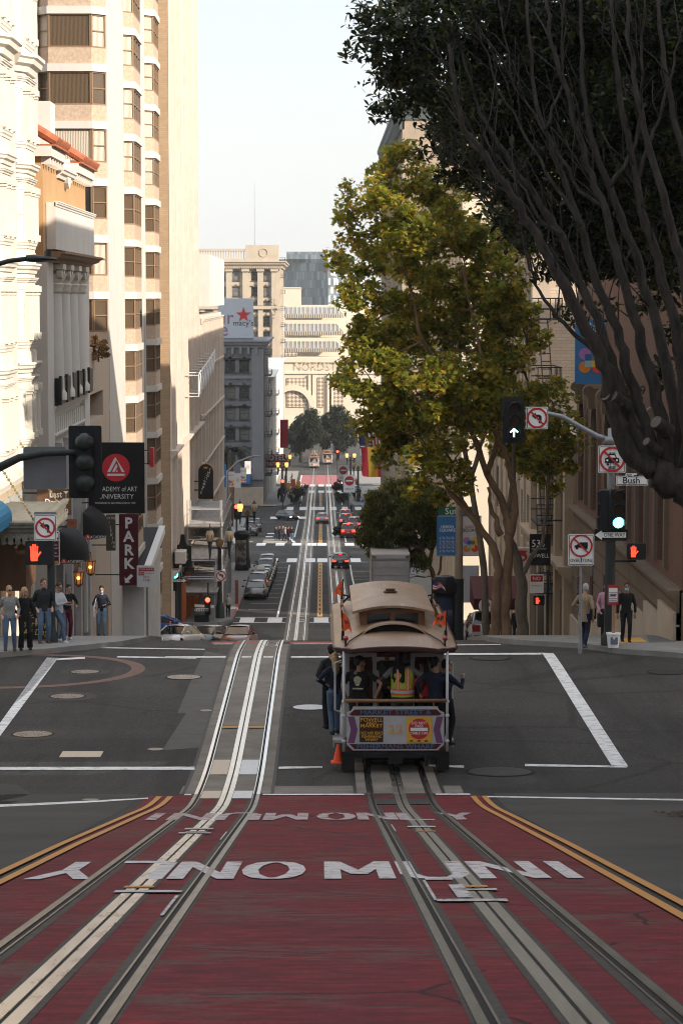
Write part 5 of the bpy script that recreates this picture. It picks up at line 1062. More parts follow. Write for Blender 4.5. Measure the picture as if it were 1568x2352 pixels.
# picket notice in a bucket
YN = 66.3; o = at(1408, 1475, YN); t = thing('notice_in_bucket', 'red and white notice on a wooden stick standing in a white bucket', 'notice', (o.x, YN, o.z)); zb = H(YN)+.15
m = MB(); m.lathe([(.15, zb), (.185, zb+.36), (.20, zb+.36), (.20, zb+.40), (.18, zb+.40)], (o.x, YN, 0), 16); m.build('bucket', SW, t, angle=40); f = Face((o.x, YN-.165, zb+.2), X, Z, -Y_); f.poly(rrect(.2, .2, .02), mat('bucket_print', (.12, .14, .2), .6, .5, 30)); f.build(t, 'print')
m = MB(); m.box((o.x, YN, zb+.75), (.09, .05, 1.4)); m.build('stick', mat('raw_wood', (.32, .17, .085), .7, .2, 6), t); c = at(1407, 1367, YN); c.y = YN-.05; f = plate(t, c, 25*K, 46*K, SRED, rd if False else X, -Y_, .015, .02, 'board')
f.poly(rrect(20*K, 32*K, .01), SW); f.poly(rrect(14*K, 5*K, .02), MARK); [f.bar((-.13, .06-.055*k), (.13-.03*(k % 3), .06-.055*k), .02, mat('faint_print', (.25, .22, .25), .6, 0)) for k in range(6)]; f.build(t)
# ---- left near signal seen from behind, on an arm from out of frame
YL = 46.0; KL = S_*YL/F; t = thing('signal_mast', 'black traffic signal seen from behind on a curved grey arm at the left', 'signal pole', (-8.2, YL, H(YL))); pole(t, -8.6, YL, H(YL), at(0, 1090, YL).z-1.0, .16, .13, DARKP)
P = [Vector((-8.6, YL, at(0, 1090, YL).z-1.2)), Vector((-8.1, YL, at(0, 1090, YL).z-.7)), at(-40, 1095, YL), at(0, 1074, YL), at(45, 1052, YL), at(100, 1042, YL), at(160, 1040, YL), at(180, 1040, YL)]
m = MB(); m.tube(P, taper(8, .12, .05), 10); m.build('mast_arm', DARKP, t, smooth=True); signal(t, at(196, 1062, YL+.15), 0, .385, (76*KL, 168*KL), facing=1); 
# lens domes read from behind: three round shells
s = onpole('sign_back', 'blank grey back of a square sign clamped on the left signal arm', 'road sign', 103, 1076, YL+.14, 99*KL, 99*KL, lambda f: f, SBACK, bd=False, rd=.06)
t = thing('street_light', 'slim dark LED street light reaching in from the left edge', 'street light', (-8.6, 46.6, H(46.6))); P = [Vector((-8.6, 46.6, H(46.6))), Vector((-8.6, 46.6, at(0, 640, 46.6).z)), at(-20, 612, 46.6), at(20, 600, 46.6), at(70, 594, 46.6)]
m = MB(); m.tube(P, [.12, .07, .05, .045, .045], 8); m.build('post', DARKP, t, smooth=True); a = at(60, 594, 46.6); c = at(134, 595, 46.6); m = MB(); m.loft([[(x, 46.6+w*math.cos(q), z+hh*math.sin(q)) for q in np.linspace(0, 6.283, 12, False)] for x, z, w, hh in ((a.x, a.z, .06, .06), (a.x+.15, a.z, .13, .075), (c.x-.3, c.z+.01, .15, .05), (c.x-.02, c.z-.01, .1, .02))]); m.tube([(a.x+.42, 46.6, a.z+.04), (a.x+.42, 46.6, a.z+.17)], .05, 8); m.build('lamp_head', DARKP, t, angle=40)
# ---- left corner: dark post with no-left-turn sign, hand signal, stop panel
YC = 68.6; KC = S_*YC/F; o = at(119, 1476, YC); t = thing('pedestrian_signal_post', 'dark post with a lit red hand beside the waiting people on the left', 'signal pole', (o.x, YC, H(YC)+.15)); pole(t, o.x, YC, H(YC)+.15, at(119, 1185, YC).z, .11, .10, DARKP); hand_head(t, at(91, 1270, YC-.15), w=62*KC)
m = MB(); a = at(80, 1290, YC); m.tube([Vector((o.x, YC, a.z)), a], .03, 8); m.build('bracket', BLK, t)
onpole('no_left_turn_sign', 'no-left-turn sign above the red hand at the left corner', 'road sign', 104, 1213, YC-.16, 52*KC, 60*KC, lambda f: no_left(f, 50*KC*.64)); onpole('blank_sign_plate', 'blank pale plate just above the left no-left-turn sign', 'road sign', 104, 1190, YC-.13, 52*KC, 26*KC, lambda f: f, SBACK, bd=False)
def stopart(f):
    f.poly([(x, y) for x, y in rrect(34*KC, 74*KC, .02)], MARK); f.bar((-.2, .36), (.2, .36), .12, SW); f.text('CABLE CAR', 0, .22, .1, SW)
    for k, s_ in enumerate(('Powell-Mason', 'To Bay & Taylor', 'Powell-Hyde', 'To Hyde & Beach')): f.text(s_, 0, .09-.09*k-.05*(k > 1), .075, SW, squeeze=.8)
    f.bar((-.2, -.40), (.2, -.40), .08, mat('orange_strip', (.55, .20, .03), .6, 0))
onpole('cable_car_stop_sign', 'maroon and white cable car stop panel behind the left post', 'stop sign', 118, 1260, YC+.35, 38*KC, 78*KC, stopart)
# ---- left facade signs
def hang(nm, lb, cat, x, y, Y, w, h, mm, art, rd=.02, t=.12, grp=None):
    o = at(x, y, Y); s = thing(nm, lb, cat, (o.x, Y, o.z), 0, grp); k = S_*Y/F; f = plate(s, o, w*k, h*k, mm, X, -Y_, t, rd, 'panel'); art(f, k); f.build(s)
    m = MB(); m.tube([(o.x, Y+t/2, o.z+h*k*.35), (-10.4, Y+t/2, o.z+h*k*.35)], .03, 6); m.tube([(o.x, Y+t/2, o.z-h*k*.35), (-10.4, Y+t/2, o.z-h*k*.35)], .03, 6); m.build('bracket', IRON, s); return s
def acad(f, k):
    f.poly(circ(32*k, 32, (-1*k, 24*k)), mat('logo_red', (.62, .018, .03), .5, .03)); f.text('ACADEMY of ART', -1*k, -26*k, 15.5*k, SW, squeeze=.80); f.text('UNIVERSITY', -1*k, -43*k, 15.5*k, SW, squeeze=.98); f.text('FOUNDED IN SAN FRANCISCO 1929', -3*k, -58*k, 6*k, SW, squeeze=.95)
    c = Vector((-1*k, 24*k)); q = lambda *P: f.poly([(c.x+x*k, c.y+y*k) for x, y in P], SW)
    q((-20, -19), (20, -19), (20, -14), (-20, -14)); q((-20, -10), (-13, -10), (2, 18), (-1, 24), (-4, 21)); q((-1, 24), (2, 18), (13, -10), (20, -10)); q((-9, -10), (-3, -10), (4, 3), (1, 9)); q((0, -10), (4, -10), (3, -3))
hang('university_banner', 'large black hanging sign with a red disc and ACADEMY of ART UNIVERSITY lettering', 'sign', 267.5, 1099, 104, 129, 164, mat('banner_black', (.012, .012, .013), .6, .1), acad)
def park(f, k):
    for i, ch in enumerate('PARK'): f.text(ch, 0, (61-31.3*i)*k, 34*k, SW, bold=.035)
    f.poly([(x*k, (y-66)*1.0*k) for x, y in ((-9, -11), (3, -10), (-1, -6), (10, 5), (5, 10), (-6, -1), (-10, 3))], SW)
hang('park_sign', 'tall maroon vertical sign lettered PARK with a down-left arrow', 'sign', 295.5, 1264, 111, 44, 166, MARK, park)
def hpark(f, k):
    f.text('HOTEL', 0, 34*k, 8*k, SW)
    for i, ch in enumerate('PARKING'): f.text(ch, (-4+i*2)*k, (22-9*i)*k, 10*k, SW, italic=.25)
hang('hotel_parking_sign', 'narrow olive sign lettered HOTEL PARKING left of the maroon one', 'sign', 254, 1225, 109.4, 21, 83, mat('olive_sign', (.085, .075, .055), .6, .15), hpark, t=.3)
def tavern(f, k):
    for i, (s_, x) in enumerate((('Last', 10), ('Drop', 4), ('Tavern', 14))): f.text(s_, (x-6)*k, (18-18*i)*k, 21*k, SW, squeeze=.85, bold=.012)
    f.bar((28*k, 8*k), (28*k, 22*k), 1.3*k, SW); f.bar((24*k, 8*k), (32*k, 8*k), 1.5*k, SW); f.poly([(22*k, 26*k), (28*k, 19*k), (34*k, 26*k)][::-1], SW)
hang('tavern_sign', 'brown plank sign lettered Last Drop Tavern, below the grey sign back', 'sign', 124, 1155, 84, 78, 60, BROWN, tavern, t=.2)
def stl(f, k):
    f.ring(1.0, 1.0, GOLD)
    for i, ch in enumerate('STARLIGHT'): f.text(ch, (-11+2.6*i)*k, (-26+6.6*i)*k, 7.5*k, SW, bold=.01)
    for i, ch in enumerate("LIZZIE'S"): f.text(ch, (-8+1.3*i)*k, (-10+4.0*i)*k, 3.4*k, SW)
    f.poly([(x*k, (y+32)*k) for x, y in ((-4, -2), (4, -2), (5, 3), (2, 0), (0, 4), (-2, 0), (-5, 3))], GOLD)
o = at(472.5, 1107, 195); k = S_*195/F; s = thing('starlight_sign', "black arched sign lettered LIZZIE'S STARLIGHT with a gold rim on the pink facade", 'sign', (o.x, 195, o.z)); 
P = [(-17*k, -40*k), (17*k, -40*k)]+[(17*k*math.cos(q), 22*k+18*k*math.sin(q)) for q in np.linspace(0, math.pi, 14)]; m = MB(); m.prism(P, o, X, Z, (0, .2, 0)); m.build('panel', MATS['banner_black'], s)
m = MB(); m.prism([(x*1.06, y*1.03) for x, y in P], o+Vector((0, .03, 0)), X, Z, (0, .14, 0)); m.tube([o+Z*41*k, o+Z*46*k], .06, 5); m.build('gold_rim', GOLD, s); f = Face(o, X, Z, -Y_); stl(f, k); f.build(s); m = MB(); [m.tube([o+Vector((-17*k, .1, z*k)), Vector((-10.5, 195.1, o.z+z*k))], .06, 5) for z in (0, -20)]; m.build('bracket', IRON, s)
def beacon(f, k): f.text('BEACON', 0, 2*k, 8*k, GOLD, squeeze=.8); f.text('GRAND', 2*k, -8*k, 8*k, GOLD, squeeze=.8); f.ring(2.5*k, 2*k, GOLD, (-4*k, 14*k), 12)
o = at(420, 1277, 172); k = S_*172/F; s = thing('beacon_sign', 'black hotel sign with a curved crest and gold letters BEACON GRAND on the corner', 'sign', (o.x, 172, o.z)); m = MB(); m.prism([(-19*k, -26*k), (19*k, -26*k), (19*k, 22*k), (9*k, 24*k), (5*k, 34*k), (4*k, 48*k), (-5*k, 48*k), (-6*k, 34*k), (-10*k, 24*k), (-19*k, 22*k)], o, X, Z, (0, .5, 0)); m.build('panel', MATS['banner_black'], s); f = Face(o, X, Z, -Y_); beacon(f, k); f.build(s); m = MB(); m.tube([o+Vector((0, .25, 0)), (-10.6, 172.25, o.z)], .06, 5); m.build('bracket', IRON, s)
def strat(f, k): f.text('HOTEL', 2*k, 7*k, 17*k, SW, squeeze=.95, bold=.01); f.text('STRATFORD', 1*k, -7*k, 11*k, SW, squeeze=.85, bold=.01)
hang('stratford_sign', 'red hotel sign lettered HOTEL STRATFORD over the far left pavement', 'sign', 628, 1060, 405, 54, 31, mat('sign_maroon_red', (.20, .02, .018), .5, .1), strat, t=.3)
hang('red_sign', 'small bright red projecting sign on the hotel facade right of the black banner', 'sign', 348, 1052, 139, 9, 44, mat('bright_sign_red', (.45, .015, .03), .5, .05), lambda f, k: f, t=.9)
hang('jes_sign', 'small orange brown square sign beside the black awning', 'sign', 165, 1204, 88, 23, 21, mat('rust_sign', (.26, .085, .04), .6, .15), lambda f, k: f.text('JES', 0, 0, 9*k, BROWN), t=.1)
o = at(36, 1283, 76); s = thing('brown_box_sign', 'dark brown box sign hanging over the pavement at the far left', 'sign', (o.x, 76, o.z)); m = MB(); m.box(o, (.95, 2.6, 1.75)); m.build('panel', BROWN, s); f = Face(o+Vector((.48, 0, 0)), Y_, Z, X); f.text('Tavern', 0, .3, .6, mat('faded_gold', (.22, .12, .07), .7, 0)); f.text('Last', 0, -.35, .55, mat('faded_gold', (.22, .12, .07), .7, 0)); f.build(s); m = MB(); m.tube([o+Z*.8, Vector((-10.4, 76, o.z+.8))], .04, 6); m.build('bracket', IRON, s)
# ---- awnings, canopy, lanterns, chains
def dome_awning(x0, x1, yt, yb, Y0, Y1, lb, txt=True):
    a, b = at(x0, yb, Y0), at(x1, yt, Y0); w = b.x-a.x; h = b.z-a.z; s = thing('dome_awning', lb, 'awning', (a.x, Y0, a.z), 0, 'black domed awnings'); rings = []
    for i in range(9):
        q = math.pi/2*i/8; r = math.cos(q); z = a.z+h*.22+h*.78*math.sin(q); rings.append([(a.x+w*r*math.cos(p)**1 if r > 1e-3 else a.x, (Y0+Y1)/2-(Y1-Y0)/2*math.sin(p), z) for p in np.linspace(math.pi/2, -math.pi/2, 13)])
    m = MB(); m.loft([[(x, y, a.z) for x, y, z in rings[0]]]+rings, close=False); m.build('canvas', mat('black_canvas', (.016, .016, .018), .75, .2, 8, bump=.3), s, smooth=True)
    f = Face(at((x0+x1)/2, yb-6, Y0-.35), X, Z, -Y_); k = S_*Y0/F; f.poly(circ(6.5*k, 16, (-(x1-x0)*.28*k, 0)), MATS['logo_red']); f.text('ACADEMY', (x1-x0)*.17*k, 0, 9.5*k, SW, squeeze=.85); f.bar((-(x1-x0)*.28*k-3*k, -3*k), (-(x1-x0)*.28*k, 3.5*k), 1.3*k, SW); f.bar((-(x1-x0)*.28*k+3*k, -3*k), (-(x1-x0)*.28*k, 3.5*k), 1.3*k, SW); f.build(s, 'lettering')
dome_awning(190, 244, 1178, 1241, 100, 103.5, 'black domed awning lettered ACADEMY, the farther and higher one'); dome_awning(134, 193, 1222, 1297, 92.5, 96, 'black domed awning lettered ACADEMY, the nearer and lower one')
s = thing('tavern_canopy', 'ornate old metal canopy hung on chains over the tavern door', 'canopy', (-10, 76, -9)); zc = at(60, 1228, 73).z; m = MB(); m.bx(-10.4, -8.45, 72, 80.5, zc, zc+.35); mould(m, [(-10.4, 72), (-8.45, 72), (-8.45, 80.5)], cornice(zc+.15, .15, .3)); 
for i in range(9): m.lathe([(.02, 0), (.14, 0), (.14, .06), (.02, .06)], (-10.2+i*.21, 71.93, zc-.08), 10, axis='Y')
for i in range(26): m.lathe([(.02, 0), (.14, 0), (.14, .06), (.02, .06)], (-8.4, 72.2+i*.32, zc-.08), 8, axis='X')
m.build('roof', mat('verdigris_metal', (.15, .145, .12), .6, .35, 4), s)
for i, y in enumerate((73, 79.5)):
    m = MB(); a, b_ = Vector((-8.6, y, zc+.45)), Vector((-10.1, y+.0, zc+2.9)); 
    for q in range(26): c = a.lerp(b_, q/25); m.lathe([(.02, -.02), (.05, -.02), (.05, .02), (.02, .02)], c, 6, axis='X' if q % 2 else 'Y')
    m.tube([a, b_], .014, 5); m.build('chain', mat('brass_chain', (.22, .17, .08), .5, .2), s)
o = at(10, 1190, 66); s = thing('blue_awning', 'bright blue awning corner with white letters and a tan fringe at the left edge', 'awning', (-8.9, 66, o.z)); a = at(20, 1158, 69); b_ = at(20, 1222, 69); m = MB(); rg = []
for i in range(8): q = math.pi/2*i/7; rg.append([(-10.4+1.23*math.cos(q)+.0, y, b_.z+.15+(a.z-b_.z-.15)*math.sin(q)) for y in (69.4, 72.5)])
m.loft([[(-9.17, y, b_.z-.1) for y in (69.4, 72.5)]]+rg, close=False); e = [(-10.4, 69.4, b_.z-.1)]+[r[0] for r in [[(-9.17, 69.4, b_.z-.1)]]+rg]; m.add(e, [tuple(range(len(e)))]); m.build('canvas', mat('azure_canvas', (.02, .20, .38), .7, .1, 6), s); m = MB(); [m.box((-10.35+.12*k, 69.38, b_.z-.17), (.09, .02, .14)) for k in range(10)]; m.build('fringe', mat('tan_fringe', (.4, .26, .1), .8, 0), s)
def lantern(x, y, Y, lb):
    o = at(x, y, Y); k = S_*Y/F; s = thing('copper_lantern', lb, 'lantern', o, 0, 'copper lanterns on the left facade'); m = MB(); r = 11*k
    m.lathe([(r*.3, -21*k), (r*.75, -17*k), (r*.8, -15*k), (r*.7, -14*k)], o, 6); m.lathe([(r*1.0, 12*k), (r*1.2, 13*k), (r*1.15, 15*k), (r*.4, 22*k), (r*.12, 26*k), (r*.1, 34*k)], o, 8)
    for i in range(6): q = 2*math.pi*i/6; m.tube([o+Vector((r*.7*math.cos(q), r*.7*math.sin(q), -15*k)), o+Vector((r*math.cos(q), r*math.sin(q), 13*k))], .022, 4)
    m.tube([o+Z*30*k, o+Z*34*k, Vector((-10.4, Y, o.z+34*k))], .03, 6); m.build('copper_frame', mat('copper', (.20, .085, .05), .5, .3, 6, metal=.4), s)
    m = MB(); m.lathe([(r*.66, -14*k), (r*.94, 12*k)], o, 6); m.build('amber_glass', mat('amber_glass', (.30, .11, .02), .3, .2, emit=.55), s); m = MB(); m.sph(o+Vector((0, -r*.9, 0)), .06, 8, 6); m.build('bulb', EAMB, s)
lantern(181, 1328, 91, 'glowing amber copper lantern, the lower and nearer of the two'); lantern(208, 1303, 97, 'glowing amber copper lantern, the higher and farther of the two')
s = thing('garage_entrance_shed', 'grey-white entrance shed with a dark shingled slope and metal window strip', 'shed', (-9.5, 130, H(130))); a, b_ = at(300, 1345, 126), at(386, 1295, 126); zr = b_.z; b_.x = at(372, 1295, 140).x
m = MB(); m.bx(-12, b_.x-.1, 127, 140, H(140)-.2, a.z+.3); m.bx(-12, b_.x+.0, 126, 140.2, a.z, a.z+.45); m.build('wall', wallmat('shed_grey', (.50, .485, .47)), s); m = MB(); m.add([(-11.8, 126.2, a.z+.47), (b_.x-.25, 126.2, a.z+.47), (b_.x+.25, 140, zr+.55), (-11.0, 140, zr+.55)], [(0, 1, 2, 3)]); m.build('shingle_slope', mat('dark_shingle', (.035, .035, .04), .8, .3, 12, bump=.6), s); m = MB(); m.prism([(126, a.z+.3), (140, zr+.2), (140, zr+.65), (126, a.z+.62)], (b_.x-.15, 0, 0), Y_, Z, (.35, 0, 0)); m.build('eave', SW, s)
def tow(f): f.poly([(-.34, .22), (.34, .22), (.34, .38), (-.34, .38)], SRED); f.text('TOW-AWAY', 0, .30, .125, SW); f.poly([(-.34, .04), (-.1, .04), (-.1, .2), (-.34, .2)], SRED); f.text('NO', -.22, .12, .14, SW); f.text('STOPPING', .12, .12, .085, SRED); f.text('ANY', 0, -.03, .14, SRED); f.text('TIME', 0, -.18, .14, SRED)
s = onpole('tow_away_sign', 'red and white TOW-AWAY NO STOPPING ANY TIME sign before the entrance shed', 'road sign', 336, 1325, 106, .82, .95, tow, bd=False); o = at(355, 1400, 106); pole(s, at(338, 1400, 106).x, 106.05, H(106), at(336, 1310, 106).z, .04, .04, GALV)
# ---- chalkboard by the people
o = at(136, 1450, 69.5); s = thing('chalkboard_sign', 'black chalkboard with yellow chalk lettering standing behind the man in a dark jacket', 'chalkboard', (at(148, 1475, 69.5).x-.7, 69.5, H(69.5)+.15)); c = Vector((at(82, 1440, 69.5).x, 69.5, H(69.5)+.15+.62)); f = plate(s, c, .95, 1.25, mat('board_wood', (.16, .05, .025), .6, .2), X, -Y_, .05, .02, 'frame'); f.poly(rrect(.86, 1.15, .01), SBLK); [f.text(s_, .0, .1-.24*i, .24, mat('yellow_chalk', (.42, .32, .06), .8, 0), italic=.2) for i, s_ in enumerate(('Food', 'Serving', 'All Day'))]; f.build(s)
# ---- right pavement: banners, kiosk, shop signs
def balls(f, s, cx=0, cy=0):
    C = [(-.5, .5, (.36, .17, .44)), (.5, .5, (.75, .42, .02)), (-.5, -.5, (.65, .20, .02)), (.5, -.5, (.70, .06, .02))]
    for x, y, c in C: f.poly(circ(.46*s, 24, (cx+x*s, cy+y*s)), mat('dot_%d%d%d' % tuple(int(v*99) for v in c), c, .7, .05))
    for x, y, c in ((-.25, .25, (.03, .10, .30)), (.25, .25, (.06, .20, .22)), (-.25, -.25, (.25, .45, .5)), (.25, -.25, (.75, .42, .02))): f.poly([(cx+x*s-.25*s, cy+y*s-.25*s), (cx+x*s+.25*s, cy+y*s-.25*s), (cx+x*s+.25*s, cy+y*s+.25*s), (cx+x*s-.25*s, cy+y*s+.25*s)], mat('dot_%d%d%d' % tuple(int(v*99) for v in c), c, .7, .05))
BLUEB = mat('banner_blue', (.035, .17, .40), .75, .08, 2); WHB = mat('banner_white', (.55, .53, .51), .75, .05, 2)
YU = 104.0; kU = S_*YU/F; o = at(1053, 1480, YU); t = thing('utility_pole', 'tan and dark utility pole carrying two square banners, right of the cable car', 'pole', (o.x, YU, H(YU))); m = MB(); m.lathe([(.20, H(YU)), (.20, at(1053, 1330, YU).z)], (o.x, YU, 0), 12); m.build('lower_post', DARKP, t, angle=40); m = MB(); m.lathe([(.175, at(1053, 1330, YU).z), (.14, at(1053, 1130, YU).z)], (o.x, YU, 0), 12); m.build('post', mat('tan_pole', (.30, .235, .17), .7, .15), t, angle=40)
m = MB(); [m.tube([at(1004, y, YU), at(1105, y, YU)], .03, 6) for y in (1187, 1277)]; m.build('banner_arm', GALV, t)
def bannr(nm, lb, x, y, Y, w, h, mm, art, n=0): o_ = at(x, y, Y); s_ = thing(nm, lb, 'banner', (o_.x, Y, o_.z)); k_ = S_*Y/F; f_ = plate(s_, o_, w*k_, h*k_, mm, X, -Y_, .015, .01, 'cloth'); art(f_, k_); f_.build(s_)
def un_blue(f, k):
    f.text('UNION', 0, 22*k, 9*k, SW, bold=.01); f.text('SQUARE', 0, 14*k, 10*k, SW, bold=.012); cs = [SW, mat('dot_lilac', (.3, .25, .5), .7, 0), mat('dot_sky', (.3, .5, .6), .7, 0)]
    for i in range(11):
        for j in range(11): f.poly(circ(1.25*k, 6, ((i-5)*3.4*k, (j-5)*3.4*k-19*k)), cs[(i*7+j*5+i*j) % 3]); f.k -= 1
def un_white(f, k): f.text('UNION', 0, 22*k, 9*k, SRED, bold=.01); f.text('SQUARE', 0, 14*k, 10*k, SBLK, bold=.012); balls(f, 18*k, 0, -19*k)
bannr('street_banner', 'blue UNION SQUARE banner with a grid of dots, left side of the utility pole', 1027, 1233, YU-.02, 48, 92, BLUEB, un_blue); bannr('street_banner', 'white UNION SQUARE banner with four coloured circles, right side of the utility pole', 1081, 1233, YU-.02, 48, 92, WHB, un_white)
onpole('overhead_street_sign', 'green overhead street name sign reading Sutter, half covered by leaves', 'street sign', 1048, 1176, YU+.4, 82*kU, 23*kU, lambda f: f.text('Sutter', 0, 0, .4, SW), mat('sign_green', (.01, .12, .06), .5, .1), bd=False, rd=.02)
YB = 88; o = at(1358, 810, YB); kB = S_*YB/F; t = thing('banner_pole', 'pale pole of the big blue banner, behind the dark limbs', 'pole', (at(1330, 1200, YB).x, YB, H(YB))); xb = at(1402, 900, YB).x; pole(t, xb, YB, H(YB), at(0, 700, YB).z, .11, .08, GALV)
def bigb(f, k): f.text('UNION', 8*k, 62*k, 14*k, SW, bold=.01); f.text('SQUARE', 4*k, 47*k, 16*k, SW, bold=.012); balls(f, 30*k, 0, -20*k)
bannr('large_banner', 'large blue UNION SQUARE banner with coloured circles before the brick building', 1358, 809, YB, 76, 148, BLUEB, bigb)
bannr('large_banner', 'white banner mostly hidden by dark branches, right of the large blue one', 1440, 800, YB+.3, 60, 120, WHB, lambda f, k: f.text('UNION', 0, 30*k, 12*k, SRED))
o = at(1240, 1264, 100); k = S_*100/F
def s535(f, k): f.text('535', -4*k, 14*k, 24*k, SW, squeeze=.9); f.bar((-20*k, 2*k), (14*k, 2*k), 1.2*k, SW); f.text('POWELL', -2*k, -14*k, 13*k, SW, squeeze=.9)
s = thing('address_sign', 'black sign lettered 535 POWELL hanging on the right', 'sign', o); f = plate(s, o, 48*k, 73*k, SBLK, X, -Y_, .15, .01, 'panel'); s535(f, k); f.build(s); m = MB(); m.tube([o+Vector((0, .1, 1.2)), (10.2, 100.1, o.z+1.2)], .04, 6); m.build('bracket', IRON, s)
o = at(1195, 1284, 106); k = S_*106/F; s = thing('restaurant_sign', 'white shop sign with a red crab emblem above the trunk', 'sign', o); f = plate(s, o, 50*k, 50*k, mat('restaurant_white', (.55, .45, .40), .6, .05), X, -Y_, .2, .02, 'panel'); f.poly([(14*k*math.cos(q)+2*k, 11*k*math.sin(q)+4*k) for q in np.linspace(0, 6.28, 20, False)], SRED); f.poly([(-10*k, 12*k), (0, 15*k), (12*k, 12*k), (16*k, 18*k), (2*k, 19*k), (-14*k, 18*k)], SRED); f.poly([(8*k*math.cos(q)+2*k, 4.5*k*math.sin(q)+2*k) for q in np.linspace(0, 6.28, 16, False)], MATS['restaurant_white']); f.text('CHINESE CUISINE', 4*k, -20*k, 5.5*k, SRED); f.build(s)
m = MB(); m.tube([o+Vector((0, .1, 20*k)), (10.2, 106.1, o.z+20*k)], .04, 6); m.build('bracket', IRON, s)
s = thing('maroon_awning', 'square maroon awning with a small emblem behind the trunks', 'awning', at(1110, 1370, 108)); a, b_ = at(1088, 1402, 108), at(1132, 1342, 108); m = MB(); m.prism([(108, a.z), (108, a.z+.5), (111, b_.z), (111, a.z)], (a.x, 0, 0), Y_, Z, (b_.x-a.x+1.5, 0, 0)); m.build('canvas', mat('maroon_canvas', (.075, .014, .018), .75, .1, 8), s); f = Face(at(1115, 1392, 107.96), X, Z, -Y_); f.poly(circ(.32, 16), SW); f.bar((-.15, 0), (.18, .05), .16, MATS['faded_gold']); f.build(s, 'emblem')
s = thing('poster_hoarding', 'plain pale panel behind the banner pole', 'panel', at(1078, 1345, 118)); o = at(1078, 1343, 118); f = plate(s, o, 44*S_*118/F, 86*S_*118/F, mat('panel_grey', (.40, .39, .40), .7, .05), X, -Y_, .1, .02, 'board'); o2 = at(1068, 1480, 118); m = MB(); [m.tube([(o.x+d, 118.05, o.z), (o.x+d, 118.05, H(118))], .06, 6) for d in (-.5, .5)]; m.build('leg', GALV, s)
def kiosk(x, yt, yb, Y, r, lb, face):
    o = at(x, yt, Y); s = thing('poster_kiosk', lb, 'kiosk', (o.x, Y, H(Y))); m = MB(); m.lathe([(r*1.02, H(Y)-.1), (r*1.02, H(Y)+.5), (r*.94, H(Y)+.55), (r*.94, o.z-.8), (r*1.12, o.z-.7), (r*1.14, o.z-.3), (r*.8, o.z-.05), (r*.2, o.z)], (o.x, Y, 0), 20); m.build('drum', BLK, s, angle=35)
    m = MB(); N = 9; z0, z1 = H(Y)+.7, o.z-.9; A = np.linspace(-math.pi*.82, -math.pi*.25, N); vs_ = [(o.x+r*.96*math.cos(a), Y+r*.96*math.sin(a), z) for z in (z0, z1) for a in A]; m.add(vs_, [(i, i+1, i+1+N, i+N) for i in range(N-1)]); m.build('poster', face, s, fix=False)
g = NG('poster_blue'); z = g.node('SeparateXYZ', {0: g.node('TexCoord').outputs['Generated']}).outputs[2]; g.out(g.ramp(g.math('ADD', z, g.math('MULTIPLY', g.noise(g.obj(), 1.2, 3), .25)), [(.30, (.03, .03, .05)), (.5, (.06, .06, .10)), (.72, (.16, .17, .24)), (.75, (.02, .03, .08))]), .3)
kiosk(1020, 1322, 1480, 100, .47, 'tall black poster drum with a blue poster beside the cable car', MATS['poster_blue'])
g = NG('poster_pale'); g.out(g.ramp(g.noise(g.obj(), 1.1, 3), [(.42, (.05, .045, .04)), (.55, (.33, .30, .27))]), .3); kiosk(555, 1219, 0, 237, .68, 'far black poster drum with a pale portrait on the left pavement', MATS['poster_pale'])
# orange hand signal and no-parking plate behind the third trunk
s = thing('small_signal', 'small black signal with an orange hand glowing behind the grey trunk', 'signal pole', at(1237, 1480, 96)); o = at(1237, 1380, 96); pole(s, o.x+.35, 96, H(96), o.z+1.2, .06, .05, DARKP); hand_head(s, o, w=.42); onpole('no_parking_sign', 'small red and white no parking plate beside the third trunk', 'road sign', 1232, 1342, 95.5, .55, .75, lambda f: (f.poly([(-.24, .08), (.24, .08), (.24, .33), (-.24, .33)], SRED), f.text('NO', 0, .2, .2, SW), f.text('PARKING', 0, -.08, .1, SRED)), bd=False)
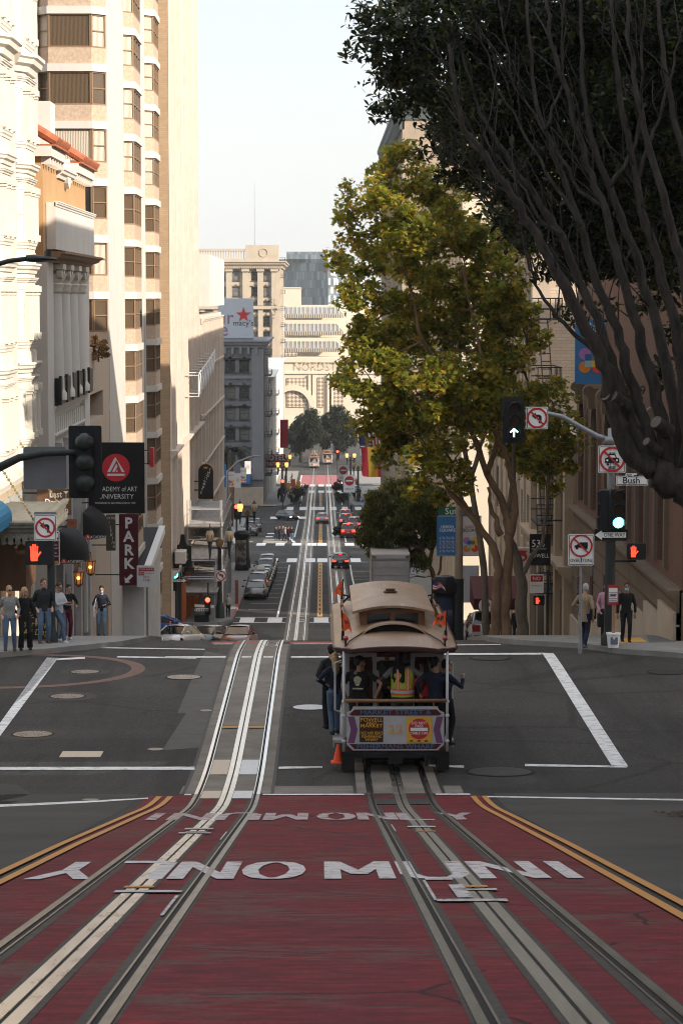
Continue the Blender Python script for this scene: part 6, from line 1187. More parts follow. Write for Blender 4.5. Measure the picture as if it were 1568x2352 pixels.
# ---- second street: lamp standards, signals, scaffold, street signs
LAMPG = mat('frosted_globe', (.36, .27, .17), .4, .1, emit=.10); LAMPON = mat('lit_globe', (1, .45, .12), .4, 0, emit=1.5)
def lamp(x, yb, Y, lit, lb, hgt=6.2, loc=None):
    o = loc or at(x, yb, Y); s = thing('street_lamp', lb, 'street lamp', (o.x, Y, H(Y)+.15), 0, 'ornate twin street lamps'); z = H(Y)+.15; m = MB(); m.lathe([(.34, z), (.34, z+.8), (.24, z+.95), (.20, z+1.1), (.17, z+2), (.14, z+hgt-1.2), (.2, z+hgt-1.1), (.12, z+hgt-1)], (o.x, Y, 0), 12)
    m.tube([(o.x-.72, Y, z+hgt-1.1), (o.x+.72, Y, z+hgt-1.1)], .07, 6); [m.lathe([(.05, z+hgt-1.9), (.09, z+hgt-1.4), (.13, z+hgt-.95), (.20, z+hgt-.62)], (o.x+d, Y, 0), 8) for d in (-.7, .7)]; m.build('post', DARKP, s, angle=40)
    m = MB(); m.sph((o.x, Y-.05, z+hgt-.72), (.28, .1, .36), 10, 8); m.build('medallion', mat('old_gold', (.20, .12, .04), .5, .3, metal=.3), s, smooth=True)
    for i, d in enumerate((-.7, .7)):
        m = MB(); m.lathe([(.19, z+hgt-.62), (.30, z+hgt-.15), (.24, z+hgt+.12), (.1, z+hgt+.25)], (o.x+d, Y, 0), 10); g_ = m.build('globe', LAMPON if lit in (2, i) and lit >= 0 else LAMPG, s, smooth=True); m = MB(); m.lathe([(.22, z+hgt+.14), (.12, z+hgt+.3), (.03, z+hgt+.42), (.02, z+hgt+.65)], (o.x+d, Y, 0), 8); [m.tube([(o.x+d+.30*math.cos(q), Y+.30*math.sin(q), z+hgt-.15), (o.x+d+.2*math.cos(q), Y+.2*math.sin(q), z+hgt-.62)], .02, 4) for q in np.linspace(0, 6.28, 6, False)]; m.build('lamp_cap', DARKP, g_)
lamp(505, 1400, 176, -1, 'ornate black twin street lamp, unlit, in front of the scaffold'); lamp(568, 1290, 240, 0, 'ornate black twin street lamp, left globe lit, beyond the poster drum')
for i, (x, Y, lt) in enumerate(((648, 395, 2), (657, 445, 2), (805, 455, 2), (822, 395, -1))): lamp(x, 0, Y, lt, ('lit twin street lamp near the red hotel sign', 'farthest lit twin street lamp on the left pavement', 'far lit twin street lamp among the signs on the right', 'unlit twin street lamp on the far right pavement')[i], loc=at(x, 1100, Y))
o = at(484, 1435, 172.5); t = thing('traffic_signal_pole', 'dark signal post with a red light and a Sutter street sign at the second street', 'signal pole', (o.x, 172.5, H(172.5))); kS = S_*172.5/F; pole(t, at(478, 1440, 172.5).x, 172.5, H(172.5), at(478, 1340, 172.5).z, .07, .06, DARKP); signal(t, at(477, 1392, 172.2), 0, .42, None); m = MB(); m.box(at(463, 1426, 172.4), (1.0, .4, .75)); m.build('control_box', BLK, t)
onpole('street_name_sign', 'white street name sign reading Sutter with 500 above it', 'street sign', 463, 1402, 172, 32*kS, 8*kS, lambda f: (f.text('Sutter', 0, 0, .42, SBLK)), bd=False, rd=.02)
onpole('no_left_turn_sign', 'no-left-turn sign on the unlit lamp post at the second street', 'road sign', 508, 1324, 175.5, 24*kS, 25*kS, lambda f: no_left(f, 24*kS*.66))
o = at(402, 1430, 170.5); t = thing('traffic_signal_pole', 'black signal with a green light beside the BEACON sign on the far left corner', 'signal pole', (o.x, 170.5, H(171)+.1)); pole(t, at(405, 1430, 170.5).x, 170.5, H(171), at(405, 1270, 170.5).z, .09, .07, DARKP); signal(t, at(401, 1300, 170.2), 2, .62, None); hand_head(t, at(396, 1348, 170.2), True, .7)
onpole('one_way_sign', 'black one way sign pointing right at the far left corner', 'road sign', 412, 1335, 170, 33*kS, 10*kS, lambda f: oneway(f, 33*kS/(76*K), False), SBLK, bd=False, rd=.02)
t = thing('pole_scaffold', 'silver tube scaffold with plank decks along the pink hotel facade', 'scaffold', (-9, 182, H(182))); TUBE = mat('scaffold_tube', (.42, .42, .43), .4, .1, metal=.5)
m = MB(); XS = (-10.1, -7.6); YS = np.arange(173.5, 206, 2.6); zb = H(172)
tops = {}
for j, y in enumerate(YS):
    zt_ = at(0, 1150 if j > 3 else (1280 if j > 0 else 1300), y).z
    for x in XS: m.tube([(x, y, H(y)), (x, y, zt_)], .045, 5)
    for z in np.arange(H(y)+2, zt_, 1.15): m.tube([(XS[0], y, z), (XS[1], y, z)], .035, 4)
for x in XS:
    for z in np.arange(zb+2.4, at(0, 1280, 180).z, 1.15): m.tube([(x, YS[0], z), (x, YS[-1], z)], .035, 4)
    for z in np.arange(at(0, 1280, 186).z, at(0, 1155, 190).z, 1.1): m.tube([(x, YS[4], z), (x, YS[-1], z)], .035, 4)
for j in range(0, len(YS)-1): m.tube([(XS[1], YS[j], zb+2.4+(j % 2)*2), (XS[1], YS[j+1], zb+2.4+((j+1) % 2)*2)], .03, 4)
m.build('tube_frame', TUBE, t); m = MB(); z = at(0, 1345, 178).z; m.bx(-10.3, -7.4, 173, 206, z, z+.08); z = at(0, 1262, 184).z; m.bx(-10.2, -7.5, 176.2, 206, z, z+.08); z = at(0, 1192, 192).z; m.bx(-10.2, -7.5, 184, 206, z, z+.08); m.build('plank_deck', mat('grey_planks', (.26, .24, .22), .8, .3, 2, stretch=(3, .3, 1)), t)
t = thing('site_hoarding', 'dark hoarding with orange posts under the scaffold', 'fence', (-9.5, 180, H(180))); m = MB(); m.bx(-10.3, -9.9, 172.4, 204, zb-2, zb+3); m.build('mesh_panel', mat('dark_mesh', (.03, .028, .026), .8, .3, 12), t)
for y in (172.5, 178, 184, 190, 197): m = MB(); m.bx(-9.9, -9.6, y, y+.35, H(y), H(y)+3.3); m.build('post', mat('orange_post', (.42, .10, .02), .6, .15), t)
m = MB(); m.bx(-6.75, -6.5, 190, 190.3, H(190), H(190)+2.0); o_ = m.build('orange_pillar', mat('rust_post', (.26, .07, .025), .6, .15), None); tag(o_, 'slim rust-orange post by the kerb in front of the scaffold', 'post')
o = at(391, 1415, 158.5); m = MB(); m.lathe([(.16, H(158.5)), (.16, H(158.5)+.06), (.07, H(158.5)+.1), (.06, H(158.5)+1.25), (.02, H(158.5)+1.3)], (o.x, 158.5, 0), 10); tag(m.build('delineator_post', [mat('safety_orange', (.75, .10, .02), .5, .05)], None, angle=40), 'orange delineator post standing in the road by the blue car', 'delineator')
t = thing('swing_stage', 'white lattice of window cleaning gear on the sunlit pink facade', 'scaffold', (-9.6, 200, -7)); m = MB()
for i in range(9): y = 186+i*3.2; a = at(0, 912-i*7, y).z; m.tube([(-10.2, y, a), (-9.3, y, a), (-9.3, y, a+1.6), (-10.2, y, a+1.6)], .06, 4); m.tube([(-9.3, y, a), (-9.3, y+3.2, a+1.7)], .05, 4); m.tube([(-9.3, y, a+1.6), (-9.3, y+3.2, a+1.9)], .05, 4)
m.build('lattice', mat('white_tube', (.5, .5, .5), .5, .1), t)
# square banners and mast beyond the pink hotel
for i, (x, y, w, h, mm, kd) in enumerate(((515, 1092, 9, 50, BLUEB, 0), (530, 1102, 18, 36, WHB, 1), (546, 1105, 14, 34, WHB, 2), (559, 1092, 13, 34, WHB, 1), (569, 1075, 14, 30, WHB, 2))):
    bannr('plaza_banner', ('narrow blue plaza banner at the edge of the pink hotel', 'white plaza banner with circles, next to the blue one', 'white plaza banner with small print, middle of the row', 'white plaza banner with circles, right of the printed one', 'highest white plaza banner, right end of the row')[i], x, y, 262+i*6, w, h, mm, (lambda f, k: None) if kd == 0 else (lambda f, k: (f.text('UNION', 0, 9*k, 4*k, SBLK), balls(f, 7*k, 0, -8*k))) if kd == 1 else (lambda f, k: [f.bar((-4*k, (6-3*q)*k), (4*k, (6-3*q)*k), 1*k, MATS['faint_print']) for q in range(4)]))
t = thing('mast_arm_pole', 'pale curved mast arm pole by the plaza banners', 'pole', (at(522, 1150, 264).x, 264, H(264))); xx = at(522, 1150, 264); m = MB(); m.tube([(xx.x, 264, H(264)), at(522, 1085, 264), at(545, 1062, 264), at(575, 1050, 264), at(597, 1047, 264)], [.16, .12, .1, .09, .07], 7); m.build('post', GALV, t, smooth=True)
# far signals, do-not-enter signs, flags
for i, (x, y, Y, lt, lb) in enumerate(((543, 1170, 262, 0, 'red signal near the lit lamp beyond the pink hotel'), (649, 1110, 362, 0, 'red signal at the third crossing, left side'), (800, 1109, 372, 0, 'red signal at the third crossing, right side'), (619, 1043, 470, 0, 'farthest red signal left of the distant cable cars'), (775, 1041, 470, 0, 'farthest red signal right of the distant cable cars'))):
    o = at(x, y, Y); t = thing('traffic_signal_pole', lb, 'signal pole', (o.x, Y, H(Y))); pole(t, o.x, Y+.2, H(Y), o.z, .1, .09, DARKP); signal(t, o-Z*.3, 0, .55, None)
for x, y, Y, lb, w in ((802, 1112, 366, 'red and white do not enter sign at the third crossing', 1.7), (788, 1087, 425, 'farther do not enter sign on the right', 1.7)):
    o = at(x, y, Y); s = thing('do_not_enter_sign', lb, 'road sign', (o.x, Y, H(Y))); f = plate(s, o, w, w*1.55, SW, X, -Y_, .05, .03); f.poly(circ(w*.42, 20, (0, w*.25)), SRED); f.bar((-w*.3, w*.25), (w*.3, w*.25), w*.13, SW); f.text('ONLY', 0, -w*.5, w*.28, SBLK); f.build(s); pole(s, o.x, Y+.1, H(Y), o.z, .06, .06, GALV)
def flag(x0, y0, x1, y1, Y, lb, cols, px):
    a = at(x0, y0, Y); s = thing('flag', lb, 'flag', a, 0, 'flags over the right pavement'); b_ = at(x1, y1, Y); n = len(cols)
    m = MB(); U = 12; V = 12
    for i in range(U):
        for j in range(V):
            def pt(i, j): fx, fy = i/U, j/V; return (a.x+(b_.x-a.x)*(fx+.1*fy), Y+.35*math.sin(fx*7+fy*2)+fy*.3, a.z+(b_.z-a.z)*fy-.35*fx*fy+.25*fx)
            m.add([pt(i, j), pt(i+1, j), pt(i+1, j+1), pt(i, j+1)], [(0, 1, 2, 3)], cols[0](i/U, j/V))
    m.build('cloth', cols[1], s, smooth=True); m = MB(); m.tube([a+Vector((-.1, .4, .15)), Vector((10.4, Y+1.5, a.z-1.2 if px else a.z+.4))], .06, 6); m.build('flagpole', SW, s)
FB, FR, FY, FW = mat('flag_navy', (.03, .035, .09), .8, .1), mat('flag_red', (.45, .015, .03), .8, .1), mat('flag_yellow', (.65, .38, .03), .8, .1), mat('flag_white', (.5, .5, .52), .8, .1)
flag(829, 1029, 871, 1096, 292, 'red and yellow banded flag hanging over the right pavement', (lambda u, v: 0 if u < .28 or u > .8 else 1, [FR, FY]), 1); flag(823, 1000, 868, 1048, 312, 'stars and stripes flag behind the red and yellow one', (lambda u, v: 0 if (u < .45 and v < .6) else (1 if int(u*13) % 2 else 2), [FB, FR, FW]), 0)
t = thing('red_banner_flag', 'red street banner by the white building', 'banner', at(655, 1010, 420)); o = at(655, 985, 420); m = MB(); m.bx(o.x-.9, o.x+.5, 420, 420.1, at(0, 1030, 420).z, at(0, 965, 420).z); m.build('cloth', FR, t)
t = thing('road_barrier', 'orange and yellow construction barriers on the far left kerb', 'barrier', at(636, 1110, 430)); 
for i in range(4): m = MB(); x_ = -7.2+i*.9; m.bx(x_, x_+.75, 431+i*2, 431.2+i*2, H(431), H(431)+2.2-.5*(i % 2)); m.build('panel', [mat('barrier_orange', (.6, .12, .03), .6, .1), FY][i % 2], t)
m = MB(); a = at(226, 1030, 95)
for (x0, y0, x1, y1) in ((290, 965, 372, 987), (305, 975, 576, 1040)): pass
# ================================================================ CABLE CAR
YR = 47.35; SLP = math.atan((H(55)-H(48))/7.0)
CCW = mat('car_grey_white', (.40, .40, .42), .5, .08, 4); CCM = mat('car_maroon', (.075, .014, .016), .4, .15, 4); CCP = mat('car_purple', (.15, .045, .13), .5, .08, 4); WOOD = mat('varnished_wood', (.24, .105, .038), .4, .25, 3, stretch=(1, 1, .3)); DWOOD = mat('dark_wood', (.055, .022, .010), .45, .25, 3, stretch=(1, 1, .3)); BLUL = mat('letter_blue', (.05, .13, .22), .5, 0); YELS = mat('sign_yellow', (.62, .33, .02), .5, .05); LETY = mat('letter_yellow', (.66, .36, .05), .5, 0)
g = NG('canvas_roof'); v = g.obj((1, 1, 1)); c = g.ramp(g.noise(v, 1.6, 6), [(.3, (.20, .118, .066)), (.7, (.32, .20, .122))]); sx = g.node('SeparateXYZ', {0: v}); seam = g.math('LESS_THAN', g.math('FRACT', g.math('MULTIPLY', sx.outputs[1], 1.1)), .015); c = g.mix(seam, c, (.20, .13, .085)); c = g.mix(BW(g.noise(g.obj((4, .5, 1)), 2, 4), g, .55, .75), c, (.37, .25, .165)); ROOF = g.out(c, .42, g.noise(v, 60, 2), .08)
def cable_car(name, label, loc, rx):
    t = lthing(name, label, 'cable car', loc, 0); t.rotation_euler = (rx, 0, 0); L = 8.4
    # main roof: crowned canvas with rounded corners
    NU, NV = 40, 16; rows = []
    for i in range(NU+1):
        y = -.12+(L+.24)*i/NU; e = min(y+.12, L+.12-y); r = .42; hw = 1.2-(r-math.sqrt(max(0, r*r-(r-min(e, r))**2)))*.9; k = min(1, e/2.0); k = 1-(1-k)**2
        rows.append([(hw*q, y, 2.44+(.05+.20*k)*(1-abs(q)**2.3)+.04*k) for q in np.linspace(-1, 1, NV+1)])
    m = MB(); m.loft(rows, close=False); m.build('roof', ROOF, t, smooth=True)
    m = MB(); eP = [r[0] for r in rows]+[rows[-1][j] for j in range(1, NV)]+[r[-1] for r in rows[::-1]]+[rows[0][j] for j in range(NV-1, 0, -1)]
    n = len(eP); out = [Vector(p) for p in eP]; ring = []
    for a in ((0, .015), (.03, .0), (.03, -.05), (0, -.09), (-.06, -.09)): ring.append([(p.x*(1+a[0]/1.2), p.y+(a[0] if p.y > 4 else -a[0])*.7, p.z+a[1]) for p in out])
    m.loft(list(zip(*ring))+[list(zip(*ring))[0]], close=False, caps=False); m.build('roof_rim', mat('dark_rim', (.05, .022, .018), .4, .1), t)
    m = MB(); m.add([(p.x*.97, p.y*.99+.03, 2.37) for p in out], [tuple(range(n))]); m.build('ceiling', WOOD, t)
    # clerestory
    m = MB(); cw, y0, y1 = .62, 2.0, 6.6; m.bx(-cw, cw, y0, y1, 2.6, 2.68); [m.bx(x-.05, x+.05, y0-.02, y0+.06, 2.62, 2.98) for x in (-cw+.05, 0, cw-.05)]; m.bx(-cw, cw, y0, y0+.05, 2.92, 3.0)
    for s in (-1, 1):
        m.bx(s*cw-.03, s*cw+.03, y0, y1, 2.93, 3.0); [m.bx(s*cw-.035, s*cw+.035, y, y+.12, 2.6, 2.96) for y in np.arange(y0, y1, .65)]
    m.bx(-cw, cw, y1-.05, y1, 2.6, 3.0); cl = m.build('clerestory', WOOD, t); m = MB(); m.bx(-cw+.02, cw-.02, y0+.02, y1-.02, 2.67, 2.95); m.build('clerestory_glass', GL, cl)
    rows = []
    for i in range(13): y = 1.72+(6.95-1.72)*i/12; k = min(1, min(y-1.72, 6.95-y)/.9); rows.append([(.82*q, y-.12*q*q*(1 if i == 0 else 0), 2.995+(.11+.05*k)*(1-q*q)+.02*k) for q in np.linspace(-1, 1, 13)])
    m = MB(); m.loft(rows, close=False); m.loft([[(x, y, z-.05) for x, y, z in r] for r in rows], close=False); m.loft([[p, (p[0], p[1], p[2]-.05)] for p in rows[0]], close=False); m.loft([[p, (p[0], p[1], p[2]-.05)] for p in rows[-1]], close=False)
    for j in (0, -1): m.loft([[r[j], (r[j][0], r[j][1], r[j][2]-.05)] for r in rows], close=False)
    m.build('upper_roof', ROOF, t, angle=50)
    m = MB(); m.lathe([(.14, 3.15), (.14, 3.19), (.10, 3.2), (.10, 3.24), (.02, 3.25)], (0, 3.6, .02), 14); m.build('roof_vent', DWOOD, t)
    # eyebrow hood, cable, hand rails on the roof
    m = MB(); N = 18; A = np.linspace(math.pi*.12, math.pi*.88, N); f1 = [(.64*math.cos(a)/.93, .85, 2.63+.23*(math.sin(a)-.37)/.63) for a in A]; f2 = [(.5*math.cos(a)/.93, 1.8, 2.69+.10*(math.sin(a)-.37)/.63) for a in A]; m.loft([f1, f2], close=False); m.loft([f1, [(p[0], p[1]-.02, p[2]-.035) for p in f1]], close=False); m.build('hood', ROOF, t, smooth=True)
    m = MB(); m.poly([(p[0]*.97, p[2]-.025) for p in f1]+[(-.5, 2.5), (.5, 2.5)], (0, .93, 0), X, Z); m.build('hood_opening', DARKIRON, t)
    m = MB()
    for s in (-1, 1):
        m.tube([(s*.95, .15, 2.50), (s*.9, .3, 2.55), (s*.6, 1.0, 2.66), (s*.35, 1.75, 2.74), (0, 1.9, 2.76)], .014, 5)
    m.build('roof_cable', mat('dark_rope', (.06, .04, .03), .7, .1), t)
    for s in (-1, 1):
        m = MB(); m.bx(s*1.0-.02, s*1.0+.02, 2.6, 6.4, 2.66, 2.80); [m.bx(s*1.0-.03, s*1.0+.03, y, y+.08, 2.5, 2.84) for y in (2.6, 4.4, 6.3)]; m.build('roof_board', WOOD, t)
        m = MB(); m.tube([(s*.98, 5.9, 2.72), (s*.84, 5.9, 2.86)], .025, 6); m.tube([(s*.8, 5.9, 2.86), (s*1.0, 5.9, 2.9)], .02, 6); m.build('bracket', BLK, t)
        m = MB(); m.lathe([(.05, 2.44), (.05, 2.47), (.02, 2.48), (.02, 2.58), (.05, 2.6)], (s*.97, .12, 0), 10); a = m.build('marker_lamp', BLK, t); m = MB(); m.sph((s*.97, .12, 2.63), .055, 10, 8); m.build('red_lens', mat('red_lens', (.28, .01, .015), .15, 0, coat=1), a, smooth=True)
    # posts, rear panel, bumper
    for s in (-1, 1):
        m = MB(); m.tube([(s*1.01, 0, .42), (s*1.01, 0, 2.40)], .028, 10); [m.sph((s*1.01, 0, z), .045, 8, 6) for z in (.62, 1.12, 1.40)]; m.build('post', mat('white_enamel', (.48, .48, .49), .35, .05), t, smooth=True)
        for gp_ in [[(s*1.13, y, .5), (s*1.13, y, 2.38)] for y in (4.3, 5.4, 6.6, 7.9)]+[[(s*1.04, 1.25, 1.0), (s*1.17, 1.25, 1.05), (s*1.17, 1.25, 2.0), (s*1.04, 1.25, 2.05)]]: m = MB(); m.tube(gp_, .022, 8); m.build('grab_pole', MATS['white_enamel'], t)
    P = [(-.83, .44), (.83, .44), (.95, .56), (.95, 1.18), (.86, 1.22), (.82, 1.30), (-.82, 1.30), (-.86, 1.22), (-.95, 1.18), (-.95, .56)]
    m = MB(); m.prism(P, (0, -.02, 0), X, Z, (0, .07, 0)); pn = m.build('rear_panel', CCW, t); f = Face((0, -.02, 0), X, Z, -Y_)
    f.poly([(-.90, 1.16), (-.80, 1.25), (.80, 1.25), (.90, 1.16), (.86, 1.13), (-.86, 1.13)][::-1], CCM); f.poly([(-.80, .47), (.80, .47), (.90, .57), (-.90, .57)], CCM)
    for s in (-1, 1): f.poly([(s*.93, 1.11), (s*.80, 1.11), (s*.74, .85), (s*.80, .59), (s*.93, .59), (s*.87, .85)][::s], CCP)
    f.text('MARKET STREET &', 0, 1.19, .125, BLUL, squeeze=1.35, bold=.012); f.text('FISHERMANS WHARF', 0, .52, .125, BLUL, squeeze=1.28, bold=.012)
    f.poly([(-.70, .61), (-.24, .61), (-.24, 1.10), (-.70, 1.10)], DWOOD)
    for s_, y, z, q in (('POWELL', 1.045, .10, 1.15), ('AND', .985, .075, 1.2), ('MARKET', .93, .10, 1.15), ('HYDE AND BEACH', .785, .085, .68), ('FISHERMANS', .715, .075, .9), ('WHARF', .655, .075, .95)): f.text(s_, -.47, y, z, LETY, squeeze=q, bold=.006)
    f.text('22', -.005, .86, .24, LETY, squeeze=1.25, bold=-.0); f.poly([(.22, .60), (.70, .60), (.70, 1.11), (.22, 1.11)], YELS); f.poly(circ(.205, 32, (.46, .87)), SRED); f.bar((.29, .86), (.63, .86), .065, SW)
    f.text('DO NOT', .46, .985, .075, SW, bold=.01); f.text('PASS', .46, .925, .075, SW, bold=.01); f.text('CABLE CAR', .46, .785, .068, SW, bold=.01); [f.bar((x-.03, .635), (x+.03, .635), .025, SBLK) for x in (.31, .46, .6)]; f.build(pn, 'lettering')
    m = MB(); m.tube([(-1.01, -.01, 1.42), (1.01, -.01, 1.42)], .035, 8); m.tube([(-1.01, 0, 1.13), (-.9, 0, 1.13)], .02, 6); m.tube([(1.01, 0, 1.13), (.9, 0, 1.13)], .02, 6); [m.tube([(x, .03, 1.28), (x, 0, 1.42)], .02, 6) for x in (-.75, .75)]; m.build('hand_rail', WOOD, t, smooth=True)
    m = MB(); m.bx(-1.05, 1.05, -.05, .12, .30, .42); m.bx(-1.05, -.80, -.06, .3, .06, .32); m.bx(.80, 1.05, -.06, .3, .06, .32); m.bx(-.14, .14, -.16, .05, .2, .40); m.tube([(-.6, -.06, .34), (-.6, -.06, .14)], .025, 6); m.tube([(.6, -.06, .34), (.6, -.06, .14)], .025, 6); m.build('bumper', mat('black_iron_worn', (.012, .012, .013), .55, .3), t)
    # floor, underframe, trucks
    m = MB(); m.bx(-.98, .98, .02, L-.02, .40, .50); m.build('floor', DWOOD, t); m = MB(); m.bx(-.75, .75, .5, L-.5, .22, .40); m.bx(-.55, .55, .9, 3.0, .1, .24); m.bx(-.55, .55, 5.4, 7.5, .1, .24)
    m.build('underframe', MATS['black_iron_worn'], t)
    for y in (1.2, 2.6, 5.8, 7.2):
        for s in (-1, 1): m = MB(); m.lathe([(.1, -.05), (.30, -.05), (.30, .03), (.33, .04), (.33, .06), (.1, .06)], (s*.55, y, .33), 18, axis='X'); m.build('wheel', MATS['black_iron_worn'], t)
    for s in (-1, 1):
        m = MB(); m.bx(s*1.0-(.20 if s < 0 else 0), s*1.0+(.20 if s > 0 else 0), 1.3, L-.3, .38, .43); m.bx(s*1.2-.01, s*1.2+.01, 1.3, L-.3, .28, .43); m.build('running_board', CCW, t)
        m = MB(); m.bx(s*.98-.025, s*.98+.025, 1.35, 4.3, .5, 1.25); m.build('side_panel', CCM, t); m = MB(); [m.bx(s*.98-.03, s*.98+.03, y, y+.09, 1.25, 2.35) for y in (1.35, 2.1, 2.85, 3.6, 4.25)]; m.bx(s*.98-.03, s*.98+.03, 1.35, 4.3, 2.15, 2.36); m.build('window_post', CCW, t)
        m = MB(); m.bx(s*.45 if s > 0 else -.95, .95 if s > 0 else s*.45, 4.5, L-.4, .75, .82); m.bx(s*.45-.03, s*.45+.03, 4.5, L-.4, .5, 1.25); m.build('bench', WOOD, t)
        # bulkhead half: pale frame round an arched wooden window
        m = MB(); a, b = (s*.34, s*.97) if s > 0 else (s*.97, s*.34); m.bx(a, b, 1.25, 1.31, .5, 1.22); m.bx(a, b, 1.25, 1.31, 2.12, 2.36); m.bx(a, a+.09, 1.25, 1.31, 1.22, 2.12); m.bx(b-.09, b, 1.25, 1.31, 1.22, 2.12); bh = m.build('bulkhead', CCW, t)
        m = MB(); c = (a+b)/2; hw = (b-a)/2-.08; m.bx(c-hw, c-hw+.09, 1.235, 1.29, .62, 2.02); m.bx(c+hw-.09, c+hw, 1.235, 1.29, .62, 2.02); m.bx(c-hw, c+hw, 1.235, 1.29, .62, 1.2); m.prism([(hw*math.cos(q), .10*math.sin(q)) for q in np.linspace(0, math.pi, 10)]+[(-(hw-.09)*math.cos(q), .05*math.sin(q)-.06) for q in np.linspace(0, math.pi, 10)], (c, 1.235, 2.02), X, Z, (0, .05, 0)); m.build('wood_window', DWOOD, bh)
    m = MB(); m.bx(-.34, .34, 1.25, 1.31, 2.12, 2.36); m.build('door_header', CCM, t); m = MB(); m.bx(-.95, .95, 4.3, 4.36, .5, 1.3); m.bx(-.95, -.3, 4.3, 4.36, 1.3, 2.36); m.bx(.3, .95, 4.3, 4.36, 1.3, 2.36); m.build('partition', DWOOD, t)
    for s in (-1, 1): m = MB(); m.bx(s*.55-.3, s*.55+.3, 1.5, 4.2, .85, .93); m.bx(s*.9-.05, s*.9+.05, 1.5, 4.2, .9, 1.5); m.build('seat', WOOD, t)
    m = MB(); [m.tube([(x, .75, .5), (x, .75, 1.55)], .02, 6) for x in (-.05,)]; m.tube([(-.05, .75, 1.55), (-.12, .6, 1.6)], .03, 6); m.build('brake_lever', mat('brass_lever', (.32, .20, .07), .35, .1, metal=.7), t)
    m = MB(); m.bx(-.25, .3, 2.05, 2.08, .6, .9); m.build('step_stripe', YELS, t)
    m = MB(); m.bx(-1.0, 1.0, L-.06, L, .45, 1.3); m.build('front_panel', CCW, t); 
    for x in (-1.0, -.34, .34, 1.0): m = MB(); m.bx(x-.04, x+.04, L-.07, L-.01, 1.3, 2.36); m.build('front_post', WOOD, t)
    return t
p0 = Vector((RT+.02, YR, H(YR))); CC = cable_car('cable_car', 'historic cable car number 22 with tan roof and riders, rear towards the viewer', p0, SLP)
# flags on the roof corners
def small_flag(x, y, z, w, h, kind, lb, lean=.1, sw=1):
    par = CC; s = tag(lthing('roof_flag', None, None, (0, 0, 0)), None); s.parent = par
    if 'label' in s: del s['label']
    s['label'] = lb; m = MB(); m.tube([(x, y, z), (x+lean*.4, y, z+.62)], .014, 6); m.lathe([(.035, 0), (.03, .2), (.02, .21)], (x, y, z), 8); m.build('staff', BLK, s)
    m = MB(); U, V = 10, 8; mats_ = [mat('flag_orange', (.72, .10, .02), .75, .08), SBLK, FR, FW, FB]
    def pt(u, v): return (x+lean*.4+sw*w*u*(.75+.1*v), y+.05*math.sin(u*8+v*3)+.14*u, z+.60-h*v*(1-.62*u)-.75*h*u*u-.1*h*u-.03*math.sin(u*6))
    for i in range(U):
        for j in range(V):
            u, v = i/U, j/V; k = 0 if kind != 'us' else (4 if u < .45 and v < .5 else (2 if int(v*7) % 2 == 0 else 3))
            m.add([pt(u, v), pt(u+1/U, v), pt(u+1/U, v+1/V), pt(u, v+1/V)], [(0, 1, 2, 3)], k)
    if kind != 'us':
        vs_, fs_ = textmesh(kind, 'CENTER', .02); sc = (.26 if kind == 'GIANTS' else .62)*w
        m.add([Vector(pt(.5+(a*sc/w)*sw, .45-b*sc/h*.75))+Vector((0, -.035, 0)) for a, b in vs_], fs_, 1)
    m.build('cloth', mats_, s, smooth=True)
small_flag(-1.0, 6.0, 2.62, .24, .36, 'GIANTS', 'orange pennant lettered GIANTS at the far left roof corner', .08, -1); small_flag(.98, 6.0, 2.62, .36, .22, 'us', 'small stars and stripes flag at the far right roof corner', .0, 1)
small_flag(-1.02, .75, 2.50, .24, .40, 'SF', 'drooping orange flag at the near left roof corner', -.05, 1); small_flag(1.02, .85, 2.50, .34, .30, 'SF', 'orange pennant at the near right roof corner', .05, -1)
m = MB(); m.bx(-1.28, -1.02, .34, .36, .0, .02)
for i, (x, Y, lb) in enumerate(((723, 560, 'distant cable car with a white end panel under the dark trees'), (750, 575, 'distant dark cable car beside the white one, deep in shade'))):
    c = copy_tree(CC, (LT if i == 0 else RT, Y, H(Y)), None, lb); c.name = 'cable_car'
t = thing('traffic_cone', 'orange traffic cone tucked beside the left rear of the cable car', 'cone', (at(776, 1750, 47.5).x, 47.6, H(47.6))); b = WL[t.name]; m = MB(); m.bx(b.x-.14, b.x+.14, b.y-.14, b.y+.14, b.z+.16, b.z+.19); m.lathe([(.10, b.z+.19), (.025, b.z+.52)], (b.x, b.y, 0), 14); m.build('cone', mat('cone_orange', (.75, .07, .015), .5, .05), t, angle=40)

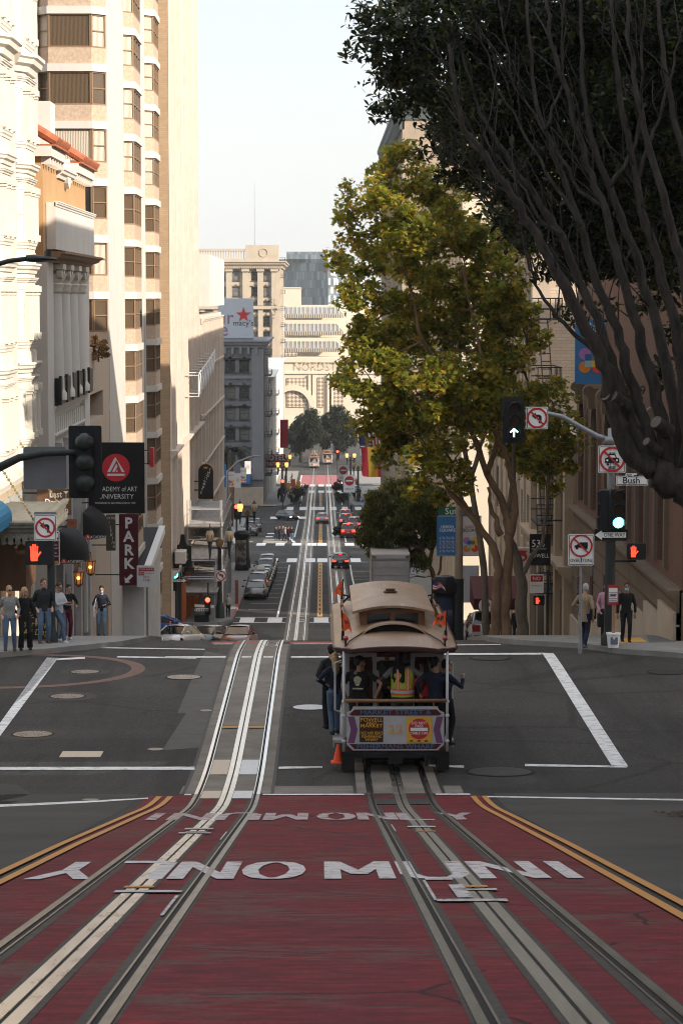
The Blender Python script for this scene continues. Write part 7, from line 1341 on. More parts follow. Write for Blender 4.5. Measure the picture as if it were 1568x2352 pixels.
# ================================================================ VEHICLES
TYRE = mat('tyre_rubber', (.014, .014, .015), .8, .1); RIM = mat('alloy', (.30, .30, .31), .35, .1, metal=.6); CGL = mat('car_glass', (.012, .014, .016), .06, .1, 1, spec=.7); TLON = em('tail_light_lit', (1, .05, .025), 2.2); TLOFF = mat('tail_light', (.25, .012, .012), .25, 0); HLON = em('head_light_lit', (1, .78, .5), 3); HLOFF = mat('head_light', (.38, .38, .38), .15, .05); CHR = mat('black_trim', (.02, .02, .02), .45, .1); NPL = mat('number_plate', (.45, .43, .42), .5, .1)
def vehicle(nm, label, cat, loc, rz, col, kind='sedan', lights=0, group=None, rough=.28, roof_box=False):
    """a car in its own coordinates: front towards +y"""
    t = lthing(nm, label, cat, loc, rz, group); sl = math.atan(-(H(loc[1]-1)-H(loc[1]+1))/2); Rm = Euler((0, 0, rz)).to_matrix(); t.rotation_euler = (Matrix.Rotation(sl, 3, 'X') @ Rm).to_euler()
    pm = mat('car_paint_%02d%02d%02d' % tuple(int(c*99) for c in col), col, rough, .04, 2, coat=.6, metal=.15)
    S = {'sedan': (4.7, .90, .72, .93, .98, 1.45, (-1.72, 1.18), (-.95, .28)), 'hatch': (4.2, .88, .76, .98, .98, 1.45, (-1.95, 1.15), (-1.45, .15)), 'suv': (4.6, .93, .92, 1.08, 1.10, 1.74, (-2.15, 1.15), (-1.85, .25)), 'wagon': (4.8, .91, .80, .97, .98, 1.52, (-2.2, 1.1), (-1.85, .2))}[kind]
    L, W, zh, zb, zt, zr, gb_, gt = S; h = L/2
    st = [(-h, .42, zt-.22, W*.80), (-h+.08, .30, zt-.06, W*.92), (-h+.5, .22, zt, W*.99), (-1.2, .2, zb+.01, W), (0, .2, zb, W), (1.0, .2, zb-.03, W), (1.35, .2, zh+.12, W*.99), (h-.6, .22, zh+.02, W*.96), (h-.12, .26, zh-.12, W*.86), (h, .38, zh-.26, W*.72)]
    rings = []
    for y, z0, z1, w_ in st: d = z1-z0; rings.append([(-w_*.9, y, z0), (-w_, y, z0+d*.3), (-w_*1.0, y, z0+d*.62), (-w_*.93, y, z1-.06), (-w_*.80, y, z1), (0, y, z1+.02), (w_*.80, y, z1), (w_*.93, y, z1-.06), (w_, y, z0+d*.62), (w_, y, z0+d*.3), (w_*.9, y, z0)])
    m = MB(); m.loft(rings); m.build('body', pm, t, angle=38)
    bw, tw = W*.86, W*.68; b0, b1 = gb_; t0, t1 = gt; zc = zb-.02
    m = MB(); m.loft([[(-bw, b0, zc), (bw, b0, zc), (bw*1.02, (b0+b1)/2, zc), (bw, b1, zc), (-bw, b1, zc), (-bw*1.02, (b0+b1)/2, zc)], [(-tw, t0, zr-.05), (tw, t0, zr-.05), (tw, (t0+t1)/2, zr-.04), (tw*.97, t1, zr-.05), (-tw*.97, t1, zr-.05), (-tw, (t0+t1)/2, zr-.04)]]); m.build('windows', CGL, t)
    m = MB(); R_ = []
    for y, dz in ((t0-.10, -.075), (t0+.1, -.01), ((t0+t1)/2, .03), (t1-.1, 0), (t1+.08, -.06)): R_.append([(-tw*1.03, y, zr-.06+dz), (-tw*.8, y, zr+dz), (0, y, zr+.03+dz), (tw*.8, y, zr+dz), (tw*1.03, y, zr-.06+dz)])
    m.loft(R_, close=False)
    for s in (-1, 1):
        for (ya, yb) in ((b0, t0), (b1, t1)): m.tube([(s*bw*.985, ya, zc), (s*tw*1.0, yb, zr-.05)], .045, 5)
        m.tube([(s*bw*1.02, (b0+b1)/2-.1, zc), (s*tw*1.01, (t0+t1)/2, zr-.05)], .035, 5)
    m.build('roof', pm, t, smooth=True)
    m = MB(); m.bx(-W*.75, W*.75, h-.03, h+.015, .30, .46); m.bx(-W*.55, W*.55, h-.05, h+.01, zh-.36, zh-.24); m.build('grille', CHR, t); m = MB(); m.bx(-W*.80, W*.80, -h-.015, -h+.04, .30, .45); m.build('rear_bumper', CHR, t)
    for e in (-1, 1): m = MB(); y = e*(h+.02); m.bx(-.16, .16, min(y, y-e*.02), max(y, y-e*.02), .50 if e > 0 else .60, .62 if e > 0 else .74); m.build('number_plate', NPL, t)
    for s in (-1, 1):
        m = MB(); m.box((s*W*.66, h-.13, zh-.24), (.34, .2, .13)); m.build('headlight', HLON if lights == 2 else HLOFF, t)
        m = MB(); m.box((s*W*.70, -h+.05, zt-.22), (.36, .14, .14 if kind == 'sedan' else .30)); m.build('tail_light', TLON if lights == 1 else TLOFF, t)
        m = MB(); m.sph((s*(W+.12), b1-.25, zb+.06), (.12, .07, .08), 8, 6); m.build('mirror', pm, t, smooth=True)
        for y in (-h+.85, h-.92):
            m = MB(); m.lathe([(.18, -.11), (.30, -.12), (.335, -.08), (.335, .08), (.30, .12), (.18, .11)], (s*(W-.12), y, .335), 20, axis='X'); wv = m.build('wheel', TYRE, t, angle=40); m = MB(); m.lathe([(.02, .05), (.20, .05), (.21, .09), (.23, .10)] if s > 0 else [(.02, -.05), (.20, -.05), (.21, -.09), (.23, -.10)], (s*(W-.12), y, .335), 16, axis='X'); [m.box((s*(W-.02), y+.11*math.cos(q), .335+.11*math.sin(q)), (.03, .05, .05)) for q in np.linspace(0, 6.28, 6)[:-1]]; m.build('rim', RIM, wv)
    if lights == 1: m = MB(); m.box((0, t0-.12, zr-.09), (.3, .04, .04)); m.build('brake_light', TLON, t)
    if roof_box: m = MB(); m.loft([[(-.35*q, y, zr+.08) for q in (1, -1)]+[(.30*q, y, zr+.08+hh) for q in (1, -1)] for y, hh in ((-1.4, .15), (-1, .32), (.2, .32), (.7, .12))]); m.build('roof_box', mat('roof_box_grey', (.36, .33, .31), .5, .1), t)
    return t
def onroad(x, y, Y): q = at(x, y, Y); return Vector((q.x, Y, H(Y)+.01))
PI = math.pi; kerb = 'cars parked along the left kerb'
vehicle('sedan', 'black sedan with lit brake lights driving away on the right track', 'car', (1.86, 243, H(243)), 0, (.012, .012, .013), 'sedan', 1)
vehicle('sedan', 'silver sedan with lit brake lights astride the yellow line', 'car', (.1, 344, H(344)), 0, (.30, .31, .33), 'sedan', 1); vehicle('suv', 'bright red car waiting in the right lane with lit tail lights', 'car', (3.25, 300, H(300)), 0, (.50, .012, .014), 'suv', 1)
vehicle('suv', 'white-roofed red-tailed SUV just ahead of the bright red car', 'car', (4.3, 322, H(322)), 0, (.24, .16, .15), 'suv', 1); vehicle('suv', 'dark SUV with lit brake light further ahead in the right lane', 'car', (3.3, 334, H(334)), 0, (.025, .026, .03), 'suv', 1); vehicle('suv', 'pale silver car at the front of the right-hand queue', 'car', (3.4, 349, H(349)), 0, (.40, .42, .43), 'suv', 1); vehicle('sedan', 'pale blue sedan half hidden by the round ficus', 'car', (5.6, 311, H(311)), 0, (.28, .36, .38), 'sedan', 0)
vehicle('hatchback', 'small black hatchback turning with headlights lit at the third crossing', 'car', (-4.9, 352, H(352)), PI+.55, (.016, .016, .018), 'hatch', 2)
vehicle('hatchback', 'grey-brown hatchback parked first at the left kerb', 'car', (-5.3, 198, H(198)), PI-.06, (.06, .048, .042), 'hatch', 0, kerb); vehicle('suv', 'grey SUV with roof rails parked behind the grey-brown hatchback', 'car', (-5.35, 204.8, H(204.8)), PI-.05, (.05, .053, .06), 'suv', 0, kerb)
for i, (Y, c, kd, rb, lb) in enumerate(((211, (.05, .055, .06), 'wagon', True, 'dark car with a pale roof box in the left kerb row'), (217.2, (.05, .055, .06), 'sedan', False, 'grey sedan right behind the car with the roof box'), (223.4, (.10, .11, .12), 'sedan', False, 'light grey sedan in the middle of the left kerb row'), (229.6, (.05, .06, .07), 'suv', False, 'slate SUV, second to last in the left kerb row'), (236, (.02, .022, .025), 'suv', False, 'black SUV, last in the left kerb row by the crosswalk'))): vehicle('parked_car', lb, 'car', (-5.25, Y, H(Y)), PI, c, kd, 0, kerb, roof_box=rb)
vehicle('suv', 'dark SUV parked facing the viewer at the plaza kerb', 'car', (-8.9, 305, H(305)), PI, (.018, .02, .022), 'suv', 0, 'dark SUVs at the plaza kerb'); vehicle('suv', 'second dark SUV, behind and right of the first at the plaza kerb', 'car', (-8.7, 316, H(316)), PI, (.03, .034, .04), 'suv', 0, 'dark SUVs at the plaza kerb')
q = onroad(408, 1475, 145); vehicle('sedan', 'white sedan with golden reflections in its windscreen, just beyond the crest on the left', 'car', q, PI-.35, (.62, .61, .60), 'sedan', 0); q = onroad(476, 1475, 149); vehicle('hatchback', 'dark teal car between the white sedan and the dark red car', 'car', q, PI-.3, (.03, .06, .07), 'hatch', 0); q = onroad(549, 1475, 147); vehicle('sedan', 'dark red sedan facing the viewer just beyond the crest', 'car', q, PI-.12, (.13, .022, .035), 'sedan', 0)
q = onroad(372, 1440, 163); vehicle('hatchback', 'blue hatchback seen from the side, half hidden by the entrance shed', 'car', q, -PI/2, (.012, .06, .26), 'hatch', 0)
q = onroad(1112, 1470, 110); vehicle('wagon', 'white station wagon with tall red tail lights behind the tree trunks', 'car', q, .05, (.55, .54, .53), 'wagon', 0); q = onroad(1045, 1440, 156); vehicle('hatchback', 'dark hatchback seen side-on beyond the poster drum', 'car', q, -PI/2, (.04, .042, .048), 'hatch', 0)
q = onroad(1180, 438*3, 432); vehicle('sedan', 'parked car by the far bush on the right', 'car', (6.0, 430, H(430)), 0, (.12, .13, .13), 'sedan', 0)
t = lthing('box_truck', 'white box truck with roll-up rear door beyond the cable car roof', 'truck', (at(897, 1300, 118).x, 118, H(118))); b = at(852, 1275, 118); c = at(940, 1275, 118); hw = (c.x-b.x)/2; zt = b.z-H(118); m = MB(); m.bx(-hw, hw, 0, 5.5, .9, zt); m.build('box', mat('truck_white', (.40, .37, .35), .6, .12, 2), t); m = MB(); m.bx(-hw*.84, hw*.84, -.03, 0, 1.0, zt-.35); [m.bx(-hw*.84, hw*.84, -.045, -.03, z, z+.03) for z in np.arange(1.0, zt-.4, .36)]; [m.bx(x-.012, x+.012, -.045, -.03, 1.0, zt-.4) for x in (-hw*.42, 0, hw*.42)]; m.build('roller_door', mat('door_white', (.36, .345, .33), .6, .12, 3), t)
m = MB(); m.bx(-hw*.85, hw*.85, 5.6, 7.6, .6, 2.4); m.build('cab', MATS['truck_white'], t); m = MB(); m.bx(-hw, hw, -.03, .0, zt-.28, zt-.18); m.bx(-hw, -hw+.08, -.05, 0, .9, zt); m.bx(hw-.08, hw, -.05, 0, .9, zt); m.build('frame', mat('alu', (.3, .3, .3), .4, .1, metal=.5), t)
for s in (-1, 1):
    m = MB(); m.box((s*(hw-.14), -.03, zt-.12), (.14, .05, .07)); m.build('marker_light', TLOFF, t)
    for y in (1.2, 6.4): m = MB(); m.lathe([(.1, -.14), (.45, -.14), (.45, .14), (.1, .14)], (s*(hw-.2), y, .46), 16, axis='X'); m.build('wheel', TYRE, t)
m = MB(); 
for k in range(3):
    Y = 166+k*3; o = Vector((6.9, Y, H(Y)+.02)); t = lthing('parked_motorcycle', ('nearest', 'middle', 'farthest')[k]+' dark motorcycle parked at the right kerb behind the truck', 'motorcycle', o, .35, 'motorcycles at the right kerb')
    for y in (-.65, .65): m = MB(); m.lathe([(.18, -.05), (.31, -.06), (.31, .06), (.18, .05)], (0, y, .31), 16, axis='X'); m.build('wheel', TYRE, t)
    m = MB(); m.loft([[(w_*math.cos(q), y, z+h_*math.sin(q)) for q in np.linspace(0, 6.28, 9)[:-1]] for y, z, w_, h_ in ((-.8, .78, .08, .05), (-.3, .75, .14, .10), (.15, .80, .16, .16), (.45, .75, .10, .12))]); m.tube([(0, .65, .31), (0, .42, .95), (-.33, .35, 1.02)], .03, 6); m.tube([(0, .42, .95), (.33, .35, 1.02)], .03, 6); m.bx(-.14, .14, -.2, .25, .3, .65); m.build('frame', CHR, t, angle=40)
# ================================================================ PEOPLE
PEND = []                                       # meshes to be fused into one skin each
def fuse(mb, name, m, par, vox, sm=4):
    o = mb.build(name, m, par, fix=False); r = o.modifiers.new('fuse', 'REMESH'); r.mode = 'VOXEL'; r.voxel_size = vox; r.use_smooth_shade = True
    s = o.modifiers.new('soften', 'SMOOTH'); s.iterations = sm; s.factor = .5; PEND.append(o); return o
def ik(A, T, a, b, hint):
    A, T = Vector(A), Vector(T); d = T-A; L = min(d.length, (a+b)*.998); d.normalize(); T = A+d*L
    x = (a*a-b*b+L*L)/(2*L); hgt = math.sqrt(max(0, a*a-x*x)); hv = Vector(hint); hv = (hv-d*hv.dot(d)); hv = hv.normalized() if hv.length > 1e-5 else Vector((0, 0, 1))
    return A+d*x+hv*hgt, T
SKIN = mat('skin_fair', (.40, .22, .15), .55, .08, 8); SKT = mat('skin_tan', (.26, .135, .085), .55, .08, 8); SKD = mat('skin_dark', (.075, .036, .022), .5, .1, 8)
def cl(name, c, r=.85, v=.14): return mat('cloth_'+name, c, r, v, 9, bump=.35, bscale=18)
JEAN = cl('denim', (.065, .105, .17)); JEANL = cl('pale_denim', (.13, .20, .29)); BLKC = cl('black', (.010, .010, .011)); WHTC = cl('white', (.48, .48, .49)); HAIRB = mat('hair_brown', (.06, .035, .02), .6, .3, 12); HAIRK = mat('hair_black', (.010, .009, .009), .55, .3, 12); HAIRY = mat('hair_blond', (.30, .19, .085), .55, .3, 12); HAIRG = mat('hair_grey', (.32, .33, .35), .6, .2, 12); EYE = mat('eye_dark', (.012, .010, .010), .3, 0); SHOE = cl('brown_shoe', (.08, .045, .025)); MASK = cl('blue_mask', (.26, .38, .46)); LIP = mat('lips', (.28, .10, .08), .5, 0)
def person(label, loc, rz, h=1.75, hands=None, feet=((-.11, 0), (.11, 0)), lean=0, top=BLKC, bot=JEAN, shoe=BLKC, hair=HAIRB, skin=SKIN, style='short', yaw=0, nod=0, sleeve=1.0, coat=0, build_=1.0, detail=1, beard=None, mask=False, glasses=False, cap=None, female=False, seat=None, wide=False, vest=None, group=None, name='person', extra=None):
    s = h/1.75; t = lthing(name, label, 'person', loc, rz, group); vox = (.013, .020, .034)[2-detail if detail < 2 else 0] if False else {2: .012, 1: .018, 0: .035}[detail]
    bw = build_; V3 = Vector
    ph = .93*s if seat is None else seat; fz = .075*s
    ank = [V3((f[0]*s, f[1]*s, fz+(f[2] if len(f) > 2 else 0))) for f in feet]
    if seat is None: ph = min(.93*s, min(a.z+math.sqrt(max(.01, (.845*s)**2-(a.x-(-.09, .09)[i]*s)**2-a.y**2)) for i, a in enumerate(ank)))
    pel = V3((0, 0, ph)); sp = V3((0, math.sin(lean), math.cos(lean))); neck = pel+sp*.50*s; hip = [pel+V3((-.09*s*bw, 0, 0)), pel+V3((.09*s*bw, 0, 0))]
    shw = (.170 if not female else .150)*s*bw; sh = [neck+V3((-shw, 0, -.065*s)), neck+V3((shw, 0, -.065*s))]
    hd = neck+V3((0, .035*s+math.sin(lean)*.1*s, .165*s)); HR = Matrix.Rotation(yaw, 3, 'Z') @ Matrix.Rotation(-nod, 3, 'X')
    knee = []; 
    for i in (0, 1): k_, _ = ik(hip[i], ank[i], .44*s, .43*s, (0, 1, .1)); knee.append(k_)
    HT = hands or ((-.22, .04, -.60, (-.25, -1, 0)), (.22, .06, -.59, (.25, -1, 0))); el, ha = [], []
    for i in (0, 1):
        q = HT[i]; e_, w_ = ik(sh[i], neck+V3((q[0]*s, q[1]*s, q[2]*s)), .29*s, .255*s, q[3] if len(q) > 3 else ((-.6, -.8, 0) if i == 0 else (.6, -.8, 0))); el.append(e_); ha.append(w_)
    # skin
    m = MB(); S8 = lambda *a: m.sph(*a)
    def P(v): return hd+HR @ (V3(v)*s)
    m.sph(P((0, -.005, .035)), (.076*s, .094*s, .100*s), 14, 10, M=HR); m.sph(P((0, .03, -.045)), (.056*s, .060*s, .062*s), 12, 8, M=HR); m.sph(P((0, .062, -.085)), (.03*s, .028*s, .024*s), 8, 6)
    m.tube([P((0, .088, .035)), P((0, .110, -.008)), P((0, .094, -.022))], [.011*s, .017*s, .012*s], 7); m.sph(P((0, .09, -.055)), (.027*s, .012*s, .012*s), 8, 6)
    for sg in (-1, 1): m.sph(P((sg*.078, -.012, .0)), (.014*s, .024*s, .034*s), 8, 6); m.sph(P((sg*.034, .07, .045)), (.022*s, .02*s, .012*s), 8, 6)
    m.tube([hd+V3((0, -.02*s, -.04*s)), neck+V3((0, -.01*s, -.03*s))], [.052*s, .060*s], 10)
    m.tube([pel+sp*.02*s, pel+sp*.2*s, pel+sp*.4*s], [.085*s*bw, .08*s*bw, .08*s*bw], 12)
    for i in (0, 1):
        m.tube([neck+sp*-.05*s, sh[i]], [.06*s, .05*s], 8); m.tube([sh[i], sh[i].lerp(el[i], .5), el[i], el[i].lerp(ha[i], .35), ha[i]], [.050*s, .045*s, .036*s, .038*s, .026*s], 8)
        m.tube([hip[i], knee[i], ank[i]], [.075*s, .052*s, .036*s], 8)
        d = (ha[i]-el[i]).normalized(); sd_ = d.cross(Z); sd_ = sd_.normalized() if sd_.length > .05 else X.copy(); up = sd_.cross(d)
        pc = ha[i]+d*.05*s; m.sph(pc, (.040*s, .050*s, .018*s), 10, 8, M=Matrix((sd_, d, up)).transposed())
        if detail:
            for k, (o_, l_) in enumerate(((-.030, .062), (-.010, .072), (.010, .068), (.029, .052))):
                b_ = pc+d*.04*s+sd_*o_*s; m.tube([b_-d*.02*s, b_+d*l_*.5*s-up*.008*s, b_+d*l_*.95*s-up*.030*s], [.0095*s, .0088*s, .007*s], 6)
            sg = -1 if i else 1; m.tube([pc+sd_*sg*.032*s-d*.02*s, pc+sd_*sg*.060*s+d*.015*s-up*.01*s, pc+sd_*sg*.058*s+d*.045*s-up*.02*s], [.012*s, .010*s, .008*s], 6)
    fuse(m, 'body', skin, t, vox if detail else .03, 3)
    if detail:
        m = MB(); [m.sph(P((sg*.031, .081, .022)), (.011*s, .006*s, .007*s), 8, 6) for sg in (-1, 1)]; m.build('eyes', EYE, t, smooth=True); m = MB(); [m.tube([P((sg*.016, .092, .044)), P((sg*.034, .089, .050)), P((sg*.052, .076, .042))], .0045*s, 5) for sg in (-1, 1)]; m.build('eyebrows', hair, t)
        m = MB(); m.tube([P((-.022, .096, -.056)), P((0, .104, -.056)), P((.022, .096, -.056))], .0055*s, 5)
        if not mask: m.build('mouth', LIP, t)
    if mask: m = MB(); m.sph(P((0, .052, -.045)), (.064*s, .060*s, .052*s), 12, 8, M=HR); m.build('face_mask', MASK, t, smooth=True)
    if glasses: m = MB(); [m.lathe([(.020*s, 0), (.024*s, .002), (.020*s, .004)], P((sg*.032, .098, .022)), 10, axis='Y') for sg in (-1, 1)]; m.tube([P((-.055, .09, .026)), P((.055, .09, .026))], .003*s, 4); [m.tube([P((sg*.055, .09, .026)), P((sg*.08, -.01, .02))], .003*s, 4) for sg in (-1, 1)]; m.build('glasses', CHR, t)
    # hair
    m = MB(); m.sph(P((0, -.016, .052)), (.082*s, .094*s, .096*s), 14, 10, M=HR); m.sph(P((0, -.055, .01)), (.074*s, .058*s, .075*s), 12, 8, M=HR)
    if style == 'bob': [m.tube([P((sg*.05, -.02, .09)), P((sg*.085, .0, .02)), P((sg*.09, .01, -.09)), P((sg*.075, .02, -.15))], [.04*s, .036*s, .036*s, .02*s], 8) for sg in (-1, 1)]; m.sph(P((0, -.07, -.07)), (.085*s, .05*s, .09*s), 10, 8)
    if style in ('long', 'dreads'): m.tube([P((0, -.06, .05)), P((0, -.095, -.08)), P((0, -.115, -.22)), P((0, -.115, -.33))], [.08*s, .082*s, .075*s, .04*s], 10)
    if style == 'bun': m.sph(P((0, -.10, .08)), .045*s, 10, 8)
    if style == 'dreads':
        for k in range(16):
            a = R(200+k*9); x0 = .07*math.cos(a); m2 = [(x0, -.07, .03-.004*k % 3), (x0*1.6, -.17, -.15), (x0*1.7+.01*((k*7) % 5-2), -.20, -.38-.025*((k*5) % 4))]; m.tube([P(q) for q in m2], [.022*s, .018*s, .013*s], 6)
    if beard: m.sph(P((0, .055, -.07)), (.056*s, .052*s, .045*s), 10, 8)
    # keep the face clear of the cap of hair: cut with a forward sphere is not needed, hair sits behind
    fuse(m, 'hair', hair, t, vox*.9, 2)
    if cap: m = MB(); m.sph(P((0, -.012, .075)), (.086*s, .098*s, .072*s), 14, 8, M=HR); m.prism([(.07*math.cos(q)*s, .10*math.sin(q)*s) for q in np.linspace(0, PI, 9)], P((0, .055, .055)), HR @ X, HR @ Y_, (0, 0, .012)); m.build('cap', cap, t, smooth=True)
    # top: torso and sleeves
    m = MB(); hem = -.06 if not coat else -.06-coat; cx = .150 if not female else .132
    def tor(f, rx, ry): c = pel+sp*f*s; return [c+V3((rx*s*bw*math.cos(q), ry*s*bw*math.sin(q), 0)) for q in np.linspace(0, 2*PI, 17)[:-1]]
    m.loft([tor(hem, cx*1.08 if coat else cx*1.02, .115), tor(.0, cx*1.02, .115), tor(.12, cx*.94, .105), tor(.26, cx*1.06, .118), tor(.38, cx*1.16, .120), tor(.455, cx*.95, .095), tor(.50, cx*.48, .07)])
    for i in (0, 1):
        e2 = el[i] if sleeve > .5 else sh[i].lerp(el[i], .75); pts = [neck.lerp(sh[i], .45), sh[i], sh[i].lerp(el[i], .5), el[i].lerp(sh[i], 0 if sleeve > .5 else .35)]; rr = [.060, .060, .054, .048 if sleeve > .5 else .062]
        if sleeve > .5: pts += [el[i].lerp(ha[i], .9*sleeve)]; rr += [.040]
        m.tube(pts, [r*s*(1 if not wide else 1.12) for r in rr], 10); m.sph(sh[i], .060*s, 10, 8)
    if coat or wide: m.tube([neck+V3((0, .02*s, -.01*s)), neck+V3((0, 0, .045*s))], [.075*s, .062*s], 10)
    fuse(m, 'top' if not coat else 'jacket', top, t, vox, 3)
    m = MB(); m.loft([[c_+V3((rx*s*bw*math.cos(q), ry*s*bw*math.sin(q), 0)) for q in np.linspace(0, 2*PI, 13)[:-1]] for c_, rx, ry in ((pel+V3((0, 0, -.10*s)), .135, .11), (pel, .142, .115), (pel+sp*.07*s, .132, .108))])
    for i in (0, 1): kw = 1.0 if not wide else 1.0; m.tube([hip[i], hip[i].lerp(knee[i], .5), knee[i], knee[i].lerp(ank[i], .5), ank[i]+V3((0, 0, -.01))], [.098*s*bw, .085*s*bw, .066*s*bw, .060*s*(1.3 if female and bot is BLKC else 1), .052*s*(1.6 if female and bot is BLKC else 1)], 10)
    fuse(m, 'trousers', bot, t, vox, 3)
    for i in (0, 1): m = MB(); a = ank[i]; m.loft([[a+V3((w_*s*math.cos(q), y_*s, max(-fz*.98, z_*s+h_*s*math.sin(q)))) for q in np.linspace(0, 2*PI, 11)[:-1]] for y_, z_, w_, h_ in ((-.075, -.04, .030, .03), (-.04, -.03, .042, .055), (.03, -.035, .046, .048), (.11, -.052, .048, .028), (.155, -.058, .036, .018))]); m.build('shoe', shoe, t, smooth=True)
    if extra: extra(t, s, P, neck, pel, sp, ha, bw)
    return t
def tote(c): 
    def f(t, s, P, neck, pel, sp, ha, bw): m = MB(); o = pel+Vector((.24*s, .02, -.02)); m.loft([[(o.x-.03, o.y-.17, o.z-.2), (o.x+.04, o.y-.17, o.z-.2), (o.x+.04, o.y+.17, o.z-.2), (o.x-.03, o.y+.17, o.z-.2)], [(o.x-.03, o.y-.15, o.z+.16), (o.x+.03, o.y-.15, o.z+.16), (o.x+.03, o.y+.15, o.z+.16), (o.x-.03, o.y+.15, o.z+.16)]]); m.tube([o+Vector((0, -.1, .15)), neck+Vector((.13, -.02, .01)), o+Vector((0, .1, .15))], .012, 5); tag(m.build('tote_bag', c, t), None)
    return f
def phone(t, s, P, neck, pel, sp, ha, bw): m = MB(); m.box(ha[1]+Vector((-.05, .09, .03)), (.075, .02, .15)); m.build('phone', CHR, t)
def ll(x, y, Y, dz=.15): q = at(x, y, Y); return Vector((q.x, Y, H(Y)+dz))
FACE = PI; pk = (-.21, .09, -.47, (-.35, -1, 0)), (.21, .09, -.47, (.35, -1, 0))
GREYS = cl('grey_shirt', (.20, .20, .20)); NAVY = cl('navy', (.012, .016, .032)); CHAR = cl('charcoal', (.020, .021, .024)); TAN = cl('tan_wool', (.26, .19, .125)); PINKC = cl('pink', (.42, .22, .30)); BURG = cl('burgundy', (.075, .010, .022)); REDC = cl('red', (.42, .015, .03))
G1 = 'people waiting at the left corner'
person('man in a grey button shirt and jeans with hands in pockets, at the far left', ll(23, 1490, 65.6), FACE+.15, 1.80, pk, ((-.12, 0), (.12, .06)), top=GREYS, bot=JEAN, shoe=SHOE, hair=HAIRY, yaw=.4, glasses=True, detail=2, beard=True, group=G1)
person('blond woman in black with a hand on her hip beside the man in grey', ll(58, 1490, 65.8), FACE+.2, 1.74, ((-.30, .02, -.60), (.19, .02, -.42, (1, -.5, .1))), ((-.13, 0), (.12, .03)), top=BLKC, bot=BLKC, shoe=CHAR, hair=HAIRY, style='bob', yaw=-.7 if False else .75, detail=2, female=True, group=G1)
person('tall man in a dark hooded jacket and blue jeans next to the signal post', ll(101, 1476, 68.2), FACE+.35, 1.86, pk, ((-.12, 0), (.13, .08)), top=CHAR, bot=JEAN, shoe=SHOE, hair=HAIRB, yaw=.35, detail=2, wide=True, build_=1.08, group=G1)
person('man in a white jacket leaning on the post and looking at his phone', ll(136, 1476, 68.9), FACE+.9, 1.78, ((-.06, .34, -.26, (-.6, -.3, -1)), (.05, .36, -.24, (.6, -.3, -1))), ((-.12, -.12), (.10, .30)), lean=-.05, top=cl('white_jacket', (.40, .42, .46)), bot=JEAN, shoe=WHTC, hair=HAIRB, nod=.35, detail=2, group=G1, extra=phone)
person('person in a dark jacket and burgundy trousers behind the man with the phone', ll(153, 1476, 70), FACE+.6, 1.66, ((-.2, .2, -.35), (.1, .3, -.3)), top=BLKC, bot=BURG, shoe=WHTC, hair=HAIRK, detail=1, nod=.3, lean=.2, group=G1)
person('woman in a face mask with a white tote bag walking down the left pavement', Vector((at(234, 1480, 77.5).x, 77.5, H(77.5)+.15)), FACE+.1, 1.68, ((-.12, .26, -.32), (.2, .1, -.5)), ((-.09, .10), (.10, -.14)), top=NAVY, bot=JEANL, hair=HAIRK, style='bun', mask=True, nod=.35, female=True, detail=2, extra=tote(WHTC))
person('person in a brimmed hat half hidden behind the crest, left of the white sedan', Vector((at(347, 1480, 146).x, 146, H(146)+.15)), FACE, 1.66, ((-.2, .2, -.5), (.2, .2, -.5)), ((-.12, .45), (.12, .45)), seat=.45, top=BLKC, bot=BLKC, hair=HAIRG, cap=cl('straw', (.28, .20, .12)), detail=1)
person('grey-haired man in a tan blazer seen from behind at the right corner', ll(1342, 1486, 66.5), -.5, 1.80, ((-.22, .22, -.34), (.24, -.02, -.58)), ((-.10, .20), (.08, -.20)), top=TAN, bot=NAVY, shoe=cl('suede', (.07, .085, .12)), hair=HAIRG, yaw=.6, coat=.16, detail=2, extra=lambda t, s, P, neck, pel, sp, ha, bw: (lambda m: (m.loft([[pel+Vector((.19, y, z)), pel+Vector((.27, y, z))] for y, z in ((-.12, -.16), (.14, -.16), (.14, .14), (-.12, .14), (-.12, -.16))], close=False), m.build('shoulder_bag', BLKC, t)))(MB()))
person('masked person in black walking towards the viewer beside the bucket notice', ll(1437, 1470, 68.5), FACE, 1.72, ((-.25, .06, -.58), (.25, .02, -.6)), ((-.08, .14), (.09, -.14)), top=BLKC, bot=BLKC, hair=HAIRK, mask=True, skin=SKT, detail=2)
person('person in a pink shirt with a dark bag, mostly hidden by the signal pole', ll(1391, 1470, 69.3), FACE, 1.70, ((-.24, .05, -.6), (.2, .1, -.55)), top=PINKC, bot=CHAR, hair=HAIRB, detail=1, extra=lambda t, s, P, neck, pel, sp, ha, bw: (lambda m: (m.box(ha[1]+Vector((0, .02, -.25)), (.12, .32, .36)), m.tube([ha[1]+Vector((0, -.1, -.08)), ha[1], ha[1]+Vector((0, .1, -.08))], .012, 5), m.build('handbag', BLKC, t)))(MB()))
person('person in a dark suit standing by the grey tree trunk', Vector((at(1185, 1480, 108).x, 108, H(108)+.15)), FACE, 1.62, top=CHAR, bot=CHAR, hair=HAIRK, detail=1, wide=True); person('woman raising a camera behind the cable car roof corner', Vector((at(1076, 1480, 109).x, 109, H(109)+.15)), FACE, 1.6, ((-.06, .24, .06, (-.4, 0, -1)), (.06, .24, .06, (.4, 0, -1))), ((-.12, .4), (.12, .4)), seat=.5, top=cl('floral', (.24, .15, .12), .8, .5), bot=BLKC, hair=HAIRK, style='long', female=True, detail=1)
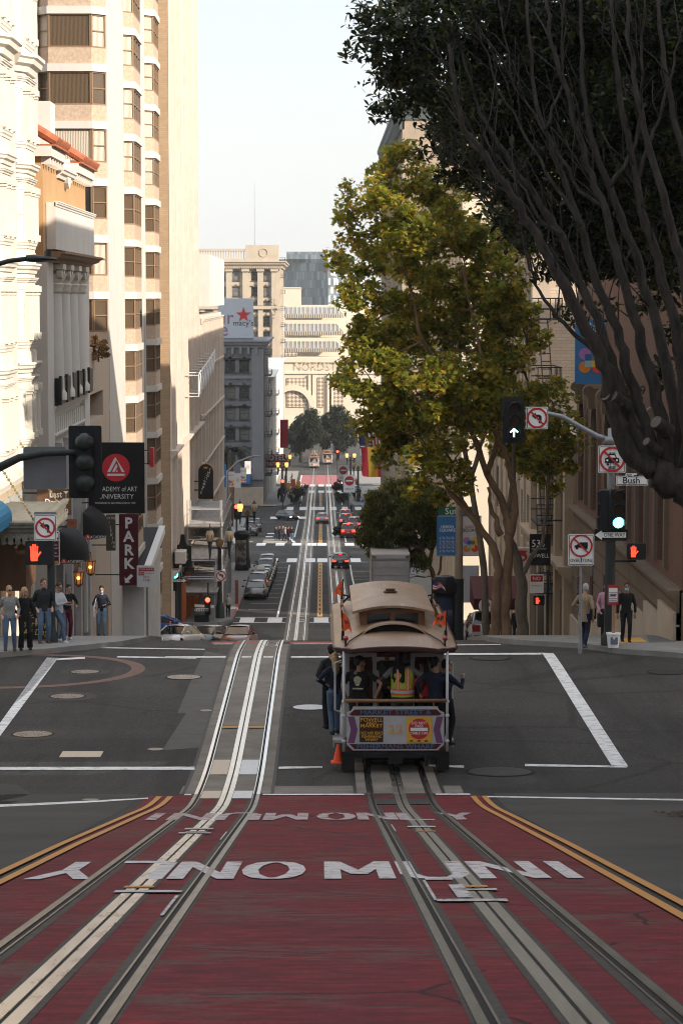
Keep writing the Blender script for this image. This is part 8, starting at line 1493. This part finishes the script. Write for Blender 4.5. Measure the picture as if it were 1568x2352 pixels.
# riders of the cable car: floor is .50 m above the road
def rd(x, y, dz=.52): return CC.location+Vector((x, y, dz+ y*math.tan(SLP)))
def backprint(t, s, P, neck, pel, sp, ha, bw):
    f = Face(neck+Vector((-.02*s, -.145*s, -.17*s)), X, Z, -Y_); f.poly([(.07*math.cos(q)*(1+.25*math.sin(3*q)), .10*math.sin(q)) for q in np.linspace(0, 6.28, 20, False)], mat('print_cream', (.32, .30, .22), .8, .6, 40)); f.poly(circ(.035, 12, (-.04, .16)), mat('print_sage', (.12, .15, .10), .8, .2)); f.bar((-.1, -.15), (.11, -.15), .03, MATS['print_cream']); f.build(t, 'back_print')
person('rider in a black printed T-shirt and cap on the left of the rear platform', rd(-.70, .42), -.12, 1.76, ((-.26, .02, -.52), (.34, -.10, -.46, (1, -.2, .2))), top=BLKC, bot=CHAR, hair=HAIRK, skin=SKT, cap=BLKC, yaw=-.9, sleeve=.3, build_=1.22, detail=2, extra=backprint)
def vest(t, s, P, neck, pel, sp, ha, bw):
    m = MB(); lime = cl('lime_vest', (.42, .48, .06)); 
    def tr(f, rx, ry): c = pel+sp*f*s; return [c+Vector((rx*s*bw*math.cos(q), ry*s*bw*math.sin(q), 0)) for q in np.linspace(0, 2*PI, 25)[:-1]]
    m.loft([tr(-.06, .180, .140), tr(.1, .178, .140), tr(.26, .182, .146), tr(.37, .186, .146), tr(.45, .150, .120), tr(.49, .10, .09)], caps=False); v = m.build('vest', lime, t, smooth=True)
    OR, SV = mat('reflective_orange', (.80, .10, .02), .6, .05), mat('reflective_silver', (.50, .50, .52), .35, .05); a = MB()
    def band(f0, f1, k, mi): m_ = [[c+Vector((rx*s*bw*math.cos(q), ry*s*bw*math.sin(q), 0)) for q in np.linspace(0, 2*PI, 25)[:-1]] for c, rx, ry in ((pel+sp*f0*s, .180+k, .141+k), (pel+sp*f1*s, .181+k, .142+k))]; a.loft(m_, mi, caps=False)
    band(-.02, .10, .004, 0); band(.01, .07, .008, 1)
    for sg in (-1, 1):
        for w_, k, mi in ((.050, .006, 0), (.026, .010, 1)): a.loft([[pel+sp*f*s+Vector(((sg*.095+x)*s, -(ry+k)*s*bw*.93, 0)) for x in (-w_*.5, w_*.5)] for f, ry in ((.08, .138), (.26, .144), (.37, .143), (.46, .118), (.49, .09))], mi, close=False)
    a.build('reflective_tape', [OR, SV], v, fix=False)
person('conductor with long dreadlocks in a lime and orange reflective vest on the rear platform', rd(.15, .62), .05, 1.84, ((-.40, .16, -.50, (-1, -.3, .1)), (.36, .02, -.48, (1, -.2, .2))), top=cl('grey_tee', (.17, .18, .20)), bot=cl('slate', (.05, .055, .065)), hair=HAIRK, skin=SKD, style='dreads', yaw=-.4, sleeve=.3, build_=1.18, detail=2, extra=vest)
person('rider in a red top with dark curly hair inside the rear platform', rd(.62, .75), .5, 1.64, ((-.2, .25, -.3), (.2, .2, -.4)), top=REDC, bot=BLKC, hair=HAIRK, skin=SKT, style='long', detail=1, female=True); person('rider in dark clothes with a white watch holding the rear rail on the right', rd(.80, .40), -.2, 1.74, ((-.30, -.12, -.42, (-.5, -.6, -.6)), (.2, .1, -.5)), top=NAVY, bot=BLKC, hair=HAIRK, skin=SKT, detail=1, yaw=-.5)
person('man hanging off the right rear corner with an open hand stretched out', rd(1.0, .55, .46), -.9, 1.74, ((-.1, .3, -.25), (.12, .36, -.10, (.6, -.3, -.8))), top=NAVY, bot=BLKC, hair=HAIRK, skin=SKT, yaw=-.4, detail=2)
person('woman in jeans and a dark jacket riding on the left running board', rd(-1.17, 1.9, .46), .25, 1.70, ((-.18, .12, -.36, (-1, -.5, 0)), (.22, .22, .05)), ((-.07, -.08), (.07, .06)), top=NAVY, bot=JEAN, shoe=CHAR, hair=HAIRY, style='long', detail=2, female=True, wide=True); person('person in a dark padded jacket behind the woman on the left running board', rd(-1.24, 2.6, .46), .3, 1.78, ((-.2, .1, -.4), (.25, .2, .1)), top=CHAR, bot=BLKC, hair=HAIRK, style='short', detail=1, wide=True)
person('bearded passenger in a camouflage jacket standing in the cabin doorway', rd(-.12, 1.75), FACE, 1.80, ((-.3, .15, .0), (.2, .2, -.3)), top=cl('camouflage', (.05, .055, .035), .8, .6), bot=BLKC, hair=HAIRK, skin=SKT, detail=1); person('seated passenger seen through the right cabin window', rd(.62, 2.4, .30), FACE, 1.70, top=WHTC, bot=BLKC, hair=HAIRB, skin=SKIN, detail=1); person('seated passenger seen through the left cabin window', rd(-.62, 2.6, .30), FACE, 1.68, top=cl('olive', (.10, .10, .06)), bot=BLKC, hair=HAIRB, skin=SKIN, detail=1)
person('dark-haired passenger standing in the front section of the cable car', rd(.3, 3.4), .2, 1.72, top=CHAR, bot=BLKC, hair=HAIRK, detail=0)
# farther people
person('white-haired man in a pale jacket with plastic bags by the second street corner', Vector((at(524, 1410, 177).x, 177, H(177)+.15)), FACE, 1.75, top=cl('pale_jacket', (.36, .33, .29)), bot=NAVY, hair=HAIRG, detail=1, wide=True, feet=((-.08, .12), (.09, -.1)))
for i, (x, dy, tp, bt, hr, lb) in enumerate(((634.5, 0, NAVY, NAVY, HAIRB, 'man in a navy suit at the left of the island group'), (641, 1.0, BLKC, BLKC, HAIRK, 'person in black, second from left on the traffic island'), (649, .3, CHAR, CHAR, HAIRB, 'tall person in charcoal in the middle of the island group'), (655, -.6, cl('striped', (.30, .32, .38), .8, .5), BLKC, HAIRY, 'person in a striped white top on the traffic island'), (661.5, .8, BURG, BLKC, HAIRK, 'person in a dark red top on the traffic island'), (670, -.4, BLKC, JEAN, HAIRB, 'man in a black jacket and jeans at the right of the island group'))): person(lb, Vector((at(x, 1250, 288).x, 287.5+dy, H(287.5+dy)+.15)), FACE+.6*i, 1.70+.05*(i % 3), top=tp, bot=bt, hair=hr, detail=0, group='people on the traffic island', style='short')
FP = [(596, 1282, 232, BLKC, CHAR, 'man in black walking past the lit lamp post'), (690, 1168, 384, cl('steel', (.16, .17, .19)), BLKC, 'man striding across the third crossing'), (686, 1140, 398, REDC, CHAR, 'person in a red jacket by the planter at the third crossing'), (668, 1150, 392, CHAR, BLKC, 'dark-clad pedestrian at the edge of the third crossing'), (806, 1163, 366, BLKC, CHAR, 'dark figure stepping off the right kerb at the third crossing'), (832, 1140, 380, cl('blue_top', (.05, .14, .28)), WHTC, 'person in a blue top on the far right pavement'), (575, 1225, 296, BLKC, BLKC, 'dark figure with loose hair walking behind the parked SUVs')]
for i, (x, y, Y, tp, bt, lb) in enumerate(FP): person(lb, Vector((at(x, y, Y).x, Y, H(Y)+.02)), i*1.3, 1.74, top=tp, bot=bt, hair=HAIRK, detail=0, feet=((-.09, .28), (.09, -.26)) if i in (0, 1, 4) else ((-.1, 0), (.1, 0)))
for i in range(16):
    s_ = -1 if i % 2 else 1; Y = 396+i*6.5; tp = (BLKC, CHAR, NAVY, GREYS, REDC, WHTC)[i % 6]; person('pedestrian in %s on the far %s pavement, %s' % (('black', 'charcoal', 'navy', 'grey', 'red', 'white')[i % 6], 'left' if s_ < 0 else 'right', ('nearest the crossing', 'near the crossing', 'among the first lamp posts', 'past the first lamp posts', 'halfway to the red lane', 'beside the red lane', 'beyond the red lane', 'close to the far trees')[i//2]), Vector((s_*(5.3+(i*7 % 4)*.6), Y, H(Y)+.15)), i, 1.7, top=tp, bot=BLKC, hair=HAIRK, detail=0, group='pedestrians on the far pavements')
# mounted police: two dark horses with riders
def horse(loc, rz, lb, rl):
    t = lthing('horse', lb, 'horse', loc, rz, 'two horses on the far left pavement'); HB = mat('horse_bay', (.022, .014, .010), .5, .2, 6); m = MB()
    m.loft([[(w_*math.cos(q), y, z+h_*math.sin(q)) for q in np.linspace(0, 2*PI, 13)[:-1]] for y, z, w_, h_ in ((-.85, 1.28, .10, .12), (-.7, 1.27, .24, .26), (-.3, 1.20, .29, .29), (.15, 1.18, .29, .31), (.5, 1.25, .22, .30), (.62, 1.3, .12, .2))])
    m.tube([(0, .45, 1.35), (0, .75, 1.68), (0, .92, 1.95)], [.22, .15, .10], 10); m.tube([(0, .88, 1.98), (0, 1.12, 1.86), (0, 1.36, 1.66)], [.11, .09, .055], 10); [m.tube([(s*.05, .88, 2.03), (s*.06, .88, 2.17)], [.03, .008], 6) for s in (-1, 1)]
    for s in (-1, 1):
        m.tube([(s*.15, .42, 1.1), (s*.16, .42, .68), (s*.16, .44, .62), (s*.16, .42, .12), (s*.16, .46, .02)], [.11, .065, .06, .04, .06], 8); m.tube([(s*.16, -.62, 1.12), (s*.17, -.55, .78), (s*.17, -.78, .58), (s*.17, -.74, .12), (s*.17, -.70, .02)], [.15, .09, .06, .042, .06], 8)
    m.tube([(0, -.85, 1.35), (0, -1.02, 1.1), (0, -1.02, .7)], [.05, .07, .03], 8); fuse(m, 'body', HB, t, .03, 3)
    person(rl, Vector(loc)+Vector((0, 0, .42)), rz, 1.75, ((-.1, .3, -.4), (.1, .3, -.4)), ((-.33, .12, .42), (.33, .12, .42)), top=NAVY, bot=NAVY, hair=HAIRK, cap=NAVY, seat=1.08, detail=0)
for i, x in enumerate((644, 651.5)): q = at(x, 1165, 398); horse(Vector((q.x, 398+i*2, H(398)+.15)), PI-.2+.3*i, ('left-hand dark horse of the mounted patrol on the pavement', 'right-hand dark horse of the mounted patrol on the pavement')[i], ('rider on the left-hand dark horse', 'rider on the right-hand dark horse')[i])
# freeze the fused skins into plain meshes
bpy.context.view_layer.update(); dg = bpy.context.evaluated_depsgraph_get(); new = [(o, bpy.data.meshes.new_from_object(o.evaluated_get(dg))) for o in PEND]
for o, me in new: o.modifiers.clear(); o.data = me
# ---------------------------------------------------------------- thin air between here and the foot of the street
m = MB(); m.bx(-950, 950, -62, 1120, -48, 62); hz = m.build('haze', bpy.data.materials.new('haze_air')); hz['kind'] = 'stuff'
hm = MATS['haze_air'] = hz.data.materials[0]; hm.use_nodes = True; n = hm.node_tree.nodes; n.clear(); pv = n.new('ShaderNodeVolumePrincipled'); ho = n.new('ShaderNodeOutputMaterial')
pv.inputs['Color'].default_value = (.93, .92, .90, 1); pv.inputs['Density'].default_value = .00016; pv.inputs['Anisotropy'].default_value = .2; hm.node_tree.links.new(pv.outputs[0], ho.inputs['Volume'])
